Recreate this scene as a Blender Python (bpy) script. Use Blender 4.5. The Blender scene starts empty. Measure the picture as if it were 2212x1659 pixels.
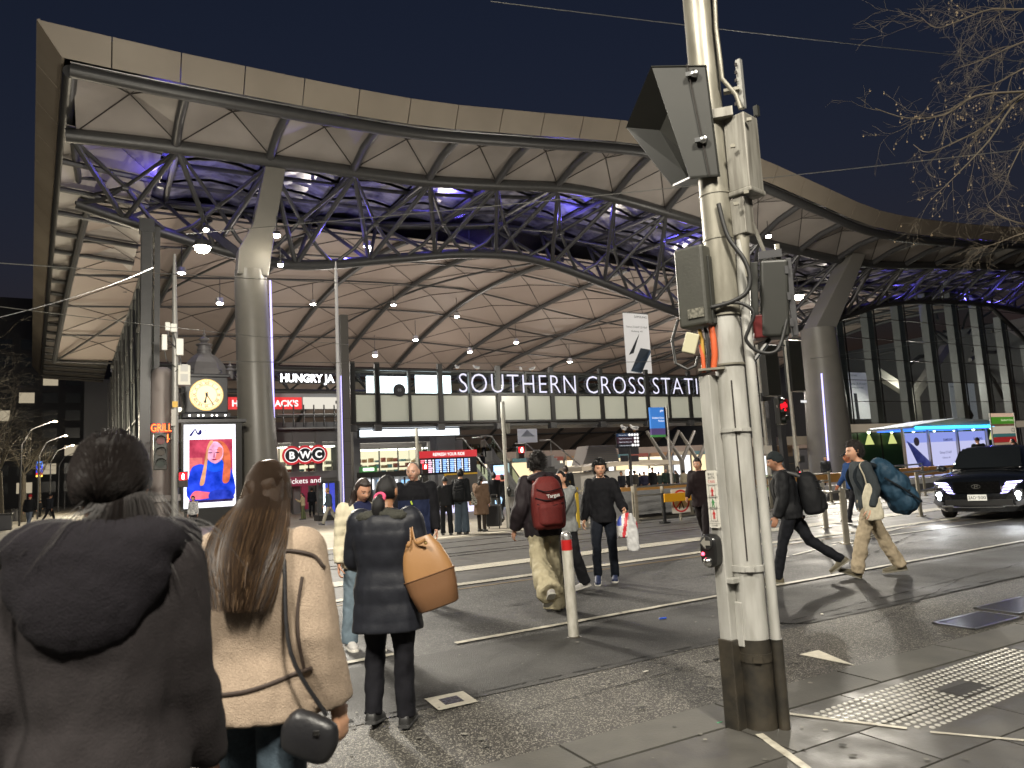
import bpy, bmesh, math, random
from mathutils import Vector, Matrix, noise, Euler
RND = random.Random(7)
R = math.radians
scene = bpy.context.scene
col = scene.collection
# ------------------------------------------------------------------ camera
FPX, PITCH, ROLL, TH, EYE = 1580.0, R(6.9), R(-2.97), R(29), 1.6
cam_d = bpy.data.cameras.new('camera')
cam = bpy.data.objects.new('camera', cam_d); col.objects.link(cam)
cam_d.sensor_width = 36; cam_d.lens = 36 * FPX / 2212; cam_d.clip_start = 0.05; cam_d.clip_end = 3000
CR = Matrix.Rotation(math.pi/2 + PITCH, 3, 'X') @ Matrix.Rotation(ROLL, 3, 'Z')
cam.matrix_world = Matrix.Translation((0, 0, EYE)) @ CR.to_4x4()
cam_d.dof.use_dof = True; cam_d.dof.focus_distance = 9.0; cam_d.dof.aperture_fstop = 3.5
scene.camera = cam
# ------------------------------------------------------------------ night sky
w = bpy.data.worlds.new('World'); scene.world = w; w.use_nodes = True
nt = w.node_tree; nt.nodes.clear()
sky = nt.nodes.new('ShaderNodeTexSky'); sky.sky_type = 'NISHITA'; sky.sun_disc = False
sky.sun_elevation = R(-1.5); sky.sun_rotation = R(180); sky.air_density = 1.0; sky.dust_density = 0.3; sky.ozone_density = 2.2
bg = nt.nodes.new('ShaderNodeBackground'); bg.inputs['Strength'].default_value = 0.07
wo = nt.nodes.new('ShaderNodeOutputWorld')
nt.links.new(sky.outputs[0], bg.inputs[0]); nt.links.new(bg.outputs[0], wo.inputs[0])
# ------------------------------------------------------------------ exposure and renderer
vs = scene.view_settings
vs.view_transform = 'Standard'; vs.look = 'None'; vs.exposure = 0.75; vs.gamma = 1.0; vs.use_curve_mapping = False
scene.render.engine = 'CYCLES'
cy = scene.cycles
cy.use_denoising = True; cy.max_bounces = 5; cy.diffuse_bounces = 2; cy.glossy_bounces = 3
cy.transparent_max_bounces = 12; cy.sample_clamp_indirect = 3.0; cy.caustics_reflective = False; cy.caustics_refractive = False
# ------------------------------------------------------------------ frames: world, and the street frame (u along the road, v across it)
CT, ST = math.cos(TH), math.sin(TH)
def S(u, v, z=0.0): return Vector((u*CT - v*ST, u*ST + v*CT, z))
def ray(x, y): return CR @ Vector(((x - 1106)/FPX, -(y - 829.5)/FPX, -1))
def gp(x, y, z=0.0):
    d = ray(x, y); t = (z - EYE)/d.z
    return Vector((d.x*t, d.y*t, z))
def uvz(p): return Vector((p.x*CT + p.y*ST, -p.x*ST + p.y*CT, p.z))
def atv(x, y, v):
    d = ray(x, y); n = -d.x*ST + d.y*CT; t = v/n
    return uvz(Vector((d.x*t, d.y*t, EYE + d.z*t)))
def atY(x, y, Y):
    d = ray(x, y); t = Y/d.y
    return Vector((d.x*t, Y, EYE + d.z*t))
def floor_z(v): return 0.0 if v < 20 else -0.45*min(1.0, (v - 20)/18.0)
def interp(pts, x):
    if x <= pts[0][0]: return pts[0][1]
    for i in range(len(pts) - 1):
        if x <= pts[i+1][0]:
            x0, y0 = pts[i]; x1, y1 = pts[i+1]
            m0 = (y1 - pts[i-1][1])/(x1 - pts[i-1][0]) if i > 0 else (y1 - y0)/(x1 - x0)
            m1 = (pts[i+2][1] - y0)/(pts[i+2][0] - x0) if i + 2 < len(pts) else (y1 - y0)/(x1 - x0)
            h = x1 - x0; t = (x - x0)/h
            return (2*t**3 - 3*t*t + 1)*y0 + (t**3 - 2*t*t + t)*h*m0 + (-2*t**3 + 3*t*t)*y1 + (t**3 - t*t)*h*m1
    return pts[-1][1]
# ------------------------------------------------------------------ materials
MATS = {}
def _new(name):
    m = bpy.data.materials.new(name); m.use_nodes = True
    n = m.node_tree; n.nodes.clear()
    out = n.nodes.new('ShaderNodeOutputMaterial')
    return m, n, out
def srgb(h):
    c = [int(h[i:i+2], 16)/255 for i in (0, 2, 4)]
    return tuple(x/12.92 if x <= .04045 else ((x + .055)/1.055)**2.4 for x in c)
def mat(name, color, rough=.6, metal=0.0, noise_=None, bump=None, spec=.5, emit=None, coat=0.0, rnoise=0.0, stretch=None, alpha=None, sss=0.0):
    """procedural principled material; noise_=(scale, second colour, contrast)  bump=(scale, strength)"""
    if name in MATS: return MATS[name]
    if isinstance(color, str): color = srgb(color)
    m, n, out = _new(name); L = n.links.new
    b = n.nodes.new('ShaderNodeBsdfPrincipled'); L(b.outputs[0], out.inputs[0])
    b.inputs['Base Color'].default_value = (*color, 1); b.inputs['Roughness'].default_value = rough
    b.inputs['Metallic'].default_value = metal; b.inputs['Specular IOR Level'].default_value = spec
    if coat: b.inputs['Coat Weight'].default_value = coat; b.inputs['Coat Roughness'].default_value = .05
    if sss:
        b.inputs['Subsurface Weight'].default_value = sss; b.inputs['Subsurface Radius'].default_value = (.012, .005, .003)
        b.inputs['Subsurface Scale'].default_value = 1.0
    tc = n.nodes.new('ShaderNodeTexCoord'); src = tc.outputs['Object']
    if stretch:
        mp = n.nodes.new('ShaderNodeMapping'); mp.inputs['Scale'].default_value = stretch; L(src, mp.inputs[0]); src = mp.outputs[0]
    def nz(scale, detail=5):
        t = n.nodes.new('ShaderNodeTexNoise'); t.inputs['Scale'].default_value = scale; t.inputs['Detail'].default_value = detail
        L(src, t.inputs['Vector']); return t
    if noise_:
        sc, c2, con = noise_
        if isinstance(c2, str): c2 = srgb(c2)
        t = nz(sc); r = n.nodes.new('ShaderNodeValToRGB')
        r.color_ramp.elements[0].position = .5 - .5*con; r.color_ramp.elements[1].position = .5 + .5*con
        r.color_ramp.elements[0].color = (*color, 1); r.color_ramp.elements[1].color = (*c2, 1)
        L(t.outputs['Fac'], r.inputs[0]); L(r.outputs[0], b.inputs['Base Color'])
    if rnoise:
        t = nz(3.1); mr = n.nodes.new('ShaderNodeMapRange')
        mr.inputs[3].default_value = max(.02, rough - rnoise); mr.inputs[4].default_value = min(1, rough + rnoise)
        mr.inputs[1].default_value = .3; mr.inputs[2].default_value = .7
        L(t.outputs['Fac'], mr.inputs[0]); L(mr.outputs[0], b.inputs['Roughness'])
    if bump:
        t = nz(bump[0], 6); bp = n.nodes.new('ShaderNodeBump'); bp.inputs['Strength'].default_value = bump[1]; bp.inputs['Distance'].default_value = .01
        L(t.outputs['Fac'], bp.inputs['Height']); L(bp.outputs[0], b.inputs['Normal'])
    if emit:
        ec, es = emit
        if isinstance(ec, str): ec = srgb(ec)
        b.inputs['Emission Color'].default_value = (*ec, 1); b.inputs['Emission Strength'].default_value = es
    MATS[name] = m
    return m
def lamp_mat(name, color, strength):
    if name in MATS: return MATS[name]
    if isinstance(color, str): color = srgb(color)
    m, n, out = _new(name); e = n.nodes.new('ShaderNodeEmission')
    e.inputs[0].default_value = (*color, 1); e.inputs[1].default_value = strength
    if name.startswith('ad_') and name != 'ad_white':
        t = n.nodes.new('ShaderNodeTexNoise'); t.inputs['Scale'].default_value = 1.8; t.inputs['Detail'].default_value = 6; tc = n.nodes.new('ShaderNodeTexCoord'); n.links.new(tc.outputs['Object'], t.inputs[0])
        r = n.nodes.new('ShaderNodeValToRGB'); r.color_ramp.elements[0].position = .3; r.color_ramp.elements[1].position = .7
        r.color_ramp.elements[0].color = (*[c*.5 for c in color], 1); r.color_ramp.elements[1].color = (*[min(1, c*1.25 + .02) for c in color], 1); n.links.new(t.outputs['Fac'], r.inputs[0]); n.links.new(r.outputs[0], e.inputs[0])
    n.links.new(e.outputs[0], out.inputs[0]); MATS[name] = m
    return m
def glass_mat(name, tint=(.9, .95, .93), refl=.12, rough=.02, pale_mix=0.0):
    if name in MATS: return MATS[name]
    m, n, out = _new(name); L = n.links.new
    tr = n.nodes.new('ShaderNodeBsdfTransparent'); tr.inputs[0].default_value = (*tint, 1)
    gl = n.nodes.new('ShaderNodeBsdfGlossy'); gl.inputs['Roughness'].default_value = rough
    lf = n.nodes.new('ShaderNodeLayerWeight'); lf.inputs[0].default_value = .5
    lw = n.nodes.new('ShaderNodeMath'); lw.operation = 'POWER'; lw.inputs[1].default_value = 4.0; L(lf.outputs['Facing'], lw.inputs[0])
    ad = n.nodes.new('ShaderNodeMath'); ad.operation = 'ADD'; ad.inputs[1].default_value = refl; ad.use_clamp = True
    mx = n.nodes.new('ShaderNodeMixShader')
    L(lw.outputs[0], ad.inputs[0]); L(ad.outputs[0], mx.inputs[0]); L(tr.outputs[0], mx.inputs[1]); L(gl.outputs[0], mx.inputs[2])
    df = n.nodes.new('ShaderNodeBsdfDiffuse'); df.inputs[0].default_value = (.34, .36, .34, 1); m3 = n.nodes.new('ShaderNodeMixShader'); m3.inputs[0].default_value = pale_mix
    L(mx.outputs[0], m3.inputs[1]); L(df.outputs[0], m3.inputs[2]); L(m3.outputs[0], out.inputs[0])
    MATS[name] = m
    return m
def asphalt(name, c0, c1, cstone, scale, stones, rough):
    """bitumen with aggregate: voronoi stones, big wear patches, wet-ish gloss"""
    if name in MATS: return MATS[name]
    m, n, out = _new(name); L = n.links.new
    b = n.nodes.new('ShaderNodeBsdfPrincipled'); L(b.outputs[0], out.inputs[0])
    tc = n.nodes.new('ShaderNodeTexCoord')
    big = n.nodes.new('ShaderNodeTexNoise'); big.inputs['Scale'].default_value = .55; big.inputs['Detail'].default_value = 6
    fine = n.nodes.new('ShaderNodeTexNoise'); fine.inputs['Scale'].default_value = scale*1.7; fine.inputs['Detail'].default_value = 3
    vo = n.nodes.new('ShaderNodeTexVoronoi'); vo.inputs['Scale'].default_value = scale
    for t in (big, fine, vo): L(tc.outputs['Object'], t.inputs['Vector'])
    r0 = n.nodes.new('ShaderNodeValToRGB'); r0.color_ramp.elements[0].position = .35; r0.color_ramp.elements[1].position = .68
    mid = n.nodes.new('ShaderNodeTexNoise'); mid.inputs['Scale'].default_value = 3.5; mid.inputs['Detail'].default_value = 8; mid.inputs['Roughness'].default_value = .7; L(tc.outputs['Object'], mid.inputs['Vector'])
    av_ = n.nodes.new('ShaderNodeMath'); av_.operation = 'MULTIPLY_ADD'; av_.inputs[1].default_value = .55; L(mid.outputs['Fac'], av_.inputs[0]); sc2 = n.nodes.new('ShaderNodeMath'); sc2.operation = 'MULTIPLY'; sc2.inputs[1].default_value = .45; L(big.outputs['Fac'], sc2.inputs[0]); L(sc2.outputs[0], av_.inputs[2])
    r0.color_ramp.elements[0].position = .36; r0.color_ramp.elements[1].position = .66
    r0.color_ramp.elements[0].color = (*[c*.78 for c in c0], 1); r0.color_ramp.elements[1].color = (*[c*1.1 for c in c1], 1); L(av_.outputs[0], r0.inputs[0])
    sep = n.nodes.new('ShaderNodeSeparateColor'); L(vo.outputs['Color'], sep.inputs[0])
    gt = n.nodes.new('ShaderNodeMapRange'); gt.inputs[1].default_value = 1 - stones; gt.inputs[2].default_value = 1 - stones*.6
    L(sep.outputs[0], gt.inputs[0])
    mx = n.nodes.new('ShaderNodeMix'); mx.data_type = 'RGBA'; L(gt.outputs[0], mx.inputs[0]); L(r0.outputs[0], mx.inputs[6]); mx.inputs[7].default_value = (*cstone, 1)
    m2 = n.nodes.new('ShaderNodeMix'); m2.data_type = 'RGBA'; m2.blend_type = 'MULTIPLY'; m2.inputs[0].default_value = .55
    r1 = n.nodes.new('ShaderNodeValToRGB'); r1.color_ramp.elements[0].position = .3; r1.color_ramp.elements[0].color = (.35, .35, .35, 1); r1.color_ramp.elements[1].position = .6
    L(fine.outputs['Fac'], r1.inputs[0]); L(mx.outputs[2], m2.inputs[6]); L(r1.outputs[0], m2.inputs[7]); L(m2.outputs[2], b.inputs['Base Color'])
    mr = n.nodes.new('ShaderNodeMapRange'); mr.inputs[1].default_value = .35; mr.inputs[2].default_value = .7; mr.inputs[3].default_value = rough + .18; mr.inputs[4].default_value = rough - .1
    L(big.outputs['Fac'], mr.inputs[0]); L(mr.outputs[0], b.inputs['Roughness'])
    bp = n.nodes.new('ShaderNodeBump'); bp.inputs['Strength'].default_value = .5; bp.inputs['Distance'].default_value = .006
    L(vo.outputs['Distance'], bp.inputs['Height']); L(bp.outputs[0], b.inputs['Normal'])
    MATS[name] = m
    return m
# ------------------------------------------------------------------ mesh builder
class MB:
    def __init__(s, frame='w'): s.v = []; s.f = []; s.mi = []; s.frame = frame; s.cur = 0
    def add(s, vs, fs):
        o = len(s.v); s.v += [Vector(p) for p in vs]
        for f in fs: s.f.append(tuple(o + i for i in f)); s.mi.append(s.cur)
        return s
    def box(s, c, size, rot=None):
        c = Vector(c); h = Vector(size)/2
        pts = [Vector((x*h.x, y*h.y, z*h.z)) for x in (-1, 1) for y in (-1, 1) for z in (-1, 1)]
        if rot is not None: pts = [rot @ p for p in pts]
        return s.add([c + p for p in pts], [(0, 1, 3, 2), (4, 6, 7, 5), (0, 4, 5, 1), (2, 3, 7, 6), (0, 2, 6, 4), (1, 5, 7, 3)])
    def bb(s, a, b):
        a, b = Vector(a), Vector(b)
        return s.box((a + b)/2, (abs(b.x - a.x), abs(b.y - a.y), abs(b.z - a.z)))
    def bar(s, p, q, w, h=None, up=(0, 0, 1)):
        p, q = Vector(p), Vector(q); d = (q - p).normalized(); up = Vector(up)
        if abs(d.dot(up)) > .98: up = Vector((0, 1, 0))
        x = d.cross(up).normalized()*(w/2); y = x.cross(d).normalized()*((h or w)/2)
        vs = [a + sx*x + sy*y for a in (p, q) for sx, sy in ((-1, -1), (1, -1), (1, 1), (-1, 1))]
        return s.add(vs, [(3, 2, 1, 0), (4, 5, 6, 7), (0, 1, 5, 4), (1, 2, 6, 5), (2, 3, 7, 6), (3, 0, 4, 7)])
    def tube(s, pts, r, n=8, cap=True, flat=1.0, up=None):
        pts = [Vector(p) for p in pts]; k = len(pts)
        rs = r if isinstance(r, (list, tuple)) else [r]*k
        t0 = (pts[1] - pts[0]).normalized()
        a = Vector(up) if up else (Vector((0, 0, 1)) if abs(t0.z) < .9 else Vector((1, 0, 0)))
        x = (a - t0*a.dot(t0)).normalized(); o = len(s.v)
        for i, p in enumerate(pts):
            t = (pts[min(i+1, k-1)] - pts[max(i-1, 0)]).normalized()
            x = (x - t*x.dot(t)).normalized(); y = t.cross(x)
            for j in range(n):
                an = 2*math.pi*j/n; s.v.append(p + x*(math.cos(an)*rs[i]) + y*(math.sin(an)*rs[i]*flat))
        for i in range(k-1):
            for j in range(n):
                a_, b_ = o + i*n + j, o + i*n + (j+1) % n
                s.f.append((a_, b_, b_ + n, a_ + n)); s.mi.append(s.cur)
        if cap:
            s.f.append(tuple(o + j for j in range(n))[::-1]); s.f.append(tuple(o + (k-1)*n + j for j in range(n))); s.mi += [s.cur]*2
        return s
    def rings(s, rs, cap=True):
        n = len(rs[0]); o = len(s.v)
        for r in rs: s.v += [Vector(p) for p in r]
        for i in range(len(rs)-1):
            for j in range(n):
                a_, b_ = o + i*n + j, o + i*n + (j+1) % n
                s.f.append((a_, b_, b_ + n, a_ + n)); s.mi.append(s.cur)
        if cap:
            s.f.append(tuple(o + j for j in range(n))[::-1]); s.f.append(tuple(o + (len(rs)-1)*n + j for j in range(n))); s.mi += [s.cur]*2
        return s
    def lathe(s, c, prof, n=20, M=None):
        c = Vector(c); rs = []
        for r, z in prof:
            ring = [Vector((math.cos(2*math.pi*j/n)*r, math.sin(2*math.pi*j/n)*r, z)) for j in range(n)]
            rs.append([c + (M @ p if M else p) for p in ring])
        return s.rings(rs)
    def ball(s, c, r, n=12, m=8, sc=(1, 1, 1), M=None):
        c = Vector(c); rs = []
        for i in range(1, m):
            a = math.pi*i/m - math.pi/2
            ring = [Vector((math.cos(2*math.pi*j/n)*math.cos(a)*r*sc[0], math.sin(2*math.pi*j/n)*math.cos(a)*r*sc[1], math.sin(a)*r*sc[2])) for j in range(n)]
            rs.append([c + (M @ p if M else p) for p in ring])
        o = len(s.v); s.rings(rs, cap=False)
        b = Vector((0, 0, -r*sc[2])); t = Vector((0, 0, r*sc[2]))
        if M: b, t = M @ b, M @ t
        s.v += [c + b, c + t]; ib, it = len(s.v)-2, len(s.v)-1; last = o + (m-2)*n
        for j in range(n):
            s.f.append((ib, o + (j+1) % n, o + j)); s.f.append((it, last + j, last + (j+1) % n)); s.mi += [s.cur]*2
        return s
    def prism(s, poly, ext):
        n = len(poly); poly = [Vector(p) for p in poly]; ext = Vector(ext)
        s.add(poly + [p + ext for p in poly], [tuple(range(n))[::-1], tuple(range(n, 2*n))] + [(i, (i+1) % n, n + (i+1) % n, n + i) for i in range(n)])
        return s
    def quad(s, a, b, c, d): return s.add([a, b, c, d], [(0, 1, 2, 3)])
    def mesh(s, name, loc):
        vs = [S(*p) - loc for p in s.v] if s.frame == 's' else ([p - loc for p in s.v] if s.frame == 'w' else s.v)
        me = bpy.data.meshes.new(name); me.from_pydata([tuple(p) for p in vs], [], s.f)
        return me
    def build(s, name, mats, parent=None, loc=None, smooth=False, bevel=0.0, seg=2):
        if loc is None: loc = parent.matrix_basis.translation.copy() if (parent is not None and s.frame != 'l') else Vector((0, 0, 0))
        if parent is not None and s.frame != 'l' and parent.get('_abs') is not None: loc = Vector(parent['_abs'])
        me = s.mesh(name, loc)
        if not isinstance(mats, (list, tuple)): mats = [mats]
        for m in mats: me.materials.append(m)
        if len(mats) > 1: me.polygons.foreach_set('material_index', s.mi)
        bm = bmesh.new(); bm.from_mesh(me); bmesh.ops.recalc_face_normals(bm, faces=bm.faces); bm.to_mesh(me); bm.free()
        if smooth: smooth_mesh(me, smooth if smooth is not True else 42)
        o = bpy.data.objects.new(name, me); col.objects.link(o)
        if parent is not None: o.parent = parent; 
        else: o.location = loc
        if parent is not None and s.frame != 'l': o['_abs'] = list(loc)
        if bevel:
            b = o.modifiers.new('bevel', 'BEVEL'); b.width = bevel; b.segments = seg; b.limit_method = 'ANGLE'; b.angle_limit = R(35)
        return o
def smooth_mesh(me, ang=42):
    me.polygons.foreach_set('use_smooth', [True]*len(me.polygons)); me.set_sharp_from_angle(angle=R(ang))
def tag(o, label, cat, group=None, kind=None):
    if label: o['label'] = label
    if cat: o['category'] = cat
    if group: o['group'] = group
    if kind: o['kind'] = kind
    return o
def thing(name, label, cat, loc=(0, 0, 0), rotz=0.0, group=None):
    o = bpy.data.objects.new(name, None); col.objects.link(o); o.empty_display_size = .2
    o.location = loc; o.rotation_euler = (0, 0, rotz)
    return tag(o, label, cat, group)
def struct(o): o['kind'] = 'structure'; return o
def copy_tree(o, parent=None):
    c = o.copy(); col.objects.link(c); c.parent = parent
    for ch in list(o.children): copy_tree(ch, c)
    return c
# scratch scene used only to evaluate text curves and remesh modifiers
tmp = bpy.data.scenes.new('scratch')
def evaluate(ob, keep=False):
    tmp.collection.objects.link(ob); vl = tmp.view_layers[0]; vl.update()
    me = bpy.data.meshes.new_from_object(ob.evaluated_get(vl.depsgraph), depsgraph=vl.depsgraph)
    tmp.collection.objects.unlink(ob)
    d = ob.data; bpy.data.objects.remove(ob)
    return me
_txt = {}
def text(body, size, m, parent, loc, xd, yd, name='lettering', extrude=.01, align='CENTER', bold=0.0, space=1.0, frame='w', width=None, label=None):
    """flat raised lettering built as mesh; loc/xd/yd in the given frame"""
    key = (body, bold, space)
    if key not in _txt:
        cu = bpy.data.curves.new('t', 'FONT'); cu.body = body; cu.size = 1; cu.offset = bold; cu.space_character = space
        cu.resolution_u = 3; cu.fill_mode = 'FRONT'
        ob = bpy.data.objects.new('t', cu); me = evaluate(ob); _txt[key] = ([tuple(v.co) for v in me.vertices], [tuple(p.vertices) for p in me.polygons])
        bpy.data.meshes.remove(me); bpy.data.curves.remove(cu)
    vs, fs = _txt[key]
    if not vs: return None
    x0, x1 = min(v[0] for v in vs), max(v[0] for v in vs)
    sx = size if width is None else width/(x1 - x0)
    off = {'CENTER': (x0 + x1)/2, 'LEFT': x0, 'RIGHT': x1}[align]
    loc, xd, yd = Vector(loc), Vector(xd).normalized(), Vector(yd).normalized(); nd = xd.cross(yd)
    if frame == 's': nd = xd.cross(yd)
    mb = MB(frame)
    mb.add([loc + xd*((x - off)*sx) + yd*(y*size) + nd*extrude for x, y, z in vs], fs)
    me = mb.mesh(name, Vector(parent['_abs']) if parent is not None and parent.get('_abs') is not None else (parent.matrix_basis.translation.copy() if parent is not None and frame != 'l' else Vector((0, 0, 0))))
    me.materials.append(m); o = bpy.data.objects.new(name, me); col.objects.link(o); o.parent = parent
    if label: o['label'] = label
    return o
def point(name, loc, power, color=(1, .85, .65), radius=.15, spot=None, aim=None):
    l = bpy.data.lights.new(name, 'SPOT' if spot else 'POINT'); l.energy = power; l.color = color; l.shadow_soft_size = radius
    if spot: l.spot_size = R(spot); l.spot_blend = .6
    o = bpy.data.objects.new(name, l); col.objects.link(o); o.location = loc
    if aim is not None: o.rotation_euler = (Vector(aim) - Vector(loc)).to_track_quat('-Z', 'Y').to_euler()
    return o
# ================================================================== ground, road, pavement
AS_MAIN = asphalt('road_asphalt', (.038, .037, .036), (.060, .058, .055), (.14, .135, .125), 90, .25, .58)
AS_PATCH = asphalt('patch_asphalt', (.032, .031, .029), (.046, .044, .041), (.075, .073, .07), 120, .12, .60)
AS_CHIP = asphalt('chip_asphalt', (.038, .035, .031), (.052, .048, .042), (.24, .225, .19), 130, .26, .6)
M_BLUE = mat('bluestone', (.045, .043, .04), .55, noise_=(6, (.075, .07, .063), .6), bump=(60, .15), rnoise=.15)
M_KERB = mat('kerb_bluestone', (.062, .06, .053), .62, noise_=(4, (.095, .09, .078), .6), bump=(50, .2))
M_PAVE = mat('far_paving', (.20, .18, .145), .55, noise_=(.7, (.28, .25, .20), .6), bump=(30, .1), rnoise=.12)
M_WHITE = mat('road_paint', (.55, .52, .43), .55, noise_=(14, (.22, .20, .16), .5), bump=(60, .3))
M_WHITE2 = mat('fresh_paint', (.60, .56, .46), .6, noise_=(30, (.42, .39, .32), .7))
M_OCHRE = mat('ochre_paint', (.26, .17, .07), .6, noise_=(12, (.10, .08, .05), .6))
M_STEELRAIL = mat('rail_steel', (.35, .34, .33), .25, 1.0)
M_CONC = mat('track_concrete', (.062, .06, .056), .55, noise_=(1.5, (.095, .09, .083), .6), bump=(40, .2), rnoise=.12)
def sheet(name, m, u0, u1, v0, v1, z, nu=1, z1=None):
    mb = MB('s')
    for i in range(nu):
        a, b = u0 + (u1-u0)*i/nu, u0 + (u1-u0)*(i+1)/nu
        mb.quad((a, v0, z), (b, v0, z), (b, v1, z if z1 is None else z1), (a, v1, z if z1 is None else z1))
    return struct(mb.build(name, m))
sheet('ground', mat('far_ground', (.03, .03, .03), .8), -900, 900, -300, 1500, -1.2)
road = sheet('road', AS_MAIN, -80, 160, 4.0, 9.9, 0.0)
sheet('tram_track', M_CONC, -80, 160, 9.9, 17.6, -.004)
sheet('gutter', AS_CHIP, -80, 160, 3.85, 5.05, .006)
mb = MB('s')       # patched strip with uneven edges
N = 60
lo = [(-6 + 30*i/N, 4.93 + .05*noise.noise(Vector((i*.7, 0, 0))) + (.35 if 5.1 < -6 + 30*i/N < 5.9 else 0) + .02*(-6+30*i/N)) for i in range(N+1)]
hi = [(-6 + 30*i/N, 6.38 + .02*(-6+30*i/N)) for i in range(N+1)]
for i in range(N): mb.quad((*lo[i], .010), (*lo[i+1], .010), (*hi[i+1], .010), (*hi[i], .010))
struct(mb.build('asphalt_patch', AS_PATCH))
# plaza on the far side, sloping down to the concourse
mb = MB('s')
mb.quad((-80, 17.6, .0), (160, 17.6, .0), (160, 20, 0), (-80, 20, 0)); mb.quad((-80, 20, 0), (160, 20, 0), (160, 38, -.45), (-80, 38, -.45)); mb.quad((-80, 38, -.45), (160, 38, -.45), (160, 220, -.45), (-80, 220, -.45))
plaza = struct(mb.build('plaza', M_PAVE))
# plaza paving slabs near enough to tell apart (left footway)
M_SLAB = [mat('plaza_slab_%d' % i, (.22 + .03*i, .195 + .025*i, .15 + .02*i), .5, noise_=(4, (.26 + .03*i, .23 + .03*i, .17 + .02*i), .7), rnoise=.12) for i in range(3)]
slab_me = []
for i in range(3):
    b = MB('s').box((0, 0, 0), (1.18, .58, .02)); me = b.mesh('paving_slab', Vector((0, 0, 0))); me.materials.append(M_SLAB[i]); slab_me.append(me)
for j in range(14):
    for i in range(8):
        u, v = -6.4 + 1.2*i + (.6 if j % 2 else 0), 20.5 + .6*j*2
        o = bpy.data.objects.new('paving_slab', slab_me[RND.randrange(3)]); col.objects.link(o); o.parent = plaza; o.location = S(u, v, floor_z(v) + .004)
# near footpath with individual pavers
foot = sheet('footpath', mat('joint_dark', (.02, .02, .019), .8), -40, 60, -30, 3.86, .004)
pav_me = []
for i in range(3):
    b = MB('s').box((0, 0, 0), (.985, .485, .02)); me = b.mesh('paver', Vector((0, 0, 0)))
    me.materials.append(mat('paver_stone_%d' % i, (.040 + .008*i, .038 + .008*i, .035 + .007*i), .5, noise_=(5 + i, (.066 + .006*i, .062 + .006*i, .055 + .005*i), .6), bump=(70, .12), rnoise=.15)); pav_me.append(me)
for j in range(9):
    for i in range(12):
        u, v = -1.2 + 1.0*i + (.5 if j % 2 else 0), 3.22 - .5*j
        o = bpy.data.objects.new('paver', pav_me[RND.randrange(3)]); col.objects.link(o); o.parent = foot; o.location = S(u, v, .004)
for i in range(14):      # kerb stones
    b = MB('s').box((-4.4 + 1.22*i, 3.66, .006), (1.2, .36, .022)); k = b.build('kerb_stone', M_KERB, foot)
# markings
def strip(name, m, u0, u1, v0, v1, width, z=.014, wob=.012, gap=0, n=70, dv=0):
    mb = MB('s')
    for i in range(n):
        if gap and RND.random() < gap: continue
        a, b = u0 + (u1-u0)*i/n, u0 + (u1-u0)*(i+1)/n
        f = lambda u, s: v0 + (v1 - v0)*(u - u0)/(u1 - u0) + s*width/2 + wob*noise.noise(Vector((u*3.1, s*5, 1)))
        mb.quad((a, f(a, -1), z), (b, f(b, -1), z), (b, f(b, 1), z), (a, f(a, 1), z))
    return struct(mb.build(name, m))
strip('edge_line', M_WHITE, -8, 30, 6.36, 7.4, .085, wob=.02, gap=.05, n=160)
strip('ochre_line', M_OCHRE, -8, 40, 9.58, 10.2, .07, z=.004)
def ribbed(name, freq):
    if name in MATS: return MATS[name]
    m, n, out = _new(name); L = n.links.new
    b = n.nodes.new('ShaderNodeBsdfPrincipled'); b.inputs['Roughness'].default_value = .6; L(b.outputs[0], out.inputs[0])
    tc = n.nodes.new('ShaderNodeTexCoord'); wv = n.nodes.new('ShaderNodeTexWave'); wv.inputs['Scale'].default_value = freq; wv.inputs['Distortion'].default_value = .4
    mp = n.nodes.new('ShaderNodeMapping'); mp.inputs['Rotation'].default_value = (0, 0, -TH - R(18)); L(tc.outputs['Object'], mp.inputs[0]); L(mp.outputs[0], wv.inputs[0])
    r = n.nodes.new('ShaderNodeValToRGB'); r.color_ramp.elements[0].position = .10; r.color_ramp.elements[1].position = .25
    r.color_ramp.elements[0].color = (.07, .065, .055, 1); r.color_ramp.elements[1].color = (.60, .56, .46, 1)
    L(wv.outputs[0], r.inputs[0]); L(r.outputs[0], b.inputs['Base Color']); MATS[name] = m
    return m
strip('ribbed_line', ribbed('ribbed_white', 4.2), -8, 40, 9.93, 10.7, .22, z=.008, wob=0)
strip('ribbed_line', ribbed('ribbed_white', 4.2), -8, 60, 11.3, 13.7, .52, z=.008, wob=0)
strip('kerb_line', M_WHITE2, -10, 13.5, 17.35, 18.2, .28, z=.010)
strip('guide_line', M_WHITE, 11.2, 30, 9.3, 9.0, .07, gap=.1); strip('guide_line', M_WHITE, 9.6, 21, 8.55, 11.6, .06, gap=.1); strip('guide_line', M_WHITE, 15, 30, 16.3, 17.6, .2)
for vv in (13.55, 14.0, 15.15, 16.4): # grooved tram rails
    struct(MB('s').bb((-80, vv + .2, -.003), (160, vv + .26, .004)).build('tram_rail', M_STEELRAIL))
for (u0, u1, v0, v1, w_) in ((-2, 9.5, 4.98, 5.2, .018), (4.6, 12, 5.15, 5.75, .014), (2.5, 5.2, 4.5, 4.75, .010), (6.2, 9.2, 4.62, 5.5, .012), (-4, 14, 7.9, 8.25, .012), (5.4, 5.9, 4.4, 6.3, .010), (9.5, 14, 7.3, 9.1, .016)):
    strip('road_crack', mat('crack', (.012, .011, .010), .9), u0, u1, v0, v1, w_, z=.0135, wob=.045, gap=.12, n=110)
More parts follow.
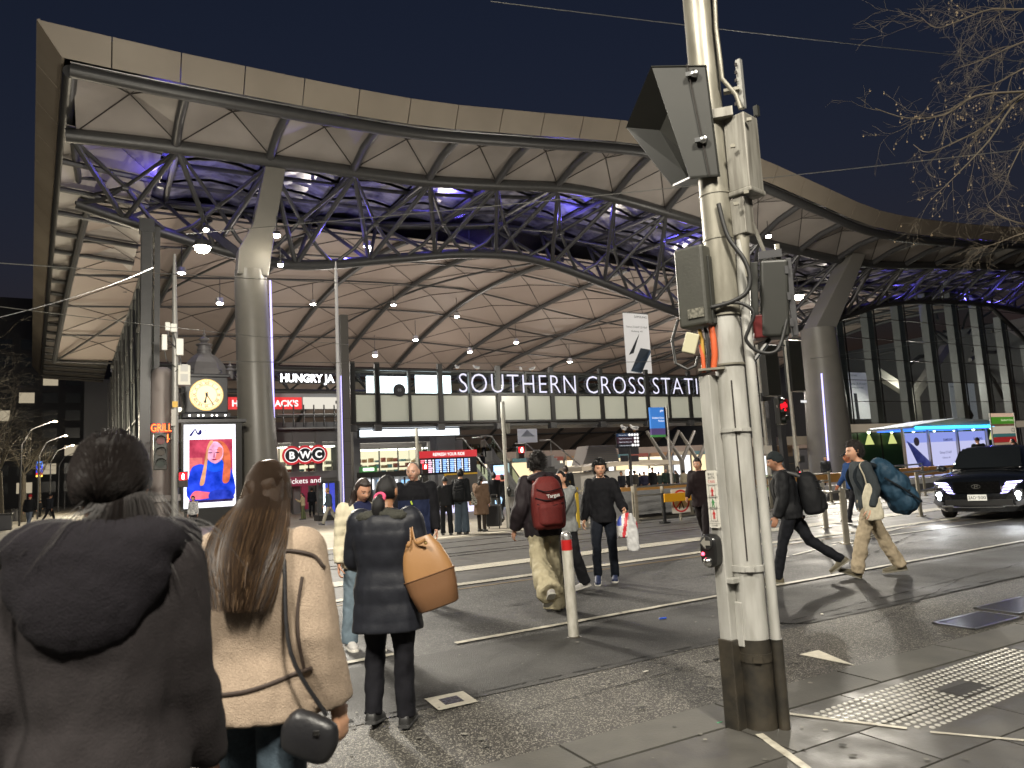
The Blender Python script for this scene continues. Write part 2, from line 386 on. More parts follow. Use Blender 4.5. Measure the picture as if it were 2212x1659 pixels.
# pit cover with white painted surround
P = [gp(920, 1515), gp(998, 1498), gp(1031, 1521), gp(950, 1539)]; c = sum(P, Vector())/4
t = thing('pit_cover', 'small dark pit cover inside a white painted square on the road', 'pit cover', (c.x, c.y, .012))
mb = MB('w'); I = [c + (p - c)*.5 for p in P]; O = [p + Vector((.012*RND.uniform(-1, 1), .012*RND.uniform(-1, 1), 0)) for p in P]
for i in range(4): mb.quad(*[q + Vector((0, 0, .017)) for q in (O[i], O[(i+1) % 4], I[(i+1) % 4], I[i])])
mb.build('painted_border', M_WHITE2, t)
mb = MB('w'); mb.prism([q + Vector((0, 0, .013)) for q in I], (0, 0, .006)); mb.build('cover_plate', mat('pit_plate', (.03, .028, .035), .3, .6, noise_=(60, (.12, .11, .14), .3), bump=(90, .8)), t)
# turning arrow fragment
mb = MB('w'); mb.prism([p + Vector((0, 0, .011)) for p in (gp(1728, 1417), gp(1768, 1408), gp(1846, 1441), gp(1800, 1432))], (0, 0, .004)); struct(mb.build('painted_triangle', M_WHITE2))
def pline(a, b, w_, name='painted_strip'):
    a, b = gp(*a), gp(*b); d = (b - a).normalized(); x = Vector((-d.y, d.x, 0))*w_/2; z = Vector((0, 0, .0185))
    n = 14; mb = MB('w')
    for i in range(n):
        p, q = a + (b-a)*i/n, a + (b-a)*(i+1)/n; j0, j1 = (1 + .15*noise.noise(p*9)), (1 + .15*noise.noise(q*9))
        mb.quad(p - x*j0 + z, q - x*j1 + z, q + x*j1 + z, p + x*j0 + z)
    return struct(mb.build(name, M_WHITE))
pline((1640, 1592), (1745, 1668), .05); pline((1690, 1546), (1960, 1580), .035); pline((2010, 1588), (2230, 1608), .03)
# tactile studs
stud = MB('l'); stud.lathe((0, 0, 0), [(.019, 0), (.017, .004), (.011, .006)], 8); sm = stud.mesh('tactile_stud', Vector()); sm.materials.append(mat('stud_steel', (.46, .45, .41), .42, .3, noise_=(40, (.32, .31, .28), .5)))
cnt = 0; rest = MB('s')
for i in range(42):
    for j in range(11):
        u, v = 3.88 + .058*i + .002*j, 3.31 - .056*j + .003*i - (.0 if i > 4 else 0)
        if j > 3 + i*1.6: continue
        if 16 < i < 23 and 3 < j < 7: continue
        if cnt < 300:
            o = bpy.data.objects.new('tactile_stud', sm); col.objects.link(o); o.parent = foot; o.location = S(u, v, .0145)
        else: rest.lathe((u, v, .0145), [(.019, 0), (.017, .004), (.011, .006)], 8)
        cnt += 1
if rest.v:
    o = rest.build('tactile_studs', sm.materials[0], foot); o['kind'] = 'stuff'
MB('s').bb((4.85, 2.95, .0142), (5.2, 3.12, .019)).build('access_plate', mat('plate_dark', (.03, .028, .025), .6, bump=(30, .4)), foot)
# drain grates
for (a, b, lab) in (((6.72, 3.93), (7.5, 4.32), 'slotted steel drain grate in the gutter near the frame edge'), ((7.62, 4.02), (8.5, 4.45), 'pale lit drain grate in the gutter beyond the nearer grate')):
    t = thing('drain_grate', lab, 'drain', S(*a))
    mb = MB('s'); z = .012
    for (p, q) in (((a[0], a[1]), (b[0], a[1] + .03)), ((a[0], b[1] - .03), (b[0], b[1])), ((a[0], a[1]), (a[0] + .03, b[1])), ((b[0] - .03, a[1]), (b[0], b[1]))): mb.bb((p[0], p[1], .002), (q[0], q[1], .022))
    mb.build('grate_frame', mat('grate_steel', (.30, .30, .30), .3, .9), t)
    MB('s').bb((a[0], a[1], .0065), (b[0], b[1], .0085)).build('drain_well', mat('well_black', (.004, .004, .004), .7), t)
    for k in range(18):
        v = a[1] + .035 + (b[1] - a[1] - .07)*k/17
        MB('s').bb((a[0] + .03, v - .004, .009), (b[0] - .03, v + .004, .020)).build('grate_bar', MATS['grate_steel'], t)
# litter
def litter(px, m, lab, name, sz, ang):
    p = gp(*px); t = tag(MB('l').box((0, 0, 0), sz).build(name, m, loc=Vector()), lab, 'litter'); t.location = (p.x, p.y, .014 + sz[2]/2); t.rotation_euler[2] = ang
    t.modifiers.new('b', 'BEVEL').width = sz[2]*.3
litter((1432, 1340), mat('lighter_blue', (.02, .08, .5), .3), 'small blue plastic lighter lying on the dark asphalt strip', 'lighter', (.085, .022, .014), .3)
litter((1395, 1455), mat('paper_white', (.5, .48, .42), .8), 'tiny scrap of white paper on the asphalt below the bollard', 'paper_scrap', (.05, .02, .006), .7)
litter((1776, 1330), MATS['paper_white'], 'flattened pale scrap on the asphalt right of the big pole', 'paper_scrap', (.06, .025, .006), 1.2)
litter((1555, 1813*.8641), mat('leaf_green', (.05, .25, .12), .7), 'green scrap of wrapper on the gutter left of the pole foot', 'wrapper_scrap', (.04, .012, .005), .5)
# gum spots and stains: flat discs in the surface
mb = MB('w')
for i in range(170):
    p = gp(RND.uniform(740, 2200), RND.uniform(1290, 1650)); r = RND.choice((.008, .012, .016, .022)); k = 6
    uvp = uvz(p)
    if uvp.y < 4 and RND.random() < .6: continue
    mb.add([p + Vector((math.cos(6.28*j/k)*r*RND.uniform(.6, 1.3), math.sin(6.28*j/k)*r*RND.uniform(.6, 1.3), .0205)) for j in range(k)], [tuple(range(k))])
g = mb.build('gum_spots', mat('gum', (.20, .19, .16), .7, noise_=(3, (.04, .04, .035), .2))); g['kind'] = 'stuff'; tag(g, 'flattened chewing gum spots scattered over road and footpath', 'gum')
# ================================================================== station roof, trusses, columns
M_FASC = mat('fascia_panel', (.20, .17, .135), .55, noise_=(.3, (.26, .225, .18), .5), bump=(8, .05))
M_SOFF = mat('soffit_panel', (.22, .20, .185), .5, noise_=(.35, (.31, .28, .26), .5))
M_CEIL = mat('ceiling_panel', (.215, .172, .148), .55, noise_=(.16, (.27, .22, .19), .5))
M_BEAM = mat('dark_steel', (.040, .040, .041), .42, .2, noise_=(3, (.055, .055, .055), .6))
M_BEAM2 = mat('grey_steel', (.065, .065, .068), .38, .3)
M_COL = mat('column_concrete', (.14, .135, .12), .4, noise_=(1.2, (.18, .17, .15), .8), bump=(20, .05))
M_SKYL = mat('skylight_film', (.10, .10, .14), .18, .0, spec=.9, noise_=(.9, (.30, .30, .40), .25), bump=(1.3, .6))
M_SEAM = mat('seam', (.035, .03, .027), .7)
ZT = [(-3.4, 24.85), (3.7, 24.7), (16.4, 24.9), (25, 25.8), (35, 26.9), (41, 26.8), (47, 26.1), (54, 24.9), (61.6, 23.7), (72, 23.9), (86, 25), (100, 26.5), (120, 27)]
ZI = [(-2.9, 21.8), (3.1, 22.1), (9.2, 22.2), (14.7, 22.3), (20, 22.5), (26, 23.1), (31.6, 23.7), (37, 23.5), (44.5, 22.7), (56, 21.4), (68, 21.0), (86, 22.5), (110, 24), (120, 24.4)]
ZL = [(-3, 20.2), (4, 18.4), (11, 17.2), (19, 18.4), (25, 19.4), (31.4, 19.6), (38.6, 18.1), (48, 15.7), (57, 14.6), (66, 15.5), (80, 19), (100, 20.2), (120, 19)]
zt = lambda u: interp(ZT, u); zi = lambda u: interp(ZI, u); zl = lambda u: interp(ZL, u)
st = thing('station_roof', 'huge wavy station roof with tan fascia over steel trusses', 'roof', S(30, 50, 0))
def panel(mb, a, b, c, d, th=.06, bulge=.0):
    a, b, c, d = map(Vector, (a, b, c, d)); ctr = (a+b+c+d)/4; n = (b-a).cross(d-a).normalized()
    if bulge: mb.add([a, b, c, d, ctr + n*bulge], [(0, 1, 4), (1, 2, 4), (2, 3, 4), (3, 0, 4)])
    else: mb.prism([a, b, c, d], n*th)
# fascia panels along the street edge, and along the left edge
edges = [-3.4] + [-3.4 + 3.25*i for i in range(1, 37)]
for i in range(len(edges)-1):
    a, b = edges[i] + (.03 if i else 0), edges[i+1] - .03
    a2 = a if i else -2.3
    mb = MB('s'); mb.prism([(a, 40, zt(a)), (b, 40, zt(b)), (b, 40.75, zt(b) - 1.3), (a2, 40.75, zt(a2) - 1.3)], (0, .12, .08)); mb.build('fascia_panel', M_FASC, st)
for i in range(24):
    a, b = 40 + 4.2*i + (.03 if i else 0), 40 + 4.2*(i+1) - .03
    a2 = a if i else 40.75; z = 24.85 - .02*(a-40); z2 = 24.85 - .02*(b-40)
    mb = MB('s'); k_ = lambda v: -.078*(v - 40); mb.prism([(-3.4 + k_(a), a, z), (-3.4 + k_(b), b, z2), (-2.3 + k_(b), b, z2 - 1.3), (-2.3 + k_(a2), a2, z - 1.3)], (.12, 0, .08)); mb.build('fascia_panel', M_FASC, st)
# top skin so that no light falls through
mb = MB('s')
for i in range(40):
    a, b = -3.2 + 3.0*i, -3.2 + 3.0*(i+1); mb.quad((a, 40.2, zt(a) - .15), (b, 40.2, zt(b) - .15), (b, 100, 25.5), (a, 100, 25.5))
mb.build('roof_skin', M_BEAM, st)
def path(f, u0, u1, v, n, dz=0): return [(u0 + (u1-u0)*i/n, v, f(u0 + (u1-u0)*i/n) + dz) for i in range(n+1)]
MB('s').tube(path(zt, -2.0, 116, 41.1, 90, -1.72), .36, 10).build('edge_beam', M_BEAM, st, smooth=True)
MB('s').tube([(-1.9 - .078*(1.2 + 3*i), 41.2 + 3*i, 23.1 - .06*i) for i in range(33)], .36, 10).build('side_edge_beam', M_BEAM, st, smooth=True)
MB('s').tube(path(zi, -2.4, 116, 46.2, 90), .42, 10).build('inner_beam', M_BEAM, st, smooth=True)
MB('s').tube(path(zt, -2.0, 116, 40.95, 90, -1.33), .03, 4).build('gutter_lip', mat('bright_trim', (.55, .55, .55), .3, .8), st)
ribs = [3.4 + 5.45*i for i in range(-1, 21)]
for u in ribs[1:]:
    MB('s').tube([(u, 41.1, zt(u) - 1.72), (u - .1, 43.6, (zt(u) - 1.72 + zi(u))/2 + .25), (u - .15, 46.2, zi(u))], .27, 10).build('rib', M_BEAM2, st, smooth=True)
# soffit panels between ribs: each bay is four facets with seams
for k in range(len(ribs)-1):
    a, b = max(ribs[k], -1.9), ribs[k+1]; m_ = (a+b)/2
    za0, zb0, za1, zb1 = zt(a) - 1.35, zt(b) - 1.35, zi(a) + .35, zi(b) + .35
    A, B, C, D = (a, 40.95, za0), (b, 40.95, zb0), (b, 46.3, zb1), (a, 46.3, za1); X = (m_, 43.4, (za0+zb0+za1+zb1)/4 + .75)
    for tri in ((A, B, X), (B, C, X), (C, D, X), (D, A, X)):
        c = sum((Vector(p) for p in tri), Vector())/3; pts = [Vector(p) + (c - Vector(p)).normalized()*.02 for p in tri]
        mb = MB('s'); mb.prism(pts, (0, 0, .04)); mb.build('soffit_panel', M_SOFF, st)
    for p in (A, B, C, D): MB('s').tube([Vector(p) - Vector((0, 0, .03)), Vector(X) - Vector((0, 0, .05))], .035, 5).build('seam_rod', M_SEAM, st)
    for tt in (.33, .66):
        p = Vector(A).lerp(Vector(B), tt); MB('s').tube([p - Vector((0, 0, .06)), Vector(X) - Vector((0, 0, .06))], .02, 4).build('seam_rod', M_SEAM, st)
# canopy over the side street
for i in range(20):
    v0, v1 = 46.3 + 4.6*i, 46.3 + 4.6*(i+1); z0, z1 = 22.0 - .10*i, 22.0 - .10*(i+1)
    a0, a1, b0, b1 = -1.9 - .078*(v0 - 40), -1.9 - .078*(v1 - 40), 2.6 - .04*(v0 - 46), 2.6 - .04*(v1 - 46)
    A, B, C, D = (a0, v0, z0 + .5), (b0, v0, z0), (b1, v1, z1), (a1, v1, z1 + .5); X = ((a0 + b0)/2, (v0+v1)/2, z0 + .9)
    for tri in ((A, B, X), (B, C, X), (C, D, X), (D, A, X)):
        mb = MB('s'); mb.prism([Vector(p) for p in tri], (0, 0, .04)); mb.build('soffit_panel', M_SOFF, st)
    MB('s').tube([(a0, v0, z0 + .25), (b0, v0, z0 - .25)], .2, 8).build('cross_rib', M_BEAM, st, smooth=True)
    MB('s').tube([Vector(A), Vector(X) - Vector((0, 0, .03)), Vector(C)], .03, 4).build('seam_rod', M_SEAM, st)
# skylight strip over the truss
for k in range(len(ribs)-1):
    a, b = ribs[k] + .1, ribs[k+1] - .1
    for j in range(3):
        v0, v1 = 46.8 + 3.8*j, 46.8 + 3.8*(j+1) - .25
        mb = MB('s'); n = 4
        for i in range(n):
            p, q = a + (b-a)*i/n, a + (b-a)*(i+1)/n; h = lambda s: .5*math.sin(math.pi*s)
            mb.quad((p, v0, zi(p) + .9 + h(i/n)), (q, v0, zi(q) + .9 + h((i+1)/n)), (q, v1, zi(q) + 1.0 + h((i+1)/n)), (p, v1, zi(p) + 1.0 + h(i/n)))
        mb.build('skylight_panel', M_SKYL, st, smooth=True)
    MB('s').tube([(ribs[k], 46.2, zi(ribs[k]) + .2), (ribs[k], 58, zi(ribs[k]) + .9)], .2, 8).build('skylight_beam', M_BEAM, st, smooth=True)
for j in (50.4, 54.2): MB('s').tube(path(zi, -2, 112, j, 60, .7), .16, 6).build('skylight_purlin', M_BEAM, st, smooth=True)
# main arched truss: lower chord, back chord and web members
MB('s').tube(path(zl, -2, 112, 52, 80), .4, 10).build('lower_chord', M_BEAM, st, smooth=True)
MB('s').tube(path(zi, -2, 112, 58, 80, .7), .34, 10).build('back_chord', M_BEAM, st, smooth=True)
for k in range(len(ribs)-1):
    u, u2 = ribs[k], ribs[k+1]; um = (u+u2)/2
    T0, T1 = Vector((u, 46.2, zi(u) - .2)), Vector((u2, 46.2, zi(u2) - .2)); Lm, L0, L1 = Vector((um, 52, zl(um))), Vector((u, 52, zl(u))), Vector((u2, 52, zl(u2)))
    B0, B1 = Vector((u, 58, zi(u) + .7)), Vector((u2, 58, zi(u2) + .7)); mid = (T0 + T1 + Lm*2)/4 + Vector((0, 1.2, .3))
    for p, q, r in ((T0, Lm, .17), (T1, Lm, .17), (B0, Lm, .15), (B1, Lm, .15), (T0, mid, .13), (T1, mid, .13), (mid, L0, .14), (mid, L1, .14), (mid, B0, .1), (mid, B1, .1)):
        bend = (p + q)/2 + (Vector((0, 0, -.35)) if r == .14 else Vector((0, 0, 0)))
        MB('s').tube([p, bend, q], r, 8).build('web_member', M_BEAM2 if r > .14 else M_BEAM, st, smooth=True)
    MB('s').box(mid, (.5, .5, .5)).build('node', M_BEAM, st, bevel=.1)
# vaulted ceiling of the hall
V0, V1 = 58.0, 96.0
def zc(u, v):
    t = (v - V0)/(V1 - V0)
    return 22.0 + (16.6 - 22.0)*t**1.2 + 2.4*math.sin(math.pi*t)*(.6 + .4*math.cos((u - 32)/13)) - 1.8*max(0, math.cos((u - 62)/16))*math.sin(math.pi*min(1, t + .1)) * (1 if 37 < u < 87 else 0)
us = [-1.5 + 8.0*i for i in range(15)]; NV = 5; vs_ = [V0 + (V1-V0)*j/NV for j in range(NV+1)]
for i in range(len(us)-1):
    for j in range(NV):
        a, b, c, d = us[i], us[i+1], vs_[j], vs_[j+1]; sh = -.9   # ribs lean so that bays read as diamonds
        A, B, C, D = [Vector((p + sh*(q - V0)*.12, q, zc(p, q) + .35)) for p, q in ((a, c), (b, c), (b, d), (a, d))]; X = (A+B+C+D)/4 + Vector((0, 0, .45))
        mb = MB('s'); mb.add([A, B, C, D, X], [(0, 1, 4), (1, 2, 4), (2, 3, 4), (3, 0, 4)]); mb.build('ceiling_panel', M_CEIL, st)
        mb = MB('s')
        for p in (A, B, C, D): mb.tube([p - Vector((0, 0, .02)), X - Vector((0, 0, .05))], .035, 4, cap=False)
        mb.build('panel_seam', M_SEAM, st)
for i, u in enumerate(us):
    MB('s').tube([(u - .108*(v - V0), v, zc(u, v)) for v in [V0 + (V1-V0)*k/18 for k in range(19)]], .26, 8).build('vault_rib', M_BEAM, st, smooth=True)
for j, v in enumerate(vs_):
    MB('s').tube([(u - .108*(v - V0), v, zc(u, v) + .05) for u in [us[0] + (us[-1]-us[0])*k/44 for k in range(45)]], .10, 6).build('vault_purlin', M_BEAM, st, smooth=True)
for i in range(len(us)-2):   # curved diagonals crossing the vault
    if i % 3: continue
    MB('s').tube([(us[i] + 16*k/14 - .108*(V0 + (V1-V0)*(1-k/14) - V0), V0 + (V1-V0)*(1 - k/14), zc(us[i] + 16*k/14, V0 + (V1-V0)*(1 - k/14)) - .05) for k in range(15)], .12, 6).build('vault_diagonal', M_BEAM, st, smooth=True)
# second truss and far roof beyond
ZF = 15.4
MB('s').tube([(0, 96, ZF + .9), (110, 96, ZF + .9)], .3, 8).build('far_chord', M_BEAM, st, smooth=True); MB('s').tube([(0, 99, ZF - 1.5), (110, 99, ZF - 1.5)], .3, 8).build('far_chord', M_BEAM, st, smooth=True)
for k in range(20):
    u = 2 + 5.4*k
    for p, q in (((u, 96, ZF + .9), (u + 2.7, 99, ZF - 1.5)), ((u + 5.4, 96, ZF + .9), (u + 2.7, 99, ZF - 1.5)), ((u + 2.7, 99, ZF - 1.5), (u + 2.7, 104, ZF + 1.2))): MB('s').tube([p, q], .15, 6).build('far_web', M_BEAM, st, smooth=True)
for k in range(12):
    mb = MB('s'); mb.quad((9*k, 98, ZF + 1.4), (9*k + 8.8, 98, ZF + 1.4), (9*k + 8.8, 106, ZF + 1.6), (9*k, 106, ZF + 1.6)); mb.build('skylight_panel', M_SKYL, st)
for k in range(14):    # far vault coming down behind the bridge
    for j in range(4):
        u, v = 4 + 8*k, 106 + 9*j; zz = lambda v: 16.5 - 13*((v - 106)/40)**1.6
        mb = MB('s'); A, B, C, D = (u, v, zz(v)), (u + 7.9, v, zz(v)), (u + 7.9, v + 8.9, zz(v + 8.9)), (u, v + 8.9, zz(v + 8.9)); X = (Vector(A)+Vector(B)+Vector(C)+Vector(D))/4 + Vector((0, 0, .8))
        mb.add([A, B, C, D, X], [(0, 1, 4), (1, 2, 4), (2, 3, 4), (3, 0, 4)]); mb.build('ceiling_panel', M_CEIL, st)
    MB('s').tube([(4 + 8*k, 106 + 4*j, zz(106 + 4*j) - .2) for j in range(10)], .3, 6).build('vault_rib', M_BEAM, st, smooth=True)
for j in range(5):
    MB('s').tube([(4, 106 + 9*j, zz(106 + 9*j) - .1), (116, 106 + 9*j, zz(106 + 9*j) - .1)], .22, 6).build('vault_purlin', M_BEAM, st, smooth=True)
# purple lit strip material for column edges
M_STRIP = lamp_mat('violet_strip', (.45, .40, .95), 1.6)
# left column: tapered shaft with wing shoulder and leaning head
c1 = thing('roof_column', 'tall tapered concrete roof column beside the clock with a narrow leaning head', 'column', S(8.1, 47, floor_z(47)))
mb = MB('s'); pts = []
for z, r in ((-.45, 1.25), (3, 1.17), (8, 1.06), (14.4, .98), (15, .95)): pts.append([(8.1 - .03*z + math.cos(2*math.pi*j/28)*r, 47 + math.sin(2*math.pi*j/28)*r, z) for j in range(28)])
mb.rings(pts); mb.build('shaft', M_COL, c1, smooth=True)
mb = MB('s'); mb.prism([(6.75, 46.2, 14.6), (8.6, 46.2, 14.6), (9.1, 46.2, 18), (9.85, 46.2, 22.4), (8.6, 46.2, 22.4), (7.75, 46.2, 18), (6.85, 46.2, 16.2)], (0, 1.2, 0)); mb.build('head_plate', M_COL, c1, bevel=.06)
for dz, du in ((0, -1.5), (1.2, 1.3)):
    MB('s').bar((7.6, 46.6, 15.5), (7.6 + du*1.6, 49.5, 18.5 + dz), .3, .45).build('arm', M_BEAM, c1)
MB('s').tube([(8.95, 46.55, .5), (8.75, 46.5, 14.4)], .06, 6).build('light_strip', M_STRIP, c1)
# right column with raking strut
c2 = thing('roof_column', 'broad grey roof column with a slanting strut right of the big pole', 'column', S(57.5, 45, floor_z(45)))
mb = MB('s'); pts = []
for z, r in ((-.45, 2.05), (4, 1.9), (9, 1.7), (13.4, 1.55)): pts.append([(57.9 + math.cos(2*math.pi*j/32)*r, 45 + math.sin(2*math.pi*j/32)*r, z) for j in range(32)])
mb.rings(pts); mb.build('shaft', M_COL, c2, smooth=True)
mb = MB('s'); mb.prism([(56.5, 44.4, 13.0), (59.4, 44.4, 13.0), (66.6, 45.2, 21.6), (64.6, 45.2, 21.6)], (0, 1.6, 0)); mb.build('strut', mat('strut_pale', (.24, .23, .21), .45), c2, bevel=.08)
MB('s').tube([(55.6, 43.6, 0), (55.95, 43.6, 9)], .07, 6).build('light_strip', M_STRIP, c2)
# side street glass wall
M_GL = glass_mat('wall_glass', (.55, .62, .60), .10, .03); M_GLD = glass_mat('brightened_glass', (.6, .66, .63), .10, .05, .30); M_GLW = glass_mat('clear_glass', (.82, .87, .86), .03, .02)  # grey diffuse mixed into the side wall panes to brighten them
gw = thing('glass_wall', 'dark grid of glass panes along the side street, seen edge on', 'glass wall', S(2.3, 70, -.45))
for i in range(15):
    v = 46.8 + 3.6*i; g_ = -.04*(v - 46.8)
    MB('s').bb((2.2 + g_, v - .09, -.45), (2.5 + g_, v + .09, 17.2)).build('mullion', M_BEAM, gw)
    for k in range(5):
        z0 = .0 + 3.4*k; mb = MB('s'); mb.prism([(2.32 + g_, v + .1, z0 + .06), (2.18 + g_, v + 3.5, z0 + .06), (2.18 + g_, v + 3.5, z0 + 3.34), (2.32 + g_, v + .1, z0 + 3.34)], (.03, 0, 0)); mb.build('pane', M_GLD, gw)
for k in range(6): MB('s').bar((2.25, 46.8, 3.4*k), (2.25 - .04*54, 101, 3.4*k), .17, .14).build('transom', M_BEAM, gw)
for i in range(9): MB('s').tube([(2.0 - .04*(1.2 + 6*i), 48 + 6*i, 1 + .2*i), (2.0 - .04*(7.2 + 6*i), 54 + 6*i, 15)], .09, 6).build('wall_brace', M_BEAM2, gw)
dc = thing('corner_post', 'dark square post at the near end of the glass wall', 'post', S(1.7, 46.2, -.45))
MB('s').bb((1.45, 46, -.45), (2.05, 46.6, 17.2)).build('shaft', M_BEAM, dc, bevel=.03); MB('s').bb((1.35, 45.95, 16.6), (2.15, 46.65, 17.4)).build('cap', M_BEAM, dc)
# slim paired posts at the left end of the sign bridge
bp_ = thing('bridge_post', 'slender dark square post standing at the left end of the sign bridge', 'post', S(12.4, 44, -.45))
MB('s').bb((12.45, 44, -.45), (12.95, 44.5, 11.9)).build('shaft', mat('post_dark', (.06, .055, .05), .5), bp_, bevel=.02)
for k in range(4): MB('s').bb((12.44, 43.99, 1.2 + 1.4*k), (12.96, 44.51, 1.23 + 1.4*k)).build('joint', M_SEAM, bp_)
wp = thing('mast', 'slim pale mast with violet lit edge left of the sign bridge', 'mast', S(12.2, 43.8, -.45))
MB('s').tube([(12.15, 43.8, -.45), (12.2, 43.8, 14.3), (12.2, 43.8, 15.2)], [.13, .1, .03], 10).build('shaft', mat('pale_paint', (.5, .5, .52), .45), wp, smooth=True)
MB('s').tube([(12.32, 43.7, 0), (12.33, 43.7, 8)], .03, 5).build('light_strip', M_STRIP, wp)
# ================================================================== sign bridge
M_FRAME = mat('bridge_frame', (.02, .02, .02), .4, .2)
M_FROST = mat('frosted_glass', (.50, .53, .47), .25, 0, noise_=(.5, (.56, .58, .52), .8), spec=.6)
M_LET = lamp_mat('letter_white', (.80, .78, .96), .75)
sb = thing('sign_bridge', 'glazed footbridge front with a dark grid carrying large white SOUTHERN CROSS STATION letters', 'bridge', S(28, 45, 5.2))
UA, UB, ZB, ZM, ZTP = 13.4, 49.0, 5.2, 7.05, 8.65
cols_ = [13.4 + d for d in (0, 1.62)] ; u = 15.0; k = 0
while u < UB: cols_.append(u + (0.0)); u += 2.2
cols_ = sorted(set(cols_))[1:]; cols_ = [13.4] + cols_
for i, u in enumerate(cols_):
    w_ = .16 if i % 2 else .32
    MB('s').bb((u - w_/2, 44.85, ZB - .05), (u + w_/2, 45.1, ZTP + (.45 if i % 2 == 0 else .06))).build('mullion', M_FRAME, sb)
    if i + 1 < len(cols_):
        a, b = u + .06, cols_[i+1] - .06
        MB('s').bb((a, 45.0, ZB + .08), (b, 45.03, ZM - .06)).build('frosted_pane', M_FROST, sb)
        MB('s').bb((a, 45.0, ZM + .08), (b, 45.02, ZTP - .06)).build('clear_pane', M_GLW, sb)
        if i % 2 == 0: MB('s').bb((u - .25, 44.9, ZB - .55), (u + .25, 45.4, ZB - .1)).build('bracket', M_BEAM2, sb, bevel=.03)
for z, h in ((ZB, .14), (ZM, .12), (ZTP, .14)): MB('s').bb((UA - .15, 44.88, z - h/2), (UB + .15, 45.08, z + h/2)).build('transom', M_FRAME, sb)
MB('s').bb((UA, 45.2, ZB - .3), (UB, 49, ZB - .08)).build('deck', M_BEAM, sb)
MB('s').bb((UA, 48.9, ZM - .2), (UB, 49.0, ZM)).build('handrail', M_BEAM2, sb)
text('SOUTHERN CROSS STATION', 1.95, M_LET, sb, (20.75, 44.83, 7.17), (1, 0, 0), (0, 0, 1), frame='s', align='LEFT', width=24.4, bold=-.014, extrude=.01, space=1.12)
for (x0, y0, x1, y1) in ((792, 813, 886, 849), (898, 811, 974, 849)):
    a, b = atv(x0, 830, 47.5).x, atv(x1, 830, 47.5).x; z0, z1 = atv((x0+x1)/2, y1, 47.5).z, atv((x0+x1)/2, y0, 47.5).z
    o = tag(MB('s').bb((a, 47.5, z0), (b, 47.6, z1)).build('display_screen', lamp_mat('panel_white', (.86, .93, 1), 3.0), loc=S((a+b)/2, 47.5, z0)), 'white glowing screen panel behind the bridge glass, %s' % ('widest and leftmost' if x0 < 800 else 'beside the letter S'), 'screen')
ls = thing('light_band', 'long white lit panel band hung below the left end of the sign bridge', 'light', S(17, 46, 4.6))
for k in range(9): MB('s').bb((14.15 + .78*k, 46, 4.38), (14.15 + .78*k + .74, 46.08, 4.82)).build('panel', lamp_mat('band_white', (.85, .93, 1), 2.4), ls)
MB('s').bb((14.0, 46.09, 4.3), (21.3, 46.25, 4.9)).build('backing', M_FRAME, ls)
dk = thing('round_sign', 'round dark disc sign on the bridge glass reading 03', 'sign', S(16.5, 44.8, 7.2))
mb = MB('s'); mb.lathe((16.45, 44.82, 7.28), [(.42, 0), (.42, .05)], 24, M=Matrix.Rotation(R(90), 3, 'X')); mb.build('disc', mat('disc_dark', (.015, .015, .02), .4), dk)
text('03', .26, mat('disc_text', (.3, .32, .36), .5), dk, (16.45, 44.76, 7.2), (1, 0, 0), (0, 0, 1), frame='s')
# ================================================================== hall interior below the roof
def UZ(x, y, v): p = atv(x, y, v); return p.x, p.z
def rect(x0, y0, x1, y1, v):
    """a wall rectangle on the plane v whose picture is about this box: returns u0,u1,z0,z1"""
    xm, ym = (x0+x1)/2, (y0+y1)/2
    return UZ(x0, ym, v)[0], UZ(x1, ym, v)[0], UZ(xm, y1, v)[1], UZ(xm, y0, v)[1]
def wall(name, m, parent, r, v, d=.1, bevel=0):
    u0, u1, z0, z1 = r
    return MB('s').bb((u0, v, z0), (u1, v + d, z1)).build(name, m, parent, bevel=bevel)
FZ = -.45
M_DGREY = mat('shop_grey', (.11, .11, .115), .5); M_MGREY = mat('wall_grey', (.22, .22, .225), .5, noise_=(2, (.27, .27, .275), .8))
M_LIT = lamp_mat('shop_warm', (1, .84, .58), .95); M_LITW = lamp_mat('shop_white', (.95, .96, 1), 1.1); M_RED = mat('sign_red', (.42, .02, .03), .4, emit=((.6, .02, .03), .35)); M_TXT = lamp_mat('sign_text', (1, .97, .93), .8)
M_MAROON = mat('maroon', (.16, .012, .035), .4, emit=((.2, .01, .04), .25)); M_SHELF = [mat('goods_%d' % i, c, .6) for i, c in enumerate(((.35, .2, .1), (.5, .45, .35), (.12, .25, .28), (.3, .08, .06)))]
sh = thing('shop_block', 'two storey shop front with warm lit upper windows left of the sign bridge', 'shop', S(14, 52, FZ))
def shopwin(x0, y0, x1, y1, v, lit, shelves=3, parent=None):
    r = rect(x0, y0, x1, y1, v); f = wall('window_back', lit, parent, r, v + 1.6)
    n = max(2, int((r[1]-r[0])/1.4))
    for k in range(n+1):
        u = r[0] + (r[1]-r[0])*k/n; MB('s').bb((u - .04, v, r[2]), (u + .04, v + .08, r[3])).build('window_bar', M_DGREY, parent)
    for k in range(shelves):
        z = r[2] + (r[3]-r[2])*(.08 + .22*k)
        for q in range(3*n):
            u = r[0] + (r[1]-r[0])*(q + .15)/(3*n); MB('s').bb((u, v + 1.0, z), (u + (r[1]-r[0])/(3*n)*RND.uniform(.5, .9), v + 1.4, z + (r[3]-r[2])*RND.uniform(.06, .17))).build('display_goods', M_SHELF[RND.randrange(4)], parent)
    MB('s').bb((r[0], v + .5, r[3] - .12), (r[1], v + 1.2, r[3] - .04)).build('ceiling_lights', lamp_mat('strip_warm', (1, .93, .78), 5), parent)
    MB('s').bb((r[0], v + .02, r[2]), (r[1], v + .04, r[3])).build('pane', M_GLW, parent)
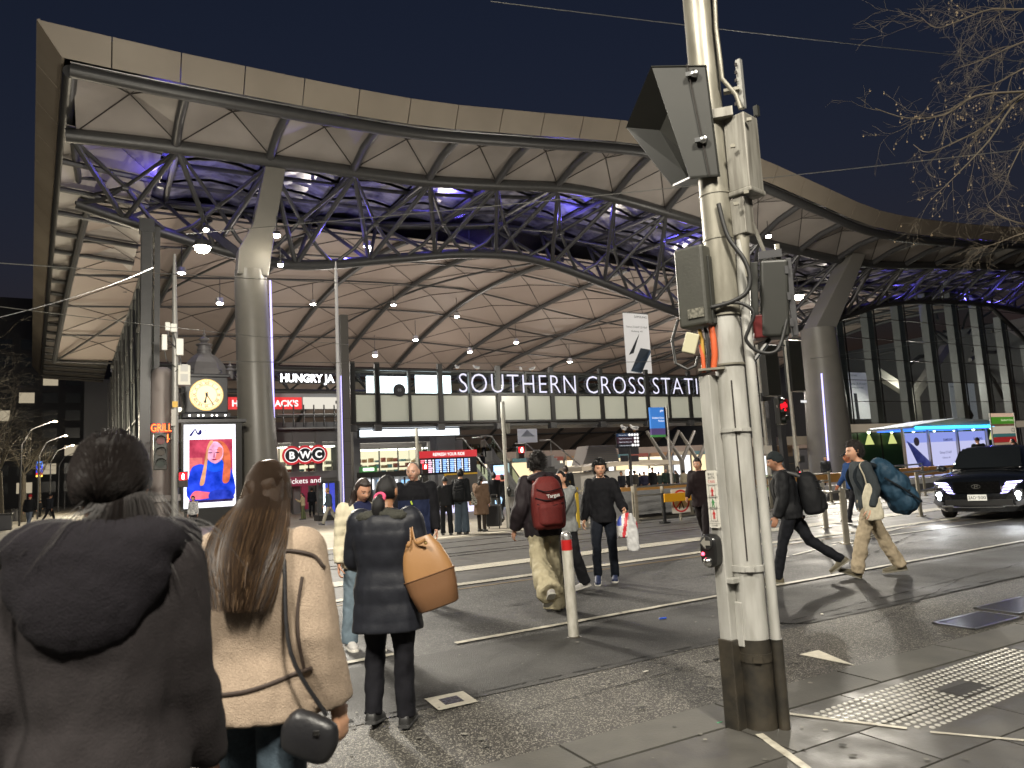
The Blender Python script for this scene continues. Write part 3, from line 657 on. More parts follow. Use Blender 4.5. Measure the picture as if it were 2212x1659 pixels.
wall('wall', M_DGREY, sh, rect(520, 935, 990, 1112, 54.5), 54.5, .3)
shopwin(603, 962, 728, 1022, 52, M_LIT, 2, sh); shopwin(778, 968, 900, 1028, 52, M_LIT, 3, sh); shopwin(902, 965, 930, 1030, 52, M_LIT, 3, sh)
wall('cornice', M_MGREY, sh, rect(520, 850, 735, 884, 51), 51, .3); wall('sign_band', lamp_mat('band_cream', (1, .93, .80), .5), sh, rect(655, 858, 728, 883, 50.9), 50.9, .08)
wall('lower_band', M_DGREY, sh, rect(600, 1018, 735, 1034, 51.2), 51.2, .6); wall('soffit_band', M_DGREY, sh, rect(520, 912, 735, 956, 51.4), 51.4, .5); wall('soffit_band', M_DGREY, sh, rect(770, 922, 985, 955, 51.4), 51.4, .5)
for x in (640, 690, 772, 938, 955): wall('pier', M_MGREY if x > 900 else M_DGREY, sh, rect(x - 7, 930, x + 7, 1110, 51.3), 51.3, .5)
wall('lift_shaft', M_MGREY, sh, rect(945, 925, 985, 1060, 51.0), 51.0, 2); wall('lift_door', mat('lift_steel', (.4, .4, .42), .3, .8), sh, rect(985, 950, 1010, 1010, 53), 53, .2)
for k in range(6):
    x = 612 + 22*k; u, z = UZ(x, 890, 50.5); MB('s').tube([(u, 50.5, z + .5), (u, 50.5, z - 1.0)], .05, 6).build('hanger', M_BEAM2, sh)
u0, u1, z0, z1 = rect(600, 891, 730, 895, 50.5); MB('s').tube([(u0, 50.5, z0), (u1, 50.5, z0)], .05, 6).build('canopy_rail', MATS['bright_trim'], sh)
MB('s').bb((u0, 50.4, z0 - 1.0), (u1, 52, z0 - .9)).build('canopy', M_MGREY, sh)
r = rect(493, 858, 652, 884, 50.6); hj = thing('shop_sign', "red fascia sign with white HUNGRY JACK'S lettering behind the column", 'sign', S(r[0], 50.6, r[2]))
wall('board', mat('sign_red_lit', (.5, .03, .03), .4, emit=((.7, .03, .035), .55)), hj, r, 50.6, .1); text("HUNGRY JACK'S", (r[3]-r[2])*.72, M_TXT, hj, ((r[0]+r[1])/2, 50.58, r[2] + (r[3]-r[2])*.24), (1, 0, 0), (0, 0, 1), frame='s', bold=.03, width=(r[1]-r[0])*.9)
r = rect(606, 812, 722, 825, 50.4); hs = thing('roof_lettering', 'row of white lit HUNGRY JA letters standing on the cornice', 'sign', S(r[0], 50.4, r[2]))
text('HUNGRY JA', .75, lamp_mat('letters_lit', (.95, .96, 1), 3.0), hs, ((r[0]+r[1])/2, 50.4, r[2]), (1, 0, 0), (0, 0, 1), frame='s', width=r[1]-r[0], bold=.03)
wall('rail', M_BEAM, hs, (r[0] - .1, r[1] + .1, r[2] - .12, r[2] - .02), 50.42, .06)
r = rect(604, 1030, 692, 1050, 50.2); ts = thing('ticket_sign', 'maroon sign band reading Tickets and', 'sign', S(r[0], 50.2, r[2])); wall('board', M_MAROON, ts, r, 50.2, .15)
text('Tickets and', (r[3]-r[2])*.8, M_TXT, ts, (r[0] + .35, 50.18, r[2] + .18), (1, 0, 0), (0, 0, 1), frame='s', align='LEFT', width=(r[1]-r[0])*.88)
wall('support', M_MAROON, ts, rect(652, 1050, 666, 1100, 50.3), 50.3, .3); wall('lit_panel', lamp_mat('orange_panel', (1, .18, .04), 1.4), ts, rect(608, 1053, 620, 1080, 50.3), 50.3, .1)
bw = thing('roundel_sign', 'three joined red roundels with white letters B and W', 'sign', S(*atv(657, 985, 49)))
for k, ch in enumerate(('B', 'W', 'C')):
    x = 630 + 28.5*k; u, z = UZ(x, 984 - 1.5*k, 49); rr = .62
    for nm, m_, ra, dv in (('ring', M_RED, rr, 0), ('inner_ring', M_TXT, rr*.76, -.03), ('disc', mat('disc_black', (.01, .012, .018), .4), rr*.70, -.06)):
        mb = MB('s'); mb.lathe((u, 49 + dv, z), [(ra, 0), (ra, .06)], 28, M=Matrix.Rotation(R(90), 3, 'X')); mb.build(nm, m_, bw)
    text(ch, rr*1.05, M_TXT, bw, (u, 48.86, z - rr*.36), (1, 0, 0), (0, 0, 1), frame='s', bold=.03)
# automatic doors and wifi sign to the right of the post
dr = thing('entry_doors', 'glazed entry with white curtains under a small green lit sign', 'door', S(*atv(840, 1080, 49)))
wall('door_frame', M_FRAME, dr, rect(775, 1018, 905, 1030, 49), 49, .4); wall('back', mat('curtain', (.5, .5, .5), .7, noise_=(3, (.2, .2, .22), .4), stretch=(6, 6, .4)), dr, rect(778, 1030, 900, 1105, 52.5), 52.5, .1)
for k in range(4): wall('lit_pane', lamp_mat('pane_blue', (.35, .65, 1), .8) if k % 2 else M_LITW, dr, rect(790 + 26*k, 1036, 808 + 26*k, 1058, 52.3), 52.3, .05)
for k in range(6): wall('door_mullion', M_FRAME, dr, rect(778 + 24*k, 1030, 781 + 24*k, 1105, 49.2), 49.2, .1)
wall('green_sign', mat('green_board', (.02, .10, .03), .4, emit=((.08, .3, .08), .2)), dr, rect(777, 1008, 815, 1020, 48.9), 48.9, .1); wall('green_sign_light', lamp_mat('sign_lit', (.8, 1, .75), 2.0), dr, rect(785, 1011, 808, 1017, 48.8), 48.8, .06)
# ticket machine / glass kiosk left of the post
gk = thing('display_cabinet', 'tall glass cabinet lit blue inside, in front of the ticket hall', 'cabinet', S(*atv(710, 1112, 40)))
u0, u1, z0, z1 = rect(687, 1040, 733, 1112, 40); z0 = floor_z(40)
MB('s').bb((u0, 40, z0), (u1, 41, z0 + .3)).build('plinth', M_FRAME, gk); MB('s').bb((u0, 40, z0 + .3), (u1, 40.03, z1)).build('pane', M_GLW, gk)
for u in (u0, (u0+u1)/2, u1): MB('s').bb((u - .03, 39.97, z0 + .3), (u + .03, 40.05, z1)).build('frame_bar', M_BEAM2, gk)
MB('s').bb(((u0+u1)/2, 40.9, z0 + .4), (u1, 40.95, z1 - .1)).build('blue_panel', lamp_mat('deep_blue', (.10, .12, .9), .6), gk); MB('s').bb(((u0+u1)/2 - .12, 40.6, z0 + .4), ((u0+u1)/2 - .04, 40.66, z1 - .1)).build('tube', lamp_mat('tube_white', (.8, .85, 1), 4), gk)
# departure board
dv = 44.0; db = thing('departure_board', 'wide departure board under a red REFRESH YOUR RIDE banner', 'display board', S(*atv(968, 1030, dv)))
r = rect(905, 988, 1030, 1024, dv); scr = wall('screen', mat('screen_black', (.008, .008, .012), .3), db, r, dv, .3)
rb = rect(906, 973, 1030, 988, dv); bnr = wall('banner', M_RED, db, rb, dv - .02, .3); text('REFRESH YOUR RIDE', (rb[3]-rb[2])*.62, M_TXT, bnr, ((rb[0]+rb[1])/2, dv - .04, rb[2] + .12), (1, 0, 0), (0, 0, 1), frame='s', bold=.02, width=(rb[1]-rb[0])*.55)
W_ = r[1] - r[0]
for k in range(7):
    a = r[0] + W_*(.03 + .125*k); b = a + W_*.095; cm = [lamp_mat('led_red', (1, .2, .25), 1.3), lamp_mat('led_pink', (1, .6, .75), 1.0), lamp_mat('led_blue', (.3, .5, 1), 1.2)][0 if k < 1 else (1 if k < 2 else 2)]
    for q in range(7):
        z = r[2] + (r[3]-r[2])*(.82 - .115*q); MB('s').bb((a, dv - .02, z), (a + (b-a)*RND.uniform(.5, .75), dv - .005, z + (r[3]-r[2])*.075)).build('text_row', cm, scr); MB('s').bb((b - (b-a)*.18, dv - .02, z), (b, dv - .005, z + (r[3]-r[2])*.075)).build('time_dot', M_LITW, scr)
for u in (r[0] + .4, r[1] - .4): MB('s').tube([(u, dv + .5, floor_z(dv)), (u, dv + .5, r[2])], .08, 8).build('leg', M_BEAM2, db)
yb = thing('notice_board', 'dark blank board in a yellow frame below the departure board', 'board', S(*atv(1000, 1090, 42)))
r = rect(964, 1025, 1032, 1073, 42); wall('board', mat('board_grey', (.07, .065, .06), .5), yb, r, 42, .1)
for a in ((r[0] - .1, r[0], r[2], r[3]), (r[0] - .1, r[1], r[3], r[3] + .1), (r[0] - .1, r[1], r[2] - .1, r[2])): wall('frame', mat('frame_yellow', (.55, .32, .02), .5), yb, a, 41.95, .12)
for u in (r[0], r[1] - .1): wall('leg', M_BEAM2, yb, (u, u + .08, floor_z(42), r[2]), 42.02, .08)
# long lit counter panels
for i, (a, lab) in enumerate((((610, 1115, 745, 1120), 'pale lit floor strip by the ticket hall'),)):
    pass
cp = thing('info_counter', 'low white lit counter behind the waiting group', 'counter', S(*atv(1010, 1110, 40)))
for k in range(3): wall('lit_front', lamp_mat('lilac_lit', (.72, .70, 1), .9), cp, rect(945 + 40*k, 1085, 983 + 40*k, 1128, 38), 38, .4)
wall('lit_sign', M_LITW, cp, rect(1030, 1040, 1075, 1048, 46), 46, .1)
# advertising screen and escalator
ad = thing('advert_screen', 'slim upright screen showing food on a red plate beside the escalator', 'screen', S(*atv(1080, 1095, 40)))
r = rect(1068, 1005, 1094, 1088, 40); wall('case', M_FRAME, ad, (r[0] - .08, r[1] + .08, floor_z(40), r[3] + .1), 40.02, .25); wall('screen', lamp_mat('screen_blue', (.42, .66, 1), 1.2), ad, r, 40, .03)
wall('dish', lamp_mat('dish_red', (.7, .12, .12), 1.0), ad, (r[0] + .03, r[1] - .03, r[2] + 1.0, r[2] + 1.75), 39.97, .03)
text('NACHOS', .22, lamp_mat('screen_txt', (1, 1, 1), 1.8), ad, ((r[0]+r[1])/2, 39.96, r[3] - .3), (1, 0, 0), (0, 0, 1), frame='s', width=(r[1]-r[0])*.9)
def flight(name, label, top, bot, v, width, steps, glassy):
    """stairs or escalator descending towards the right"""
    (ua, za), (ub, zb) = UZ(*top, v), UZ(*bot, v); t = thing(name, label, 'escalator' if glassy else 'stairs', S(ub, v, zb))
    for k in range(steps):
        u0 = ua + (ub-ua)*k/steps; u1 = ua + (ub-ua)*(k+1)/steps; z = za + (zb-za)*(k+1)/steps
        MB('s').bb((u0, v, z - .9 if z - .9 > FZ else FZ), (u1, v + width, z)).build('step', M_MGREY, t)
        if not glassy: MB('s').bb((u1 - .05, v - .01, z - .05), (u1 + .02, v + width, z + .005)).build('nosing', MATS['pale_paint'], t)
    for vv in (v - .05, v + width):
        m_ = M_BEAM2 if glassy else MATS['bright_trim']
        MB('s').tube([(ua - 1, vv, za + 1.0), (ua, vv, za + 1.0), (ub, vv, zb + 1.0), (ub + .8, vv, zb + 1.0)], .06, 8).build('handrail', MATS['bright_trim'], t, smooth=True)
        if glassy:
            mb = MB('s'); mb.prism([(ua, vv, za + .05), (ub, vv, zb + .05), (ub, vv, zb + .95), (ua, vv, za + .95)], (0, .03, 0)); mb.build('glass_side', M_GL, t)
            mb = MB('s'); mb.prism([(ua, vv, za - .7), (ub, vv, zb - .25), (ub, vv, zb + .05), (ua, vv, za + .05)], (0, .1, 0)); mb.build('skirt', M_MGREY, t)
        else:
            for k in range(5):
                u = ua + (ub-ua)*k/4; z = za + (zb-za)*k/4; MB('s').tube([(u, vv, z - .1), (u, vv, z + 1)], .035, 6).build('baluster', MATS['bright_trim'], t)
    return t
flight('escalator', 'escalator with glass sides and riders behind the departure board', (1000, 975), (1088, 1085), 52, 1.6, 22, True)
flight('escalator', 'second escalator with a bright handrail further right', (1062, 968), (1140, 1082), 55, 1.6, 22, True)
flight('staircase', 'wide pale staircase with steel handrails behind the crowd', (1190, 978), (1318, 1085), 50, 4.0, 20, False)
# mezzanine slab behind the escalators
mz = thing('mezzanine', 'upper floor edge behind the escalators with a glass rail', 'platform', S(20, 60, 3)); r = rect(900, 985, 1075, 996, 60)
MB('s').bb((r[0], 60, r[2]), (r[1], 70, r[3])).build('slab', M_MGREY, mz); MB('s').bb((r[0], 60, r[3]), (r[1], 60.03, r[3] + 1)).build('rail_glass', M_GL, mz)
# hanging banners
def banner(name, x0, y0, x1, y1, v, label, txts, shape=None, m_=None):
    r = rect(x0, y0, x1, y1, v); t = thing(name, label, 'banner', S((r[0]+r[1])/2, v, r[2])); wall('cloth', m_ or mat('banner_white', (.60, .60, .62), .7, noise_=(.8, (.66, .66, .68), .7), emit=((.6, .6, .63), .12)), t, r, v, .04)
    W, H = r[1]-r[0], r[3]-r[2]
    for s, fx, fy, h, wd in txts: text(s, H*h, mat('banner_ink', (.02, .02, .03), .6), t, (r[0] + W*fx, v - .02, r[2] + H*fy), (1, 0, 0), (0, 0, 1), frame='s', width=W*wd)
    for k, (pts, c) in enumerate(shape or ()):
        mb = MB('s'); mb.prism([(r[0] + W*a, v - .03, r[2] + H*b) for a, b in pts], (0, -.02, 0)); mb.build('printed_phone', mat('print_' + c, c, .5), t)
    MB('s').tube([(r[0], v, r[3] + .05), (r[1], v, r[3] + .05)], .05, 6).build('rod', M_BEAM2, t)
banner('phone_banner', 1350, 678, 1404, 806, 47, 'tall hanging banner with a phone picture above the sign bridge', [('SAMSUNG', .68, .93, .05, .5), ('Galaxy Z Fold7 | Z Flip7', .5, .76, .04, .84), ('Galaxy AI', .5, .69, .035, .45)],
       [([(.12, .30), (.55, .62), (.58, .66), (.30, .33)], '1c1f26'), ([(.15, .03), (.95, .40), (1.0, .36), (.55, .0)], '3a4a5e'), ([(.16, .04), (.60, .42), (.96, .40), (.60, .02)], '26303c')])
banner('cone_banner', 1118, 912, 1160, 956, 60, 'white hanging banner with a dark cone below the sign bridge', [], [([(.28, 1), (.62, 1), (.45, .72)], '15161a'), ([(.15, .30), (.85, .30), (.48, .62)], 'a8acb2')])
# wayfinding pylon
wf = thing('direction_sign', 'dark wayfinding sign on a post listing platforms with white symbols', 'sign', S(*atv(1362, 1075, 30)))
r = rect(1335, 936, 1380, 966, 30)
for k, c in enumerate(('14263f', '2a1620', '2a1620', '15151a')):
    z1 = r[3] - (r[3]-r[2])*k/4; z0 = r[3] - (r[3]-r[2])*(k+1)/4 + .02; wall('panel', mat('way_%s' % c, c, .4, emit=(c, .6)), wf, (r[0], r[1], z0, z1), 30, .1)
    text(('Metropolitan Trains', 'Regional Trains Platforms 1-8', 'Regional Trains Platforms 15-16', 'Coaches, Airport Express Buses')[k], (z1-z0)*.5, lamp_mat('way_text', (.7, .72, .8), .7), wf, (r[0] + .05, 29.98, z0 + (z1-z0)*.28), (1, 0, 0), (0, 0, 1), frame='s', align='LEFT', width=(r[1]-r[0])*.6)
    for q in range((4, 2, 2, 3)[k]):
        u = r[1] - .1 - .17*q; mb = MB('s'); mb.lathe((u, 29.97, (z0+z1)/2), [(.065, 0), (.065, .02)], 12, M=Matrix.Rotation(R(90), 3, 'X')); mb.build('symbol', M_TXT, wf)
for (x0, y0, x1, y1) in ((1338, 967, 1357, 981), (1361, 967, 1380, 981), (1342, 984, 1357, 997), (1362, 984, 1380, 997)): wall('small_panel', mat('way_small', (.02, .02, .025), .4), wf, rect(x0, y0, x1, y1, 30), 30, .08)
u, z = UZ(1361, 966, 30); MB('s').tube([(u, 30.06, floor_z(30)), (u, 30.06, z)], .07, 8).build('post', M_BEAM2, wf); wall('frame', M_BEAM2, wf, (r[0] - .04, r[1] + .04, r[2] - .05, r[3] + .04), 30.1, .03)
# white kiosk with curved canopy
kk = thing('kiosk', 'white kiosk with a curved canopy and bright counter light behind the crowd', 'kiosk', S(*atv(1380, 1060, 44)))
r = rect(1265, 1012, 1450, 1062, 44); z0 = floor_z(44)
wall('body', mat('kiosk_white', (.55, .52, .48), .5), kk, (r[0], r[0] + (r[1]-r[0])*.55, z0, r[3] - .1), 44.6, 2); wall('back', M_LIT, kk, (r[0] + (r[1]-r[0])*.5, r[1], z0 + .9, r[3] - .3), 46.4, .1); wall('counter', mat('counter_wood', (.3, .2, .12), .5), kk, (r[0] + (r[1]-r[0])*.5, r[1], z0, z0 + .95), 44.7, .6)
mb = MB('s'); n = 10
for i in range(n):
    a, b = r[0] - .4 + (r[1]-r[0] + 1.2)*i/n, r[0] - .4 + (r[1]-r[0] + 1.2)*(i+1)/n; zc_ = lambda u: r[3] + .28*math.sin((u - r[0])/(r[1]-r[0])*2.6)
    mb.prism([(a, 43.8, zc_(a)), (b, 43.8, zc_(b)), (b, 43.8, zc_(b) + .32), (a, 43.8, zc_(a) + .32)], (0, 3, 0))
mb.build('canopy', mat('canopy_cream', (.62, .54, .44), .5), kk, smooth=True)
for k in range(3): MB('s').bb((r[0] + (r[1]-r[0])*(.52 + .14*k), 44.5, r[3] - .5), (r[0] + (r[1]-r[0])*(.62 + .14*k), 44.6, r[3] - .12)).build('light_box', lamp_mat('kiosk_lit', (1, .95, .85), 5 if k == 0 else 1.2), kk)
text('TM', .35, lamp_mat('tm_blue', (.5, .6, 1), 2.5), kk, (r[0] + (r[1]-r[0])*.88, 44.4, r[3] - .5), (1, 0, 0), (0, 0, 1), frame='s')
lv = thing('vent_box', 'grey louvred ventilation box behind the kiosk roof', 'vent', S(*atv(1300, 1000, 58))); r = rect(1258, 962, 1338, 1003, 58)
mb = MB('s'); mb.prism([(r[0], 58, r[2]), (r[1], 58, r[2]), (r[1] - .5, 58, r[3]), (r[0] + .8, 58, r[3])], (0, 2, 0)); mb.build('casing', mat('vent_grey', (.30, .28, .25), .6), lv)
for k in range(9): wall('louvre', M_MGREY, lv, (r[0] + .5, r[1] - .2, r[2] + .2*k + .06, r[2] + .2*k + .12), 57.95, .06)
wall('support', M_DGREY, lv, (r[0] + 1, r[1] - 1, FZ, r[2]), 58.5, 1)
# far lattice columns of the hall and lights
for i, (x, y) in enumerate(((1440, 1000), (1475, 1000), (1510, 985))):
    t = thing('branching_column', ('pale branching steel column beyond the wayfinding sign', 'middle branching column deep in the hall', 'branching column just left of the big pole, deep in the hall')[i], 'column', S(*atv(x, 1040, 80)))
    u, _ = UZ(x, 1020, 80); u2, z2 = UZ(x, 1000, 80)
    MB('s').tube([(u, 80, FZ), (u, 80, z2 + .5)], .35, 10).build('stem', M_COL, t, smooth=True)
    for d in (-3.0, 2.8): MB('s').tube([(u, 80, z2 + .3), (u + d, 80, z2 + 4.5)], [.3, .2], 8).build('branch', M_COL, t, smooth=True)
hb = thing('hall_shops', 'distant lit shop row deep in the hall', 'shop', S(40, 86, FZ))
wall('wall', M_DGREY, hb, (14, 112, FZ, 3.4), 88, .4); wall('upper_band', mat('bulkhead', (.30, .24, .20), .6), hb, (26, 112, 3.2, 4.4), 87.6, .4)
wall('added_end_wall', M_DGREY, hb, (-4, 175, FZ, 22), 149, .5); MB('s').bb((128, 60, FZ), (128.5, 149, 22)).build('added_side_wall', M_DGREY, hb)  # walls added to shut out the sky glow behind the hall
k = 0; u = 26
while u < 84:
    w_ = RND.uniform(2.5, 5.5); MB('s').bb((u, 87.4, .0), (u + w_ - .5, 87.5, 2.9)).build('lit_front', [M_LIT, M_LITW, lamp_mat('shop_yellow', (1, .78, .45), .8), M_LIT][k % 4], hb)
    MB('s').bb((u, 87.2, 2.95), (u + w_ - .5, 87.35, 3.5)).build('shop_fascia', M_SHELF[k % 4], hb)
    u += w_; k += 1
# ================================================================== right hand glass hall front
gh = thing('hall_glass_front', 'tall arched glass front of grey columns and fine transoms at the right', 'glass wall', S(85, 52, FZ))
GV = 52; mx_ = [1762, 1813, 1878, 1943, 2003, 2057, 2112, 2167, 2225]; tops = [700, 690, 672, 655, 640, 640, 655, 700, 760]
gu = []
for x, y in zip(mx_, tops):
    u, z = UZ(x, y, GV); gu.append((u, z)); MB('s').bb((u - .55, GV, FZ), (u + .45, GV + .9, z + 1)).build('column', mat('mullion_grey', (.20, .20, .205), .45, .2), gh)
    MB('s').bb((u + .55, GV - .1, FZ), (u + .7, GV, z + .6)).build('pane_joint', M_FRAME, gh)
for i in range(len(gu)-1):
    (a, za), (b, zb) = gu[i], gu[i+1]
    for k in range(7):
        z0 = 5.0 + 2.4*k; z1 = z0 + 2.34
        if z0 > max(za, zb): continue
        ztop = min(z1, za + .8) , min(z1, zb + .8)
        if min(ztop) <= z0 + .05: continue
        mb = MB('s'); mb.prism([(a + .72, GV - .06, z0), (b + .54, GV - .06, z0), (b + .54, GV - .06, ztop[1]), (a + .72, GV - .06, ztop[0])], (0, .03, 0)); mb.build('pane', M_GLW, gh)
    MB('s').tube([(a, GV - .1, za + .7), ((a+b)/2, GV - .1, (za+zb)/2 + .9), (b, GV - .1, zb + .7)], .3, 8).build('arch_beam', M_BEAM, gh, smooth=True)
for k in range(7): MB('s').bb((gu[0][0], GV - .12, 4.96 + 2.4*k), (gu[-1][0], GV - .02, 5.03 + 2.4*k)).build('transom', M_FRAME, gh)
# shop below the glass front
gs = thing('green_shop', 'dark green glazed shop front with downlights and glowing light cone shapes under the glass hall', 'shop', S(*atv(1900, 1050, 50)))
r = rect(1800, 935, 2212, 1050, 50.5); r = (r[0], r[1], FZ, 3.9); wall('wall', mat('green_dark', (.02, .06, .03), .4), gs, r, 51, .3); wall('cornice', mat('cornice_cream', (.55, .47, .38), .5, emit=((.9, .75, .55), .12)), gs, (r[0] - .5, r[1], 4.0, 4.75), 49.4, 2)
for k in range(8):
    u = r[0] + 1.2 + 3.9*k; mb = MB('s'); mb.prism([(u, 50.3, 2.6), (u + 1.5, 50.3, 2.6), (u + .75, 50.3, 3.9)], (0, .05, 0)); mb.build('light_cone', lamp_mat('cone_yellow', (.8, .85, .3), .5), gs)  # flat glowing triangles stand for the light below each downlight
    MB('s').ball((u + .75, 50.3, 3.9), .16, 8, 6).build('downlight', lamp_mat('down_green', (.75, 1, .6), 6), gs)
    MB('s').bb((u - 1.0, 50.4, FZ), (u - .9, 50.5, 3.9)).build('shop_mullion', M_FRAME, gs)
text('THE', 1.0, lamp_mat('reflected_letters', (.75, 1, .95), 1.6), gs, (UZ(1817, 970, 50.2)[0], 50.2, UZ(1817, 966, 50.2)[1]), (-1, 0, 0), (0, 0, 1), frame='s', extrude=-.02, bold=.03)  # mirrored glowing letters stand for a sign reflected in the glass
text('cafe', .6, MATS['reflected_letters'], gs, (UZ(1813, 985, 50.2)[0], 50.2, UZ(1813, 982, 50.2)[1]), (-1, 0, 0), (0, 0, 1), frame='s', extrude=-.02)
ws = thing('warm_shop', 'small warm lit shop with shelves between the big pole and the grey column', 'shop', S(*atv(1700, 1050, 50)))
r = rect(1640, 962, 1742, 1050, 50); r = (r[0], r[1], FZ, r[3]); wall('wall', mat('shop_timber', (.35, .25, .18), .5), ws, r, 51.5, .3)
for (x0, y0, x1, y1, m_) in ((1640, 985, 1660, 1035, M_LITW), (1672, 985, 1692, 1040, M_LIT), (1700, 985, 1738, 1000, M_DGREY), (1700, 1002, 1722, 1040, M_DGREY)): wall('bay', m_, ws, rect(x0, y0, x1, y1, 51.4), 51.4, .06)
for k in range(5): wall('shelf_goods', M_SHELF[k % 4], ws, rect(1673, 990 + 9*k, 1690, 995 + 9*k, 51.2), 51.2, .1)
wall('canopy', mat('canopy_cream', (.62, .54, .44), .5), ws, (r[0] - .5, r[1] + .3, r[3], r[3] + .8), 49.2, 2)
banner('phone_banner', 1825, 805, 1880, 905, 66, 'white phone banner behind the glass front beside the grey column', [('SAMSUNG', .3, .92, .05, .5), ('Galaxy Z Fold7', .5, .74, .05, .8), ('Galaxy AI', .5, .66, .04, .5)], [([(.36, .0), (.48, .0), (.46, .55), (.34, .55)], '22252b')])
banner('phone_banner', 2055, 828, 2110, 925, 66, 'creased white banner with a dark diamond behind the glass front', [('SAMSUNG', .3, .9, .05, .5)], [([(.30, .28), (.55, .02), (.82, .28), (.62, .55), (.45, .55)], '24262b')])
yc = thing('branching_column', 'big pale Y shaped column behind the glass front', 'column', S(*atv(1990, 1000, 60))); u, z = UZ(1980, 850, 60)
mb = MB('s'); mb.prism([(u - 1, 60, FZ), (u + 1, 60, FZ), (u + .7, 60, z), (u - .7, 60, z)], (0, 1, 0)); mb.build('stem', M_COL, yc, bevel=.1)
for d, (x, y) in ((-1, (1895, 800)), (1, (2050, 750))):
    ub, zb = UZ(x, y, 60); MB('s').bar((u, 60.5, z - .3), (ub, 60.5, zb), .9, 1.1).build('branch', M_COL, yc)
ht = thing('hall_trusses', 'tangle of dark steel trusses inside the right glass hall', 'truss', S(85, 70, 12))
for k in range(26):
    x0, y0 = RND.uniform(1790, 2200), RND.uniform(650, 830); x1, y1 = x0 + RND.uniform(-90, 90), y0 + RND.uniform(-70, 70); v = RND.uniform(64, 84)
    a, b = atv(x0, y0, v), atv(x1, y1, v + RND.uniform(-6, 6)); MB('s').tube([a, (a+b)/2 + Vector((0, 0, .6)), b], RND.uniform(.14, .34), 8).build('truss_member', M_BEAM2 if k % 3 else M_COL, ht, smooth=True)
for k in range(10):
    u = 56 + 6*k
    for j in range(4):
        v = 60 + 9*j; z = lambda v: 21 - .14*(v - 60); A, B, C, D = (u, v, z(v)), (u + 5.9, v, z(v)), (u + 5.9, v + 8.9, z(v + 8.9)), (u, v + 8.9, z(v + 8.9))
# seagulls
def gull(p, label, face=0, wing=False):
    t = thing('seagull', label, 'bird', p, rotz=face); M_G = mat('gull_white', (.75, .75, .75), .7)
    MB('l').ball((0, 0, .22), .13, 10, 8, (.75, 1.7, .8), Matrix.Rotation(R(18), 3, 'X')).ball((0, .22, .36), .065, 8, 6).tube([(0, .14, .26), (0, .21, .35)], [.08, .06], 8).build('body', M_G, t, smooth=True)
    MB('l').tube([(0, .27, .36), (0, .34, .345)], [.018, .006], 6).build('beak', mat('beak', (.6, .25, .05), .5), t)
    for s in (-1, 1): MB('l').tube([(.045*s, 0, .16), (.045*s, .02, 0)], .01, 5).build('leg', MATS['beak'], t)
    for s in (-1, 1): MB('l').ball((s*(.09 if not wing else .25), -.05, .25 if not wing else .34), .1, 8, 6, (.35 if not wing else 2.0, 2.0 if not wing else 1, .5 if not wing else .2)).build('wing', mat('gull_grey', (.35, .36, .38), .7), t, smooth=True)
for (x, y, l, f, wg) in ((988, 822-3, 'white seagull upright on the bridge edge, leftmost of four', .6, False), (1030, 822-3, 'white seagull leaning forward on the bridge edge, second from left', 1.7, False), (1125, 822-3, 'seagull with spread wings on the bridge edge, third from left', 0.2, True), (1149, 822-3, 'white seagull on the bridge edge, rightmost of four', -1.2, False)):
    u = UZ(x, 799, 45)[0]; gull(S(u, 45, ZTP + .07), l, f, wg)
gull(S(UZ(1351, 935, 30)[0], 30.1, UZ(1351, 935, 30)[1] + .02), 'seagull on the left top corner of the wayfinding sign', .4); gull(S(UZ(1374, 935, 30)[0], 30.1, UZ(1351, 935, 30)[1] + .02), 'seagull on the right top corner of the wayfinding sign', 2.0)
# ================================================================== big signal pole in the foreground
M_PWH = mat('pole_white', (.42, .415, .39), .48, noise_=(4, (.25, .245, .22), .35), bump=(25, .12), stretch=(3, 3, .6), rnoise=.1)
M_PGAL = mat('pole_galvanised', (.30, .285, .235), .42, .3, noise_=(5, (.15, .14, .11), .40), bump=(18, .1), stretch=(2, 2, .5), rnoise=.1)
M_PBLK = mat('pole_black', (.018, .017, .015), .42, noise_=(8, (.05, .042, .03), .35), bump=(14, .35))
M_BOX = mat('box_zinc', (.34, .33, .29), .5, .2, noise_=(5, (.14, .13, .11), .4), stretch=(5, 5, .5), bump=(20, .15))
M_VIS = mat('signal_black', (.022, .023, .020), .38, noise_=(4, (.03, .03, .026), .7)); M_RUB = mat('cable_black', (.018, .018, .018), .5)
M_CHROME = mat('chrome', (.6, .6, .58), .22, 1.0)
pb = S(3.42, 3.40); rv = Vector((pb.y, -pb.x, 0)).normalized(); fv = Vector((pb.x, pb.y, 0)).normalized(); pang = math.atan2(rv.y, rv.x)
def PP(x, y, f=0.0):
    d = ray(x, y); base = pb + fv*f; t = base.dot(fv)/d.dot(fv); p = Vector((d.x*t, d.y*t, EYE + d.z*t)); q = p - pb
    return Vector((q.dot(rv), f, p.z))
pole = thing('signal_pole', 'thick white and galvanised signal pole with a black foot in the foreground', 'pole', pb, rotz=pang)
x0 = PP(1604, 1100).x
for nm, m_, z0, z1, r in (('foot_collar', M_PBLK, 0, .53, .098), ('lower_shaft', M_PWH, .53, 2.52, .092), ('upper_shaft', M_PGAL, 2.52, 6.0, .098)):
    mb = MB('l'); mb.tube([(x0, 0, z0 + (z1-z0)*k/8) for k in range(9)], r, 24); mb.build(nm, m_, pole, smooth=True)
mb = MB('l'); mb.tube([(x0 + .13, -.03, .0), (x0 + .13, -.03, .53)], .034, 12); mb.build('conduit_foot', M_PBLK, pole, smooth=True)
cx1 = x0 + .125
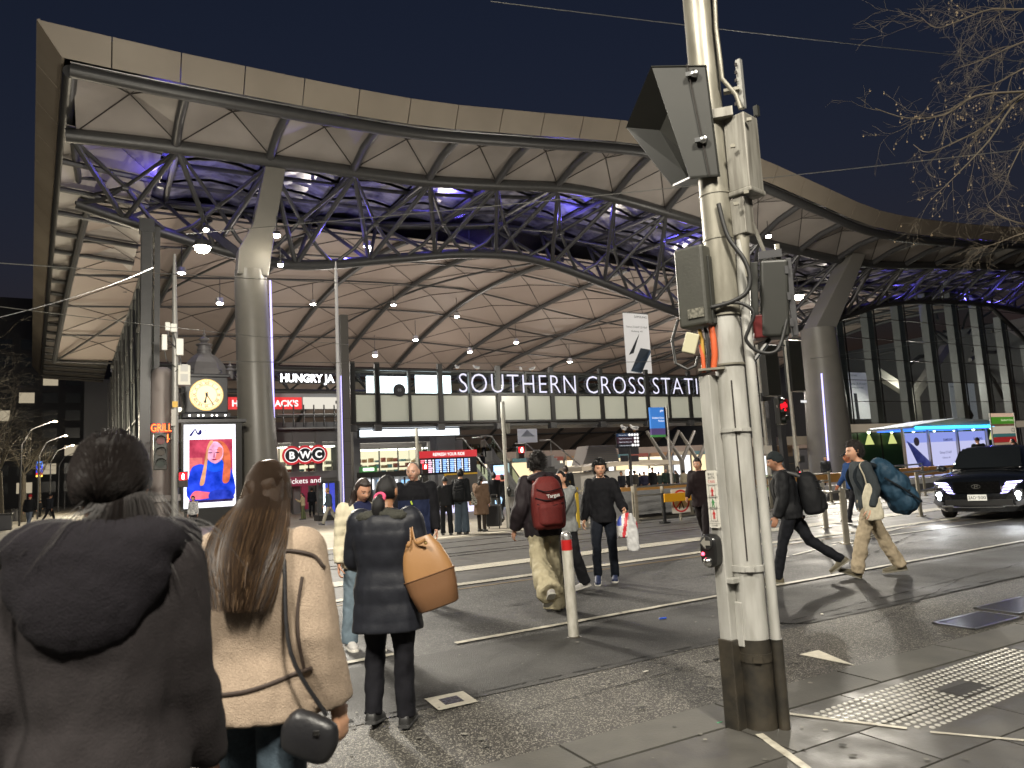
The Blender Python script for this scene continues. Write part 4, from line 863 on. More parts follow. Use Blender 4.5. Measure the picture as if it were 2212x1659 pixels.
MB('l').tube([(cx1, -.04, .53), (cx1, -.04, 2.0), (cx1 - .005, -.04, 2.75), (cx1 + .01, -.03, 3.0)], .03, 14).build('conduit', M_PWH, pole, smooth=True)
rot = Matrix.Rotation(R(-38), 3, 'Z'); chx = x0 - .135
mb = MB('l'); mb.box((chx, -.03, 1.335), (.085, .10, 1.62), rot); mb.build('cable_channel', M_PWH, pole, bevel=.006)
mb = MB('l'); mb.box((chx, -.03, .26), (.105, .12, .54), rot); mb.build('channel_foot', M_PBLK, pole, bevel=.006)
MB('l').box((chx + .03, -.03, .88), (.13, .13, .03), rot).build('channel_shelf', M_PWH, pole, bevel=.004)
MB('l').box((chx + .07, -.05, .62), (.05, .05, .26), rot).build('channel_bracket', M_PWH, pole, bevel=.004)
for z, h in ((.93, .035), (1.78, .022), (.40, .05)):
    mb = MB('l'); mb.tube([(x0, 0, z), (x0, 0, z + h)], .104, 24); mb.build('clamp_band', M_PWH if z > .5 else M_PBLK, pole, smooth=True); MB('l').box((x0 + .01, -.108, z + h/2), (.05, .012, h*.8)).build('clamp_screw', M_PWH if z > .5 else M_PBLK, pole)
for z in (2.52, 3.32, 3.02, 2.2): MB('l').tube([(x0, 0, z), (x0, 0, z + .012)], .103, 24).build('seam_band', M_PGAL, pole, smooth=True)
mb = MB('l'); mb.tube([(x0, -.095, 1.0), (x0, -.095, 2.1)], .004, 4); mb.build('cover_seam', M_SEAM, pole)
# galvanised conduit climbing to the top
MB('l').tube([PP(1600, 235, -.08), PP(1590, 205, -.08), PP(1560, 170, -.09), PP(1556, 130, -.09), PP(1547, 60, -.09), PP(1542, -60, -.09)], .014, 10).build('upper_conduit', M_PGAL, pole, smooth=True)
# zinc junction box with strut and neck
bx_ = PP(1606, 336, -.02); rot2 = Matrix.Rotation(R(-32), 3, 'Z')
MB('l').box(bx_, (.15, .17, .50), rot2).build('junction_box', M_BOX, pole, bevel=.008)
MB('l').box(bx_ + Vector((0, 0, -.262)), (.165, .185, .035), rot2).build('box_base', M_BOX, pole, bevel=.01)
MB('l').box(PP(1604, 470, -.02), (.10, .11, .24), rot2).build('box_neck', M_BOX, pole, bevel=.006)
MB('l').tube([PP(1604, 505, -.02), PP(1607, 545, -.03), PP(1610, 600, -.03)], [.045, .035, .03], 12).build('neck_fitting', M_PGAL, pole, smooth=True)
MB('l').box(PP(1600, 182, .02), (.035, .03, .34), rot2).build('strut_channel', mat('strut_galv', (.5, .5, .47), .35, .6), pole)
for k in range(6): MB('l').box(PP(1591, 140 + 17*k, 0) + Vector((-.004, -.004, 0)), (.012, .012, .022), rot2).build('strut_slot', M_SEAM, pole)
MB('l').box(PP(1580, 196, .0), (.10, .05, .02)).build('strut_bracket', M_PGAL, pole); MB('l').box(PP(1548, 248, -.09), (.20, .06, .06)).build('box_clamp', M_BOX, pole)
MB('l').box(PP(1634, 240, .05), (.03, .03, .07), rot2).build('box_lug', M_VIS, pole)
for (x, y) in ((1583, 322*.98), (1618, 258), (1612, 415), (1590, 440)): MB('l').box(PP(x, y, -.14), (.03, .02, .02)).build('bolt', M_PGAL, pole)
# hooded signal seen from the side
hs_ = thing('hooded_signal', 'large black hooded signal opening to the left, high on the big pole', 'traffic signal', pb, rotz=pang)
A, E_, G, D = PP(1407, 142, -.14), PP(1526, 140, -.14), PP(1556, 380, -.14), PP(1490, 385, -.14); wv_ = Vector((-.115, .36, -.155))
A2, D2 = PP(1352, 275, .20), PP(1452, 403, .20); E2, G2 = A2 + (E_ - A) + Vector((0, .02, -.02)), D2 + (G - D)
def slab(nm, pts, m_, p_, th=.012):
    mb = MB('l'); n = (pts[1]-pts[0]).cross(pts[2]-pts[0]).normalized(); mb.prism(pts, n*th); return mb.build(nm, m_, p_)
slab('near_side', [A, E_, G, D], M_VIS, hs_); slab('far_side', [A2, D2, G2, E2], M_VIS, hs_); slab('top', [A, A2, E2, E_], M_VIS, hs_); slab('bottom', [D, G, G2, D2], M_VIS, hs_)
K = [p.lerp(q, .35) for p, q in ((E_, A), (G, D), (G2, D2), (E2, A2))]; slab('lens_plate', [K[0], K[1], K[2], K[3]], mat('lens_dark', (.05, .05, .045), .25), hs_)
slab('back', [E_, E2, G2, G], M_VIS, hs_)
MB('l').tube([E_.lerp(A, .35) + Vector((0, -.016, 0)), G.lerp(D, .35) + Vector((0, -.016, 0))], .004, 4).build('panel_seam', M_SEAM, hs_)
for (x, y) in ((1500, 160), (1520, 302)):
    p = PP(x, y, -.16); mb = MB('l'); mb.lathe(p, [(.028, 0), (.028, .015), (.018, .022)], 14, M=Matrix.Rotation(R(90), 3, 'X')); mb.box(p + Vector((-.035, -.01, 0)), (.04, .02, .028)); mb.build('latch', M_CHROME, hs_, smooth=True)
MB('l').tube([G + Vector((-.05, .15, -.02)), PP(1540, 400, -.05)], .03, 8).build('mount', M_VIS, hs_)
# black equipment box on the left of the pole
eb = thing('equipment_box', 'black plastic equipment box on the left side of the big pole', 'box', pb, rotz=pang)
rot3 = Matrix.Rotation(R(-25), 3, 'Z'); ec = PP(1503, 622, -.06)
MB('l').box(ec, (.20, .15, .52), rot3).build('casing', mat('box_black', (.045, .045, .038), .45, noise_=(5, (.06, .06, .05), .7), bump=(60, .1)), eb, bevel=.018, seg=3)
MB('l').box(ec + Vector((-.01, -.085, -.18)), (.11, .006, .06), rot3).build('scuff', mat('scuff', (.22, .21, .17), .8, noise_=(60, (.05, .05, .04), .3)), eb)
MB('l').box(ec + Vector((.105, .0, -.03)), (.03, .12, .44), rot3).build('mount_plate', M_VIS, eb, bevel=.006)
MB('l').box(PP(1492, 742, -.09), (.085, .05, .13), Matrix.Rotation(R(18), 3, 'Y')).build('small_box', mat('small_box_cream', (.42, .40, .27), .5), eb, bevel=.006)
for (a, b, c_, m_) in ((1511, 712, 0, mat('cable_yellow', (.42, .25, .04), .5)), (1523, 708, 1, M_RUB), (1536, 706, 2, mat('cable_orange', (.55, .10, .03), .5)), (1513, 745, 3, MATS['cable_orange'])):
    MB('l').tube([PP(a, b, -.07), PP(a + 5, b + 25, -.075), PP(a + 8, b + 60, -.07), PP(a + 8 if c_ < 2 else a + 5, 802, -.06)], .013 if c_ != 2 else .02, 10).build('cable', m_, eb, smooth=True)
MB('l').tube([PP(1465, 690, -.06), PP(1452, 735, -.06), PP(1460, 785, -.06), PP(1485, 798, -.06), PP(1503, 790, -.06), PP(1508, 770, -.06)], .010, 8).build('loop_cable', M_RUB, eb, smooth=True)
MB('l').box(PP(1537, 798, -.07), (.16, .08, .014)).build('channel_cap', M_PGAL, pole)
cbl = thing('signal_cable', 'looping black cable crossing the front of the big pole', 'cable', pb, rotz=pang)
def spl(pts, n=6):
    pts = [Vector(p) for p in pts]; out = []
    for i in range(len(pts)-1):
        p0, p1, p2, p3 = pts[max(i-1, 0)], pts[i], pts[i+1], pts[min(i+2, len(pts)-1)]
        for k in range(n):
            t = k/n; out.append(.5*((2*p1) + (p2-p0)*t + (2*p0-5*p1+4*p2-p3)*t*t + (3*p1-p0-3*p2+p3)*t**3))
    return out + [pts[-1]]
MB('l').tube(spl([PP(1552, 440, -.12), PP(1572, 510, -.125), PP(1607, 560, -.13), PP(1620, 600, -.13), PP(1612, 632, -.13), PP(1580, 652, -.13), PP(1545, 662, -.12), PP(1528, 666, -.1)]), .014, 10).build('cable', M_RUB, cbl, smooth=True)
MB('l').tube(spl([PP(1560, 655, -.12), PP(1600, 655, -.13), PP(1628, 675, -.13), PP(1618, 710, -.12), PP(1612, 735, -.11), PP(1640, 760, -.09), PP(1680, 755, -.07), PP(1700, 690, -.05)]), .011, 10).build('cable', M_RUB, cbl, smooth=True)
# signal head behind right
sg = thing('rear_signal', 'black signal head seen from behind on the right of the big pole', 'traffic signal', pb, rotz=pang)
sc_ = PP(1672, 648, .06)
MB('l').box(sc_, (.17, .14, .50), Matrix.Rotation(R(4), 3, 'Y')).build('body', M_VIS, sg, bevel=.02, seg=3)
MB('l').box(sc_ + Vector((-.12, .02, .02)), (.05, .16, .46), Matrix.Rotation(R(4), 3, 'Y')).build('target_board', M_VIS, sg, bevel=.006); MB('l').box(sc_ + Vector((.105, 0, 0)), (.035, .10, .50)).build('hinge', M_BEAM2, sg, bevel=.004)
for k in range(3): MB('l').box(sc_ + Vector((.085, -.06, -.17 + .17*k)), (.02, .03, .05)).build('latch', M_BEAM2, sg)
MB('l').box(sc_ + Vector((-.10, .0, -.17)), (.09, .13, .15)).build('red_lens_box', mat('lens_maroon', (.10, .015, .015), .3), sg, bevel=.01)
MB('l').tube([sc_ + Vector((.05, 0, .25)), sc_ + Vector((.05, 0, .36))], .016, 8).build('stem', M_PGAL, sg); MB('l').box(sc_ + Vector((.0, -.02, .29)), (.14, .06, .05)).build('top_bracket', M_BEAM2, sg); MB('l').tube([PP(1625, 480, -.02), sc_ + Vector((-.02, 0, .28))], .012, 6).build('arm', M_BOX, sg)
MB('l').tube([sc_ + Vector((-.05, 0, -.25)), PP(1620, 790, 0)], .016, 8).build('lower_arm', M_VIS, sg)
# push button and instruction plate
bt = thing('push_button', 'black oval pedestrian push button with arrow and red light on the big pole', 'push button', pb, rotz=pang)
Mr = Matrix.Rotation(R(-38), 3, 'Z'); bc = PP(1531, 1190, -.10); nrm = Mr @ Vector((0, -1, 0)); nx = Mr @ Vector((1, 0, 0))
def oval(c, w_, h_, n=28): return [c + nx*(math.cos(2*math.pi*j/n)*w_) + Vector((0, 0, max(-h_ + w_, min(h_ - w_, math.sin(2*math.pi*j/n)*h_)) + math.sin(2*math.pi*j/n)*w_*(.9))) for j in range(n)]
mb = MB('l'); mb.rings([oval(bc + nrm*-.06, .058, .105), oval(bc + nrm*.0, .062, .108), oval(bc + nrm*.012, .054, .10)]); mb.build('housing', mat('button_black', (.012, .012, .012), .28), bt, smooth=35)
mb = MB('l'); mb.lathe(bc + Vector((0, 0, .05)) + nrm*.012, [(.043, 0), (.043, -.006), (.038, -.008)], 24, M=Mr @ Matrix.Rotation(R(-90), 3, 'X')); mb.build('arrow_disc', mat('disc_grey', (.03, .03, .03), .4), bt)
ap = bc + Vector((0, 0, .05)) + nrm*.026
mb = MB('l'); mb.prism([ap + nx*a + Vector((0, 0, b)) for a, b in ((-.036, 0), (.0, .034), (.0, .014), (.036, .014), (.036, -.014), (.0, -.014), (.0, -.034))], nrm*.003); mb.build('arrow', mat('arrow_metal', (.45, .43, .38), .35, .5), bt)
mb = MB('l'); mb.ball(bc + Vector((0, 0, -.065)) + nrm*.012, .03, 16, 10); mb.build('knob', M_CHROME, bt, smooth=True)
MB('l').ball(bc + nx*-.035 + Vector((0, 0, -.018)) + nrm*.014, .011, 10, 8).build('indicator_light', lamp_mat('indicator_red', (1, .06, .10), 5), bt, smooth=True)
pc = PP(1541, 1078, -.09); pl = thing('instruction_plate', 'white WALK WITH CARE plate with red and green walking figures on the pole', 'sign', pb, rotz=pang)
def rrect(c, hw, hh, r=.012): return [c + nx*(sx*(hw - r) + math.cos(a)*r) + Vector((0, 0, sz*(hh - r) + math.sin(a)*r)) for sx, sz, a0 in ((1, 1, 0), (-1, 1, 90), (-1, -1, 180), (1, -1, 270)) for a in (R(a0), R(a0 + 45), R(a0 + 90))]
mb = MB('l'); mb.prism(rrect(pc, .042, .175), nrm*.004); mb.build('plate', mat('plate_white', (.62, .60, .54), .35), pl)
fr = nrm*.0056; INK = mat('plate_ink', (.02, .02, .02), .5); RI = mat('plate_red', (.50, .03, .03), .5); GI = mat('plate_green', (.03, .22, .06), .5)
for s, z, m_ in (('WALK', .145, INK), ('WITH', .122, INK), ('CARE', .099, RI)): text(s, .024, m_, pl, pc + fr + Vector((0, 0, z)), nx, (0, 0, 1), frame='l', extrude=.0004, space=1.25, width=.05)
def figure(c, m_, walk):
    k = .85; P_ = lambda a, b: c + nx*(a*k) + Vector((0, 0, b*k))
    mb = MB('l')
    def qd(pts): mb.prism([P_(*p) for p in pts], nrm*.0008)
    qd([(math.cos(2*math.pi*j/8)*.006, .026 + math.sin(2*math.pi*j/8)*.006) for j in range(8)]); qd([(-.008, .018), (.008, .018), (.006, -.004), (-.006, -.004)])
    d = .012 if walk else .006; qd([(-.006, -.003), (0, -.003), (-d + .004, -.03), (-d - .003, -.03)]); qd([(0, -.003), (.006, -.003), (d + .003, -.03), (d - .004, -.03)]); qd([(-.008, .018), (-.005, .018), (-.012, .0), (-.015, .002)]); qd([(.008, .018), (.005, .018), (.012, .0), (.015, .002)])
    return mb.build('walking_figure', m_, pl)
for z, m_, wk in ((.045, RI, False), (-.025, GI, True), (-.095, RI, False)):
    figure(pc + fr + Vector((0, 0, z)), m_, wk); mb = MB('l')
    for a, b, c_, d in ((-.024, .038, .024, .0365), (-.024, -.0365, .024, -.038), (-.024, -.038, -.0228, .038), (.0228, -.038, .024, .038)): mb.prism([pc + fr + nx*p + Vector((0, 0, z + q)) for p, q in ((a, b), (c_, b), (c_, d), (a, d))], nrm*.0006)
    mb.build('figure_frame', INK, pl)
for z in (.088, .012, -.058, -.148): MB('l').bar(pc + fr + nx*-.041 + Vector((0, 0, z)), pc + fr + nx*.041 + Vector((0, 0, z)), .0012, .0012).build('rule', INK, pl)
text('DO NOT CROSS', .009, INK, pl, pc + fr + Vector((0, 0, .0035 + .013)), nx, (0, 0, 1), frame='l', extrude=.0004, width=.06); text('WALK WITH CARE', .009, INK, pl, pc + fr + Vector((0, 0, -.054)), nx, (0, 0, 1), frame='l', extrude=.0004, width=.066); text('COMPLETE CROSSING', .008, INK, pl, pc + fr + Vector((0, 0, -.1385)), nx, (0, 0, 1), frame='l', extrude=.0004, width=.066); text('vicroads', .014, INK, pl, pc + fr + Vector((0, 0, -.164)), nx, (0, 0, 1), frame='l', extrude=.0004, width=.045)
# ================================================================== bollard
bq = gp(1240, 1378); bo = thing('bollard', 'slightly tilted white bollard with a red band and scuffed dome top', 'bollard', (bq.x, bq.y, 0)); bo.rotation_euler = (R(1.0), R(-1.2), 0)
MB('l').tube([(0, 0, 0), (0, 0, .5), (0, 0, .83)], .052, 20).build('post', mat('bollard_white', (.58, .56, .50), .45, noise_=(9, (.38, .36, .30), .35), stretch=(2, 2, .8), bump=(20, .1)), bo, smooth=True)
MB('l').tube([(0, 0, .83), (0, 0, .93)], .053, 20).build('red_band', mat('band_red', (.42, .015, .015), .35), bo, smooth=True)
MB('l').lathe((0, 0, .93), [(.052, 0), (.052, .03), (.045, .06), (.028, .078), (.008, .083)], 20).build('dome', mat('dome_scuffed', (.5, .5, .5), .3, .5, noise_=(30, (.12, .11, .1), .25)), bo, smooth=True)
MB('l').lathe((0, 0, 0), [(.075, 0), (.07, .012), (.056, .02)], 18).build('base_collar', M_PBLK, bo, smooth=True)
# ================================================================== clock tower with advertising screen
cv = 45.0; ct = thing('clock_tower', 'old black clock tower with a domed roof and a glowing cream dial', 'clock', S(5.0, cv, floor_z(cv)))
M_CLK = mat('clock_black', (.02, .021, .026), .4, noise_=(3, (.03, .032, .04), .7)); M_DOME = mat('clock_dome', (.14, .135, .14), .45, noise_=(3, (.10, .095, .10), .7))
cu = atv(446, 855, cv).x
MB('s').bb((cu - 1.15, cv, 5.9), (cu + 1.15, cv + 2.3, 8.05)).build('clock_case', M_CLK, ct, bevel=.05)
MB('s').bb((cu - 1.3, cv - .1, 5.6), (cu + 1.3, cv + 2.4, 5.9)).build('lower_cornice', M_CLK, ct, bevel=.05); MB('s').bb((cu - 1.3, cv - .1, 7.95), (cu + 1.3, cv + 2.4, 8.15)).build('upper_cornice', M_CLK, ct, bevel=.05)
mb = MB('s'); rs = []
for z, r in ((8.15, 1.22), (8.5, 1.16), (8.9, .98), (9.2, .75), (9.4, .55)): rs.append([(cu + sx*r*a, cv + 1.15 + sy*r*b, z) for sx, sy, a, b in ((1, 1, .55, 1), (-1, 1, .55, 1), (-1, 1, 1, .55), (-1, -1, 1, .55), (-1, -1, .55, 1), (1, -1, .55, 1), (1, -1, 1, .55), (1, 1, 1, .55))])
mb.rings(rs); mb.build('dome', M_DOME, ct)
mb = MB('s'); mb.lathe((cu, cv + 1.15, 9.35), [(.56, 0), (.52, .1), (.42, .14), (.42, .22), (.38, .24), (.38, .34), (.42, .36), (.42, .44), (.36, .46), (.36, .62), (.48, .68), (.46, .74), (.25, .80), (.16, .86), (.30, .98), (.28, 1.08), (.1, 1.2), (.05, 1.3), (.1, 1.36), (.03, 1.45), (.015, 1.75)], 16); mb.build('finial', M_DOME, ct, smooth=True)
for s in (-1, 1): mb = MB('s'); mb.lathe((cu + s*1.35, cv + .5, 7.95), [(.18, 0), (.18, .45), (.26, .5), (.22, .6), (.10, .66), (.16, .76), (.04, .9), (.01, 1.05)], 12); mb.build('corner_finial', M_DOME, ct, smooth=True)
for k in range(7):
    u = cu - .75 + .25*k; MB('s').ball((u, cv + .02, 8.32), .1, 8, 6, (1, .4, 1)).build('trefoil', M_CLK, ct)
MX = Matrix.Rotation(R(90), 3, 'X'); zc_k = 6.93; rd = .86
def disc(nm, m_, r, dv_, n=48, th=.03): mb = MB('s'); mb.lathe((cu, cv - dv_, zc_k), [(r, 0), (r, th)], n, M=MX); return mb.build(nm, m_, ct)
disc('dial_rim', mat('dial_gold', (.6, .42, .15), .35, .6), rd*1.06, .03); dial = disc('dial', mat('dial_cream', (.9, .7, .4), .5, emit=((1, .72, .36), .85), noise_=(1.5, (.7, .55, .3), .6)), rd, .065)
def ringm(r0, r1, dv_): 
    mb = MB('s'); n = 48
    for j in range(n):
        a, b = 2*math.pi*j/n, 2*math.pi*(j+1)/n; P_ = lambda r, t: (cu + r*math.cos(t), cv - dv_, zc_k + r*math.sin(t)); mb.quad(P_(r0, a), P_(r1, a), P_(r1, b), P_(r0, b))
    return mb.build('dial_ring', M_CLK, dial)
ringm(rd*.64, rd*.665, .1); ringm(rd*.90, rd*.92, .1)
ROM = ['XII', 'I', 'II', 'III', 'IIII', 'V', 'VI', 'VII', 'VIII', 'IX', 'X', 'XI']
for k in range(12):
    a = R(90 - 30*k); d = Vector((math.cos(a), 0, math.sin(a))); xd = Vector((math.sin(a), 0, -math.cos(a)))
    text(ROM[k], rd*.26, M_CLK, dial, Vector((cu, cv - .105, zc_k)) + d*(rd*.68), xd, d, frame='s', bold=.02, name='numeral', extrude=.004)
for k in range(60):
    a = R(6*k); MB('s').bar((cu + rd*.92*math.cos(a), cv - .1, zc_k + rd*.92*math.sin(a)), (cu + rd*.99*math.cos(a), cv - .1, zc_k + rd*.99*math.sin(a)), .018, .018).build('minute_mark', M_CLK, dial)
for a, L_, w_ in ((R(-58), rd*.84, .05), (R(-102), rd*.56, .075)):
    d = Vector((math.cos(a), 0, math.sin(a))); c0 = Vector((cu, cv - .13, zc_k)); MB('s').bar(c0 - d*.15, c0 + d*L_, w_, .02, up=(0, 1, 0)).build('hand', M_CLK, dial)
    if L_ < rd*.7: MB('s').ball(c0 + d*L_*.85, .075, 8, 6, (1, .3, 1)).build('hand_spade', M_CLK, dial)
MB('s').ball((cu, cv - .13, zc_k), .07, 10, 8, (1, .5, 1)).build('hub', M_CLK, dial)
for k in range(6): MB('s').ball((cu - .9 + .36*k + (.1 if k % 2 else 0), cv - .12, 5.74), .05, 8, 6).build('small_lamp', lamp_mat('tiny_white', (1, .95, .85), 6), ct)
MB('s').bb((cu - 1.0, cv + .3, floor_z(cv)), (cu + 1.0, cv + 2.0, 5.6)).build('pedestal', M_CLK, ct)
for s in (-1,): MB('s').tube([(cu - 1.45, cv - .1, 7.0), (cu - 1.45, cv - .1, 6.2)], [.06, .26], 12).build('lantern', M_DOME, ct, smooth=True); MB('s').ball((cu - 1.45, cv - .1, 6.1), .16, 10, 8).build('lantern_glass', lamp_mat('lantern_lit', (1, .9, .7), 1.2), ct); MB('s').bar((cu - 1.45, cv, 7.0), (cu - 1.1, cv + .2, 7.0), .06).build('lantern_arm', M_DOME, ct)
# advert screen: a person in a blue jumper writing
r = rect(397, 917, 509, 1098, cv - .6); r = (r[0], r[1], .55, r[3]); av = cv - .6
ads = thing('advert_screen', 'tall bright advert screen showing a blonde person in a blue jumper under the clock', 'screen', S((r[0]+r[1])/2, av, floor_z(av)))
wall('case', M_FRAME, ads, (r[0] - .12, r[1] + .35, r[2] - .15, r[3] + .12), av + .02, .5); wall('base', M_FRAME, ads, (r[0] + .2, r[1] - .2, floor_z(av), r[2] - .1), av + .05, .4); wall('top_cap', M_BEAM2, ads, (r[0] - .4, r[1] + .6, r[3] + .12, r[3] + .3), av - .1, .8)
wall('screen', lamp_mat('ad_white', (.93, .92, 1), 1.25), ads, r, av, .02)
W, H = r[1]-r[0], r[3]-r[2]
def AD(a, b, k): return (r[0] + W*a, av - .01 - .004*k, r[2] + H*b)
def blob(nm, pts, c, e, k, smooth_=True):
    if smooth_:
        n = len(pts); out = []
        for i in range(n):
            p0, p1, p2, p3 = [Vector((*pts[(i + d) % n], 0)) for d in (-1, 0, 1, 2)]
            for q in range(5): t = q/5; out.append((.5*((2*p1) + (p2-p0)*t + (2*p0-5*p1+4*p2-p3)*t*t + (3*p1-p0-3*p2+p3)*t**3)))
        pts = [(p.x, p.y) for p in out]
    mb = MB('s'); mb.add([AD(a, b, k) for a, b in pts], [tuple(range(len(pts)))]); return mb.build(nm, lamp_mat('ad_' + c, c, e), ads)
blob('picture', [(.10, .06), (.94, .06), (.94, .82), (.10, .82)], 'c4405a', .8, 1, False); blob('picture_wall', [(.10, .45), (.35, .45), (.35, .60), (.10, .60)], 'd96a6a', .8, 2, False)
blob('hair_back', [(.40, .36), (.38, .55), (.45, .72), (.60, .80), (.78, .76), (.88, .62), (.90, .45), (.86, .30), (.74, .24), (.50, .26)], 'a8583c', 1.0, 3)
blob('jumper', [(.11, .10), (.12, .44), (.28, .52), (.42, .50), (.60, .46), (.76, .52), (.92, .44), (.93, .10)], '1038c8', 1.0, 4)
blob('collar', [(.43, .46), (.44, .56), (.60, .58), (.74, .56), (.75, .46), (.60, .42)], '0c50e0', 1.0, 5)
blob('face', [(.44, .62), (.45, .71), (.52, .78), (.64, .785), (.74, .72), (.755, .64), (.72, .57), (.62, .525), (.54, .535), (.47, .57)], 'e8a0c0', 1.1, 6); blob('cheek_light', [(.60, .56), (.72, .60), (.74, .70), (.66, .72), (.62, .64)], 'f07a70', 1.0, 7)
blob('hair_lock', [(.30, .28), (.36, .45), (.42, .62), (.44, .72), (.50, .80), (.56, .79), (.47, .70), (.45, .58), (.42, .42), (.38, .28)], 'c99068', 1.0, 8); blob('hair_lock', [(.74, .30), (.76, .50), (.77, .66), (.70, .78), (.62, .80), (.76, .78), (.88, .66), (.90, .46), (.86, .30)], 'c8603c', 1.0, 8)
for a in (.50, .64): blob('eye', [(a - .045, .655), (a, .648), (a + .045, .655), (a, .662)], '6a3050', .7, 9); blob('brow', [(a - .05, .685), (a, .695), (a + .05, .685), (a, .69)], '8a4060', .7, 9)
blob('nose', [(.555, .60), (.58, .66), (.60, .60), (.578, .592)], 'c87090', .9, 9); blob('mouth', [(.53, .572), (.58, .580), (.63, .572), (.58, .562)], 'b02050', .8, 9)
blob('hand', [(.12, .12), (.20, .20), (.38, .19), (.52, .17), (.52, .12), (.30, .10)], 'e06070', 1.0, 9); blob('sleeve', [(.50, .10), (.52, .19), (.80, .20), (.93, .16), (.93, .08)], '1830a8', 1.0, 10); blob('desk', [(.10, .06), (.94, .06), (.94, .09), (.10, .09)], '3a2a5a', .6, 11, False)
NAVY = lamp_mat('ad_navy', '1c1c5e', .5)
text('Adelaide', H*.042, NAVY, ads, AD(.38, .905, 4), (1, 0, 0), (0, 0, 1), frame='s', align='LEFT', width=W*.36); text('University', H*.042, NAVY, ads, AD(.38, .868, 4), (1, 0, 0), (0, 0, 1), frame='s', align='LEFT', width=W*.40)
blob('emblem', [(.10, .868), (.15, .868), (.21, .93), (.235, .895), (.27, .875), (.33, .885), (.335, .93), (.30, .935), (.27, .90), (.255, .91), (.225, .945), (.19, .94)], '24207a', .6, 4)
# ================================================================== left tram pole with radio boxes, traffic lights and neon sign
lv_ = 40.0; lu = atv(378, 900, lv_).x
tp = thing('tram_pole', 'slim grey pole with white radio boxes in front of the clock', 'pole', S(lu, lv_, floor_z(lv_)))
MB('s').tube([(lu, lv_, floor_z(lv_)), (lu, lv_, 8), (lu - .05, lv_, 12.5), (lu - .05, lv_, 13.6)], [.17, .15, .1, .06], 12).build('shaft', mat('pole_grey', (.28, .275, .26), .45, .3), tp, smooth=True)
for (x, y, w_, h_) in ((355, 740, 12, 34), (388, 750, 16, 36), (362, 706, 11, 18), (375, 709, 14, 18)):
    r = rect(x - w_/2, y - h_/2, x + w_/2, y + h_/2, lv_ - .3); wall('radio_unit', mat('radio_white', (.62, .62, .58), .45), tp, r, lv_ - .45, .2, bevel=.03); MB('s').bar(((r[0]+r[1])/2, lv_ - .3, (r[2]+r[3])/2), (lu, lv_, (r[2]+r[3])/2 - .1), .05).build('radio_arm', M_BEAM2, tp)
    MB('s').tube([((r[0]+r[1])/2, lv_ - .35, r[2]), ((r[0]+r[1])/2 + .1, lv_ - .3, r[2] - .5), (lu, lv_ - .15, r[2] - .8)], .025, 6).build('radio_cable', M_RUB, tp)
r = rect(384, 789, 411, 832, lv_ - .2); cab = wall('cabinet', mat('radio_cream', (.60, .59, .52), .5), tp, r, lv_ - .3, .5, bevel=.03)
for k in (0, 1): wall('cabinet_vent', mat('vent_pale', (.42, .42, .40), .5), cab, (r[0] + .12, r[1] - .12, r[2] + .18 + .5*k, r[2] + .55 + .5*k), lv_ - .32, .03)
wall('yellow_label', mat('label_yellow', (.6, .36, .03), .5), tp, rect(372, 867, 384, 880, lv_ - .16), lv_ - .2, .02)
wall('street_sign', mat('sign_pale', (.4, .38, .35), .5), tp, rect(370, 884, 380, 920, lv_ - .2), lv_ - .25, .03)
def tl_head(t, u, v, z, h, lit=None, frame_face=-1, w_=None):
    """three aspect signal head facing the road; u,v,z of its centre"""
    w_ = w_ or h*.34
    MB('s').bb((u - w_/2, v, z - h/2), (u + w_/2, v + w_*.7, z + h/2)).build('signal_body', M_VIS, t, bevel=.03)
    for k, c in enumerate(('red', 'amber', 'green')):
        zz = z + h*(.31 - .31*k); on = lit == c
        m_ = lamp_mat('lit_' + c, {'red': (1, .03, .05), 'amber': (1, .4, .02), 'green': (.05, 1, .3)}[c], 9) if on else mat('off_' + c, {'red': (.10, .01, .015), 'amber': (.03, .02, .01), 'green': (.01, .02, .015)}[c], .3)
        mb = MB('s'); mb.lathe((u, v - .01, zz), [(h*.115, 0), (h*.115, .04)], 18, M=MX); ln = mb.build('lens', m_, t)
        mb = MB('s'); n = 10
        for j in range(n):
            a, b = R(-20 + 220*j/n), R(-20 + 220*(j+1)/n); q = h*.13; P_ = lambda t_, vv: (u + q*math.cos(t_), vv, zz + q*math.sin(t_)); mb.quad(P_(a, v - .02), P_(b, v - .02), P_(b, v - h*.2), P_(a, v - h*.2))
        mb.build('visor', M_VIS, ln)
def ped_head(t, u, v, z, s, m_='ped_red'):
    MB('s').bb((u - s*.62, v, z - s*1.5), (u + s*.62, v + s*.8, z + s*.62)).build('ped_body', M_VIS, t, bevel=.02)
    rf = wall('red_face', lamp_mat('ped_glow', (1, .02, .03), 1.6), t, (u - s*.5, u + s*.5, z - s*.5, z + s*.5), v - .02, .015)
    mb = MB('s'); mb.ball((u, v - .05, z + s*.26), s*.12, 8, 6); mb.bb((u - s*.16, v - .06, z - s*.15), (u + s*.16, v - .03, z + s*.16)); mb.bb((u - s*.13, v - .06, z - s*.42), (u - s*.02, v - .03, z - s*.15)); mb.bb((u + s*.02, v - .06, z - s*.42), (u + s*.13, v - .03, z - s*.15)); mb.build('red_person', lamp_mat('ped_hot', (1, .55, .40), 8), rf)
    MB('s').bb((u - s*.62, v - s*.35, z + s*.60), (u + s*.62, v, z + s*.66)).build('ped_visor', M_VIS, t); wall('dark_face', mat('ped_off', (.02, .012, .012), .4), t, (u - s*.5, u + s*.5, z - s*1.4, z - s*.6), v - .02, .015)
tl = thing('traffic_light', 'dark three lamp traffic light on the slim pole left of the clock', 'traffic light', S(lu, lv_ - .6, 0))
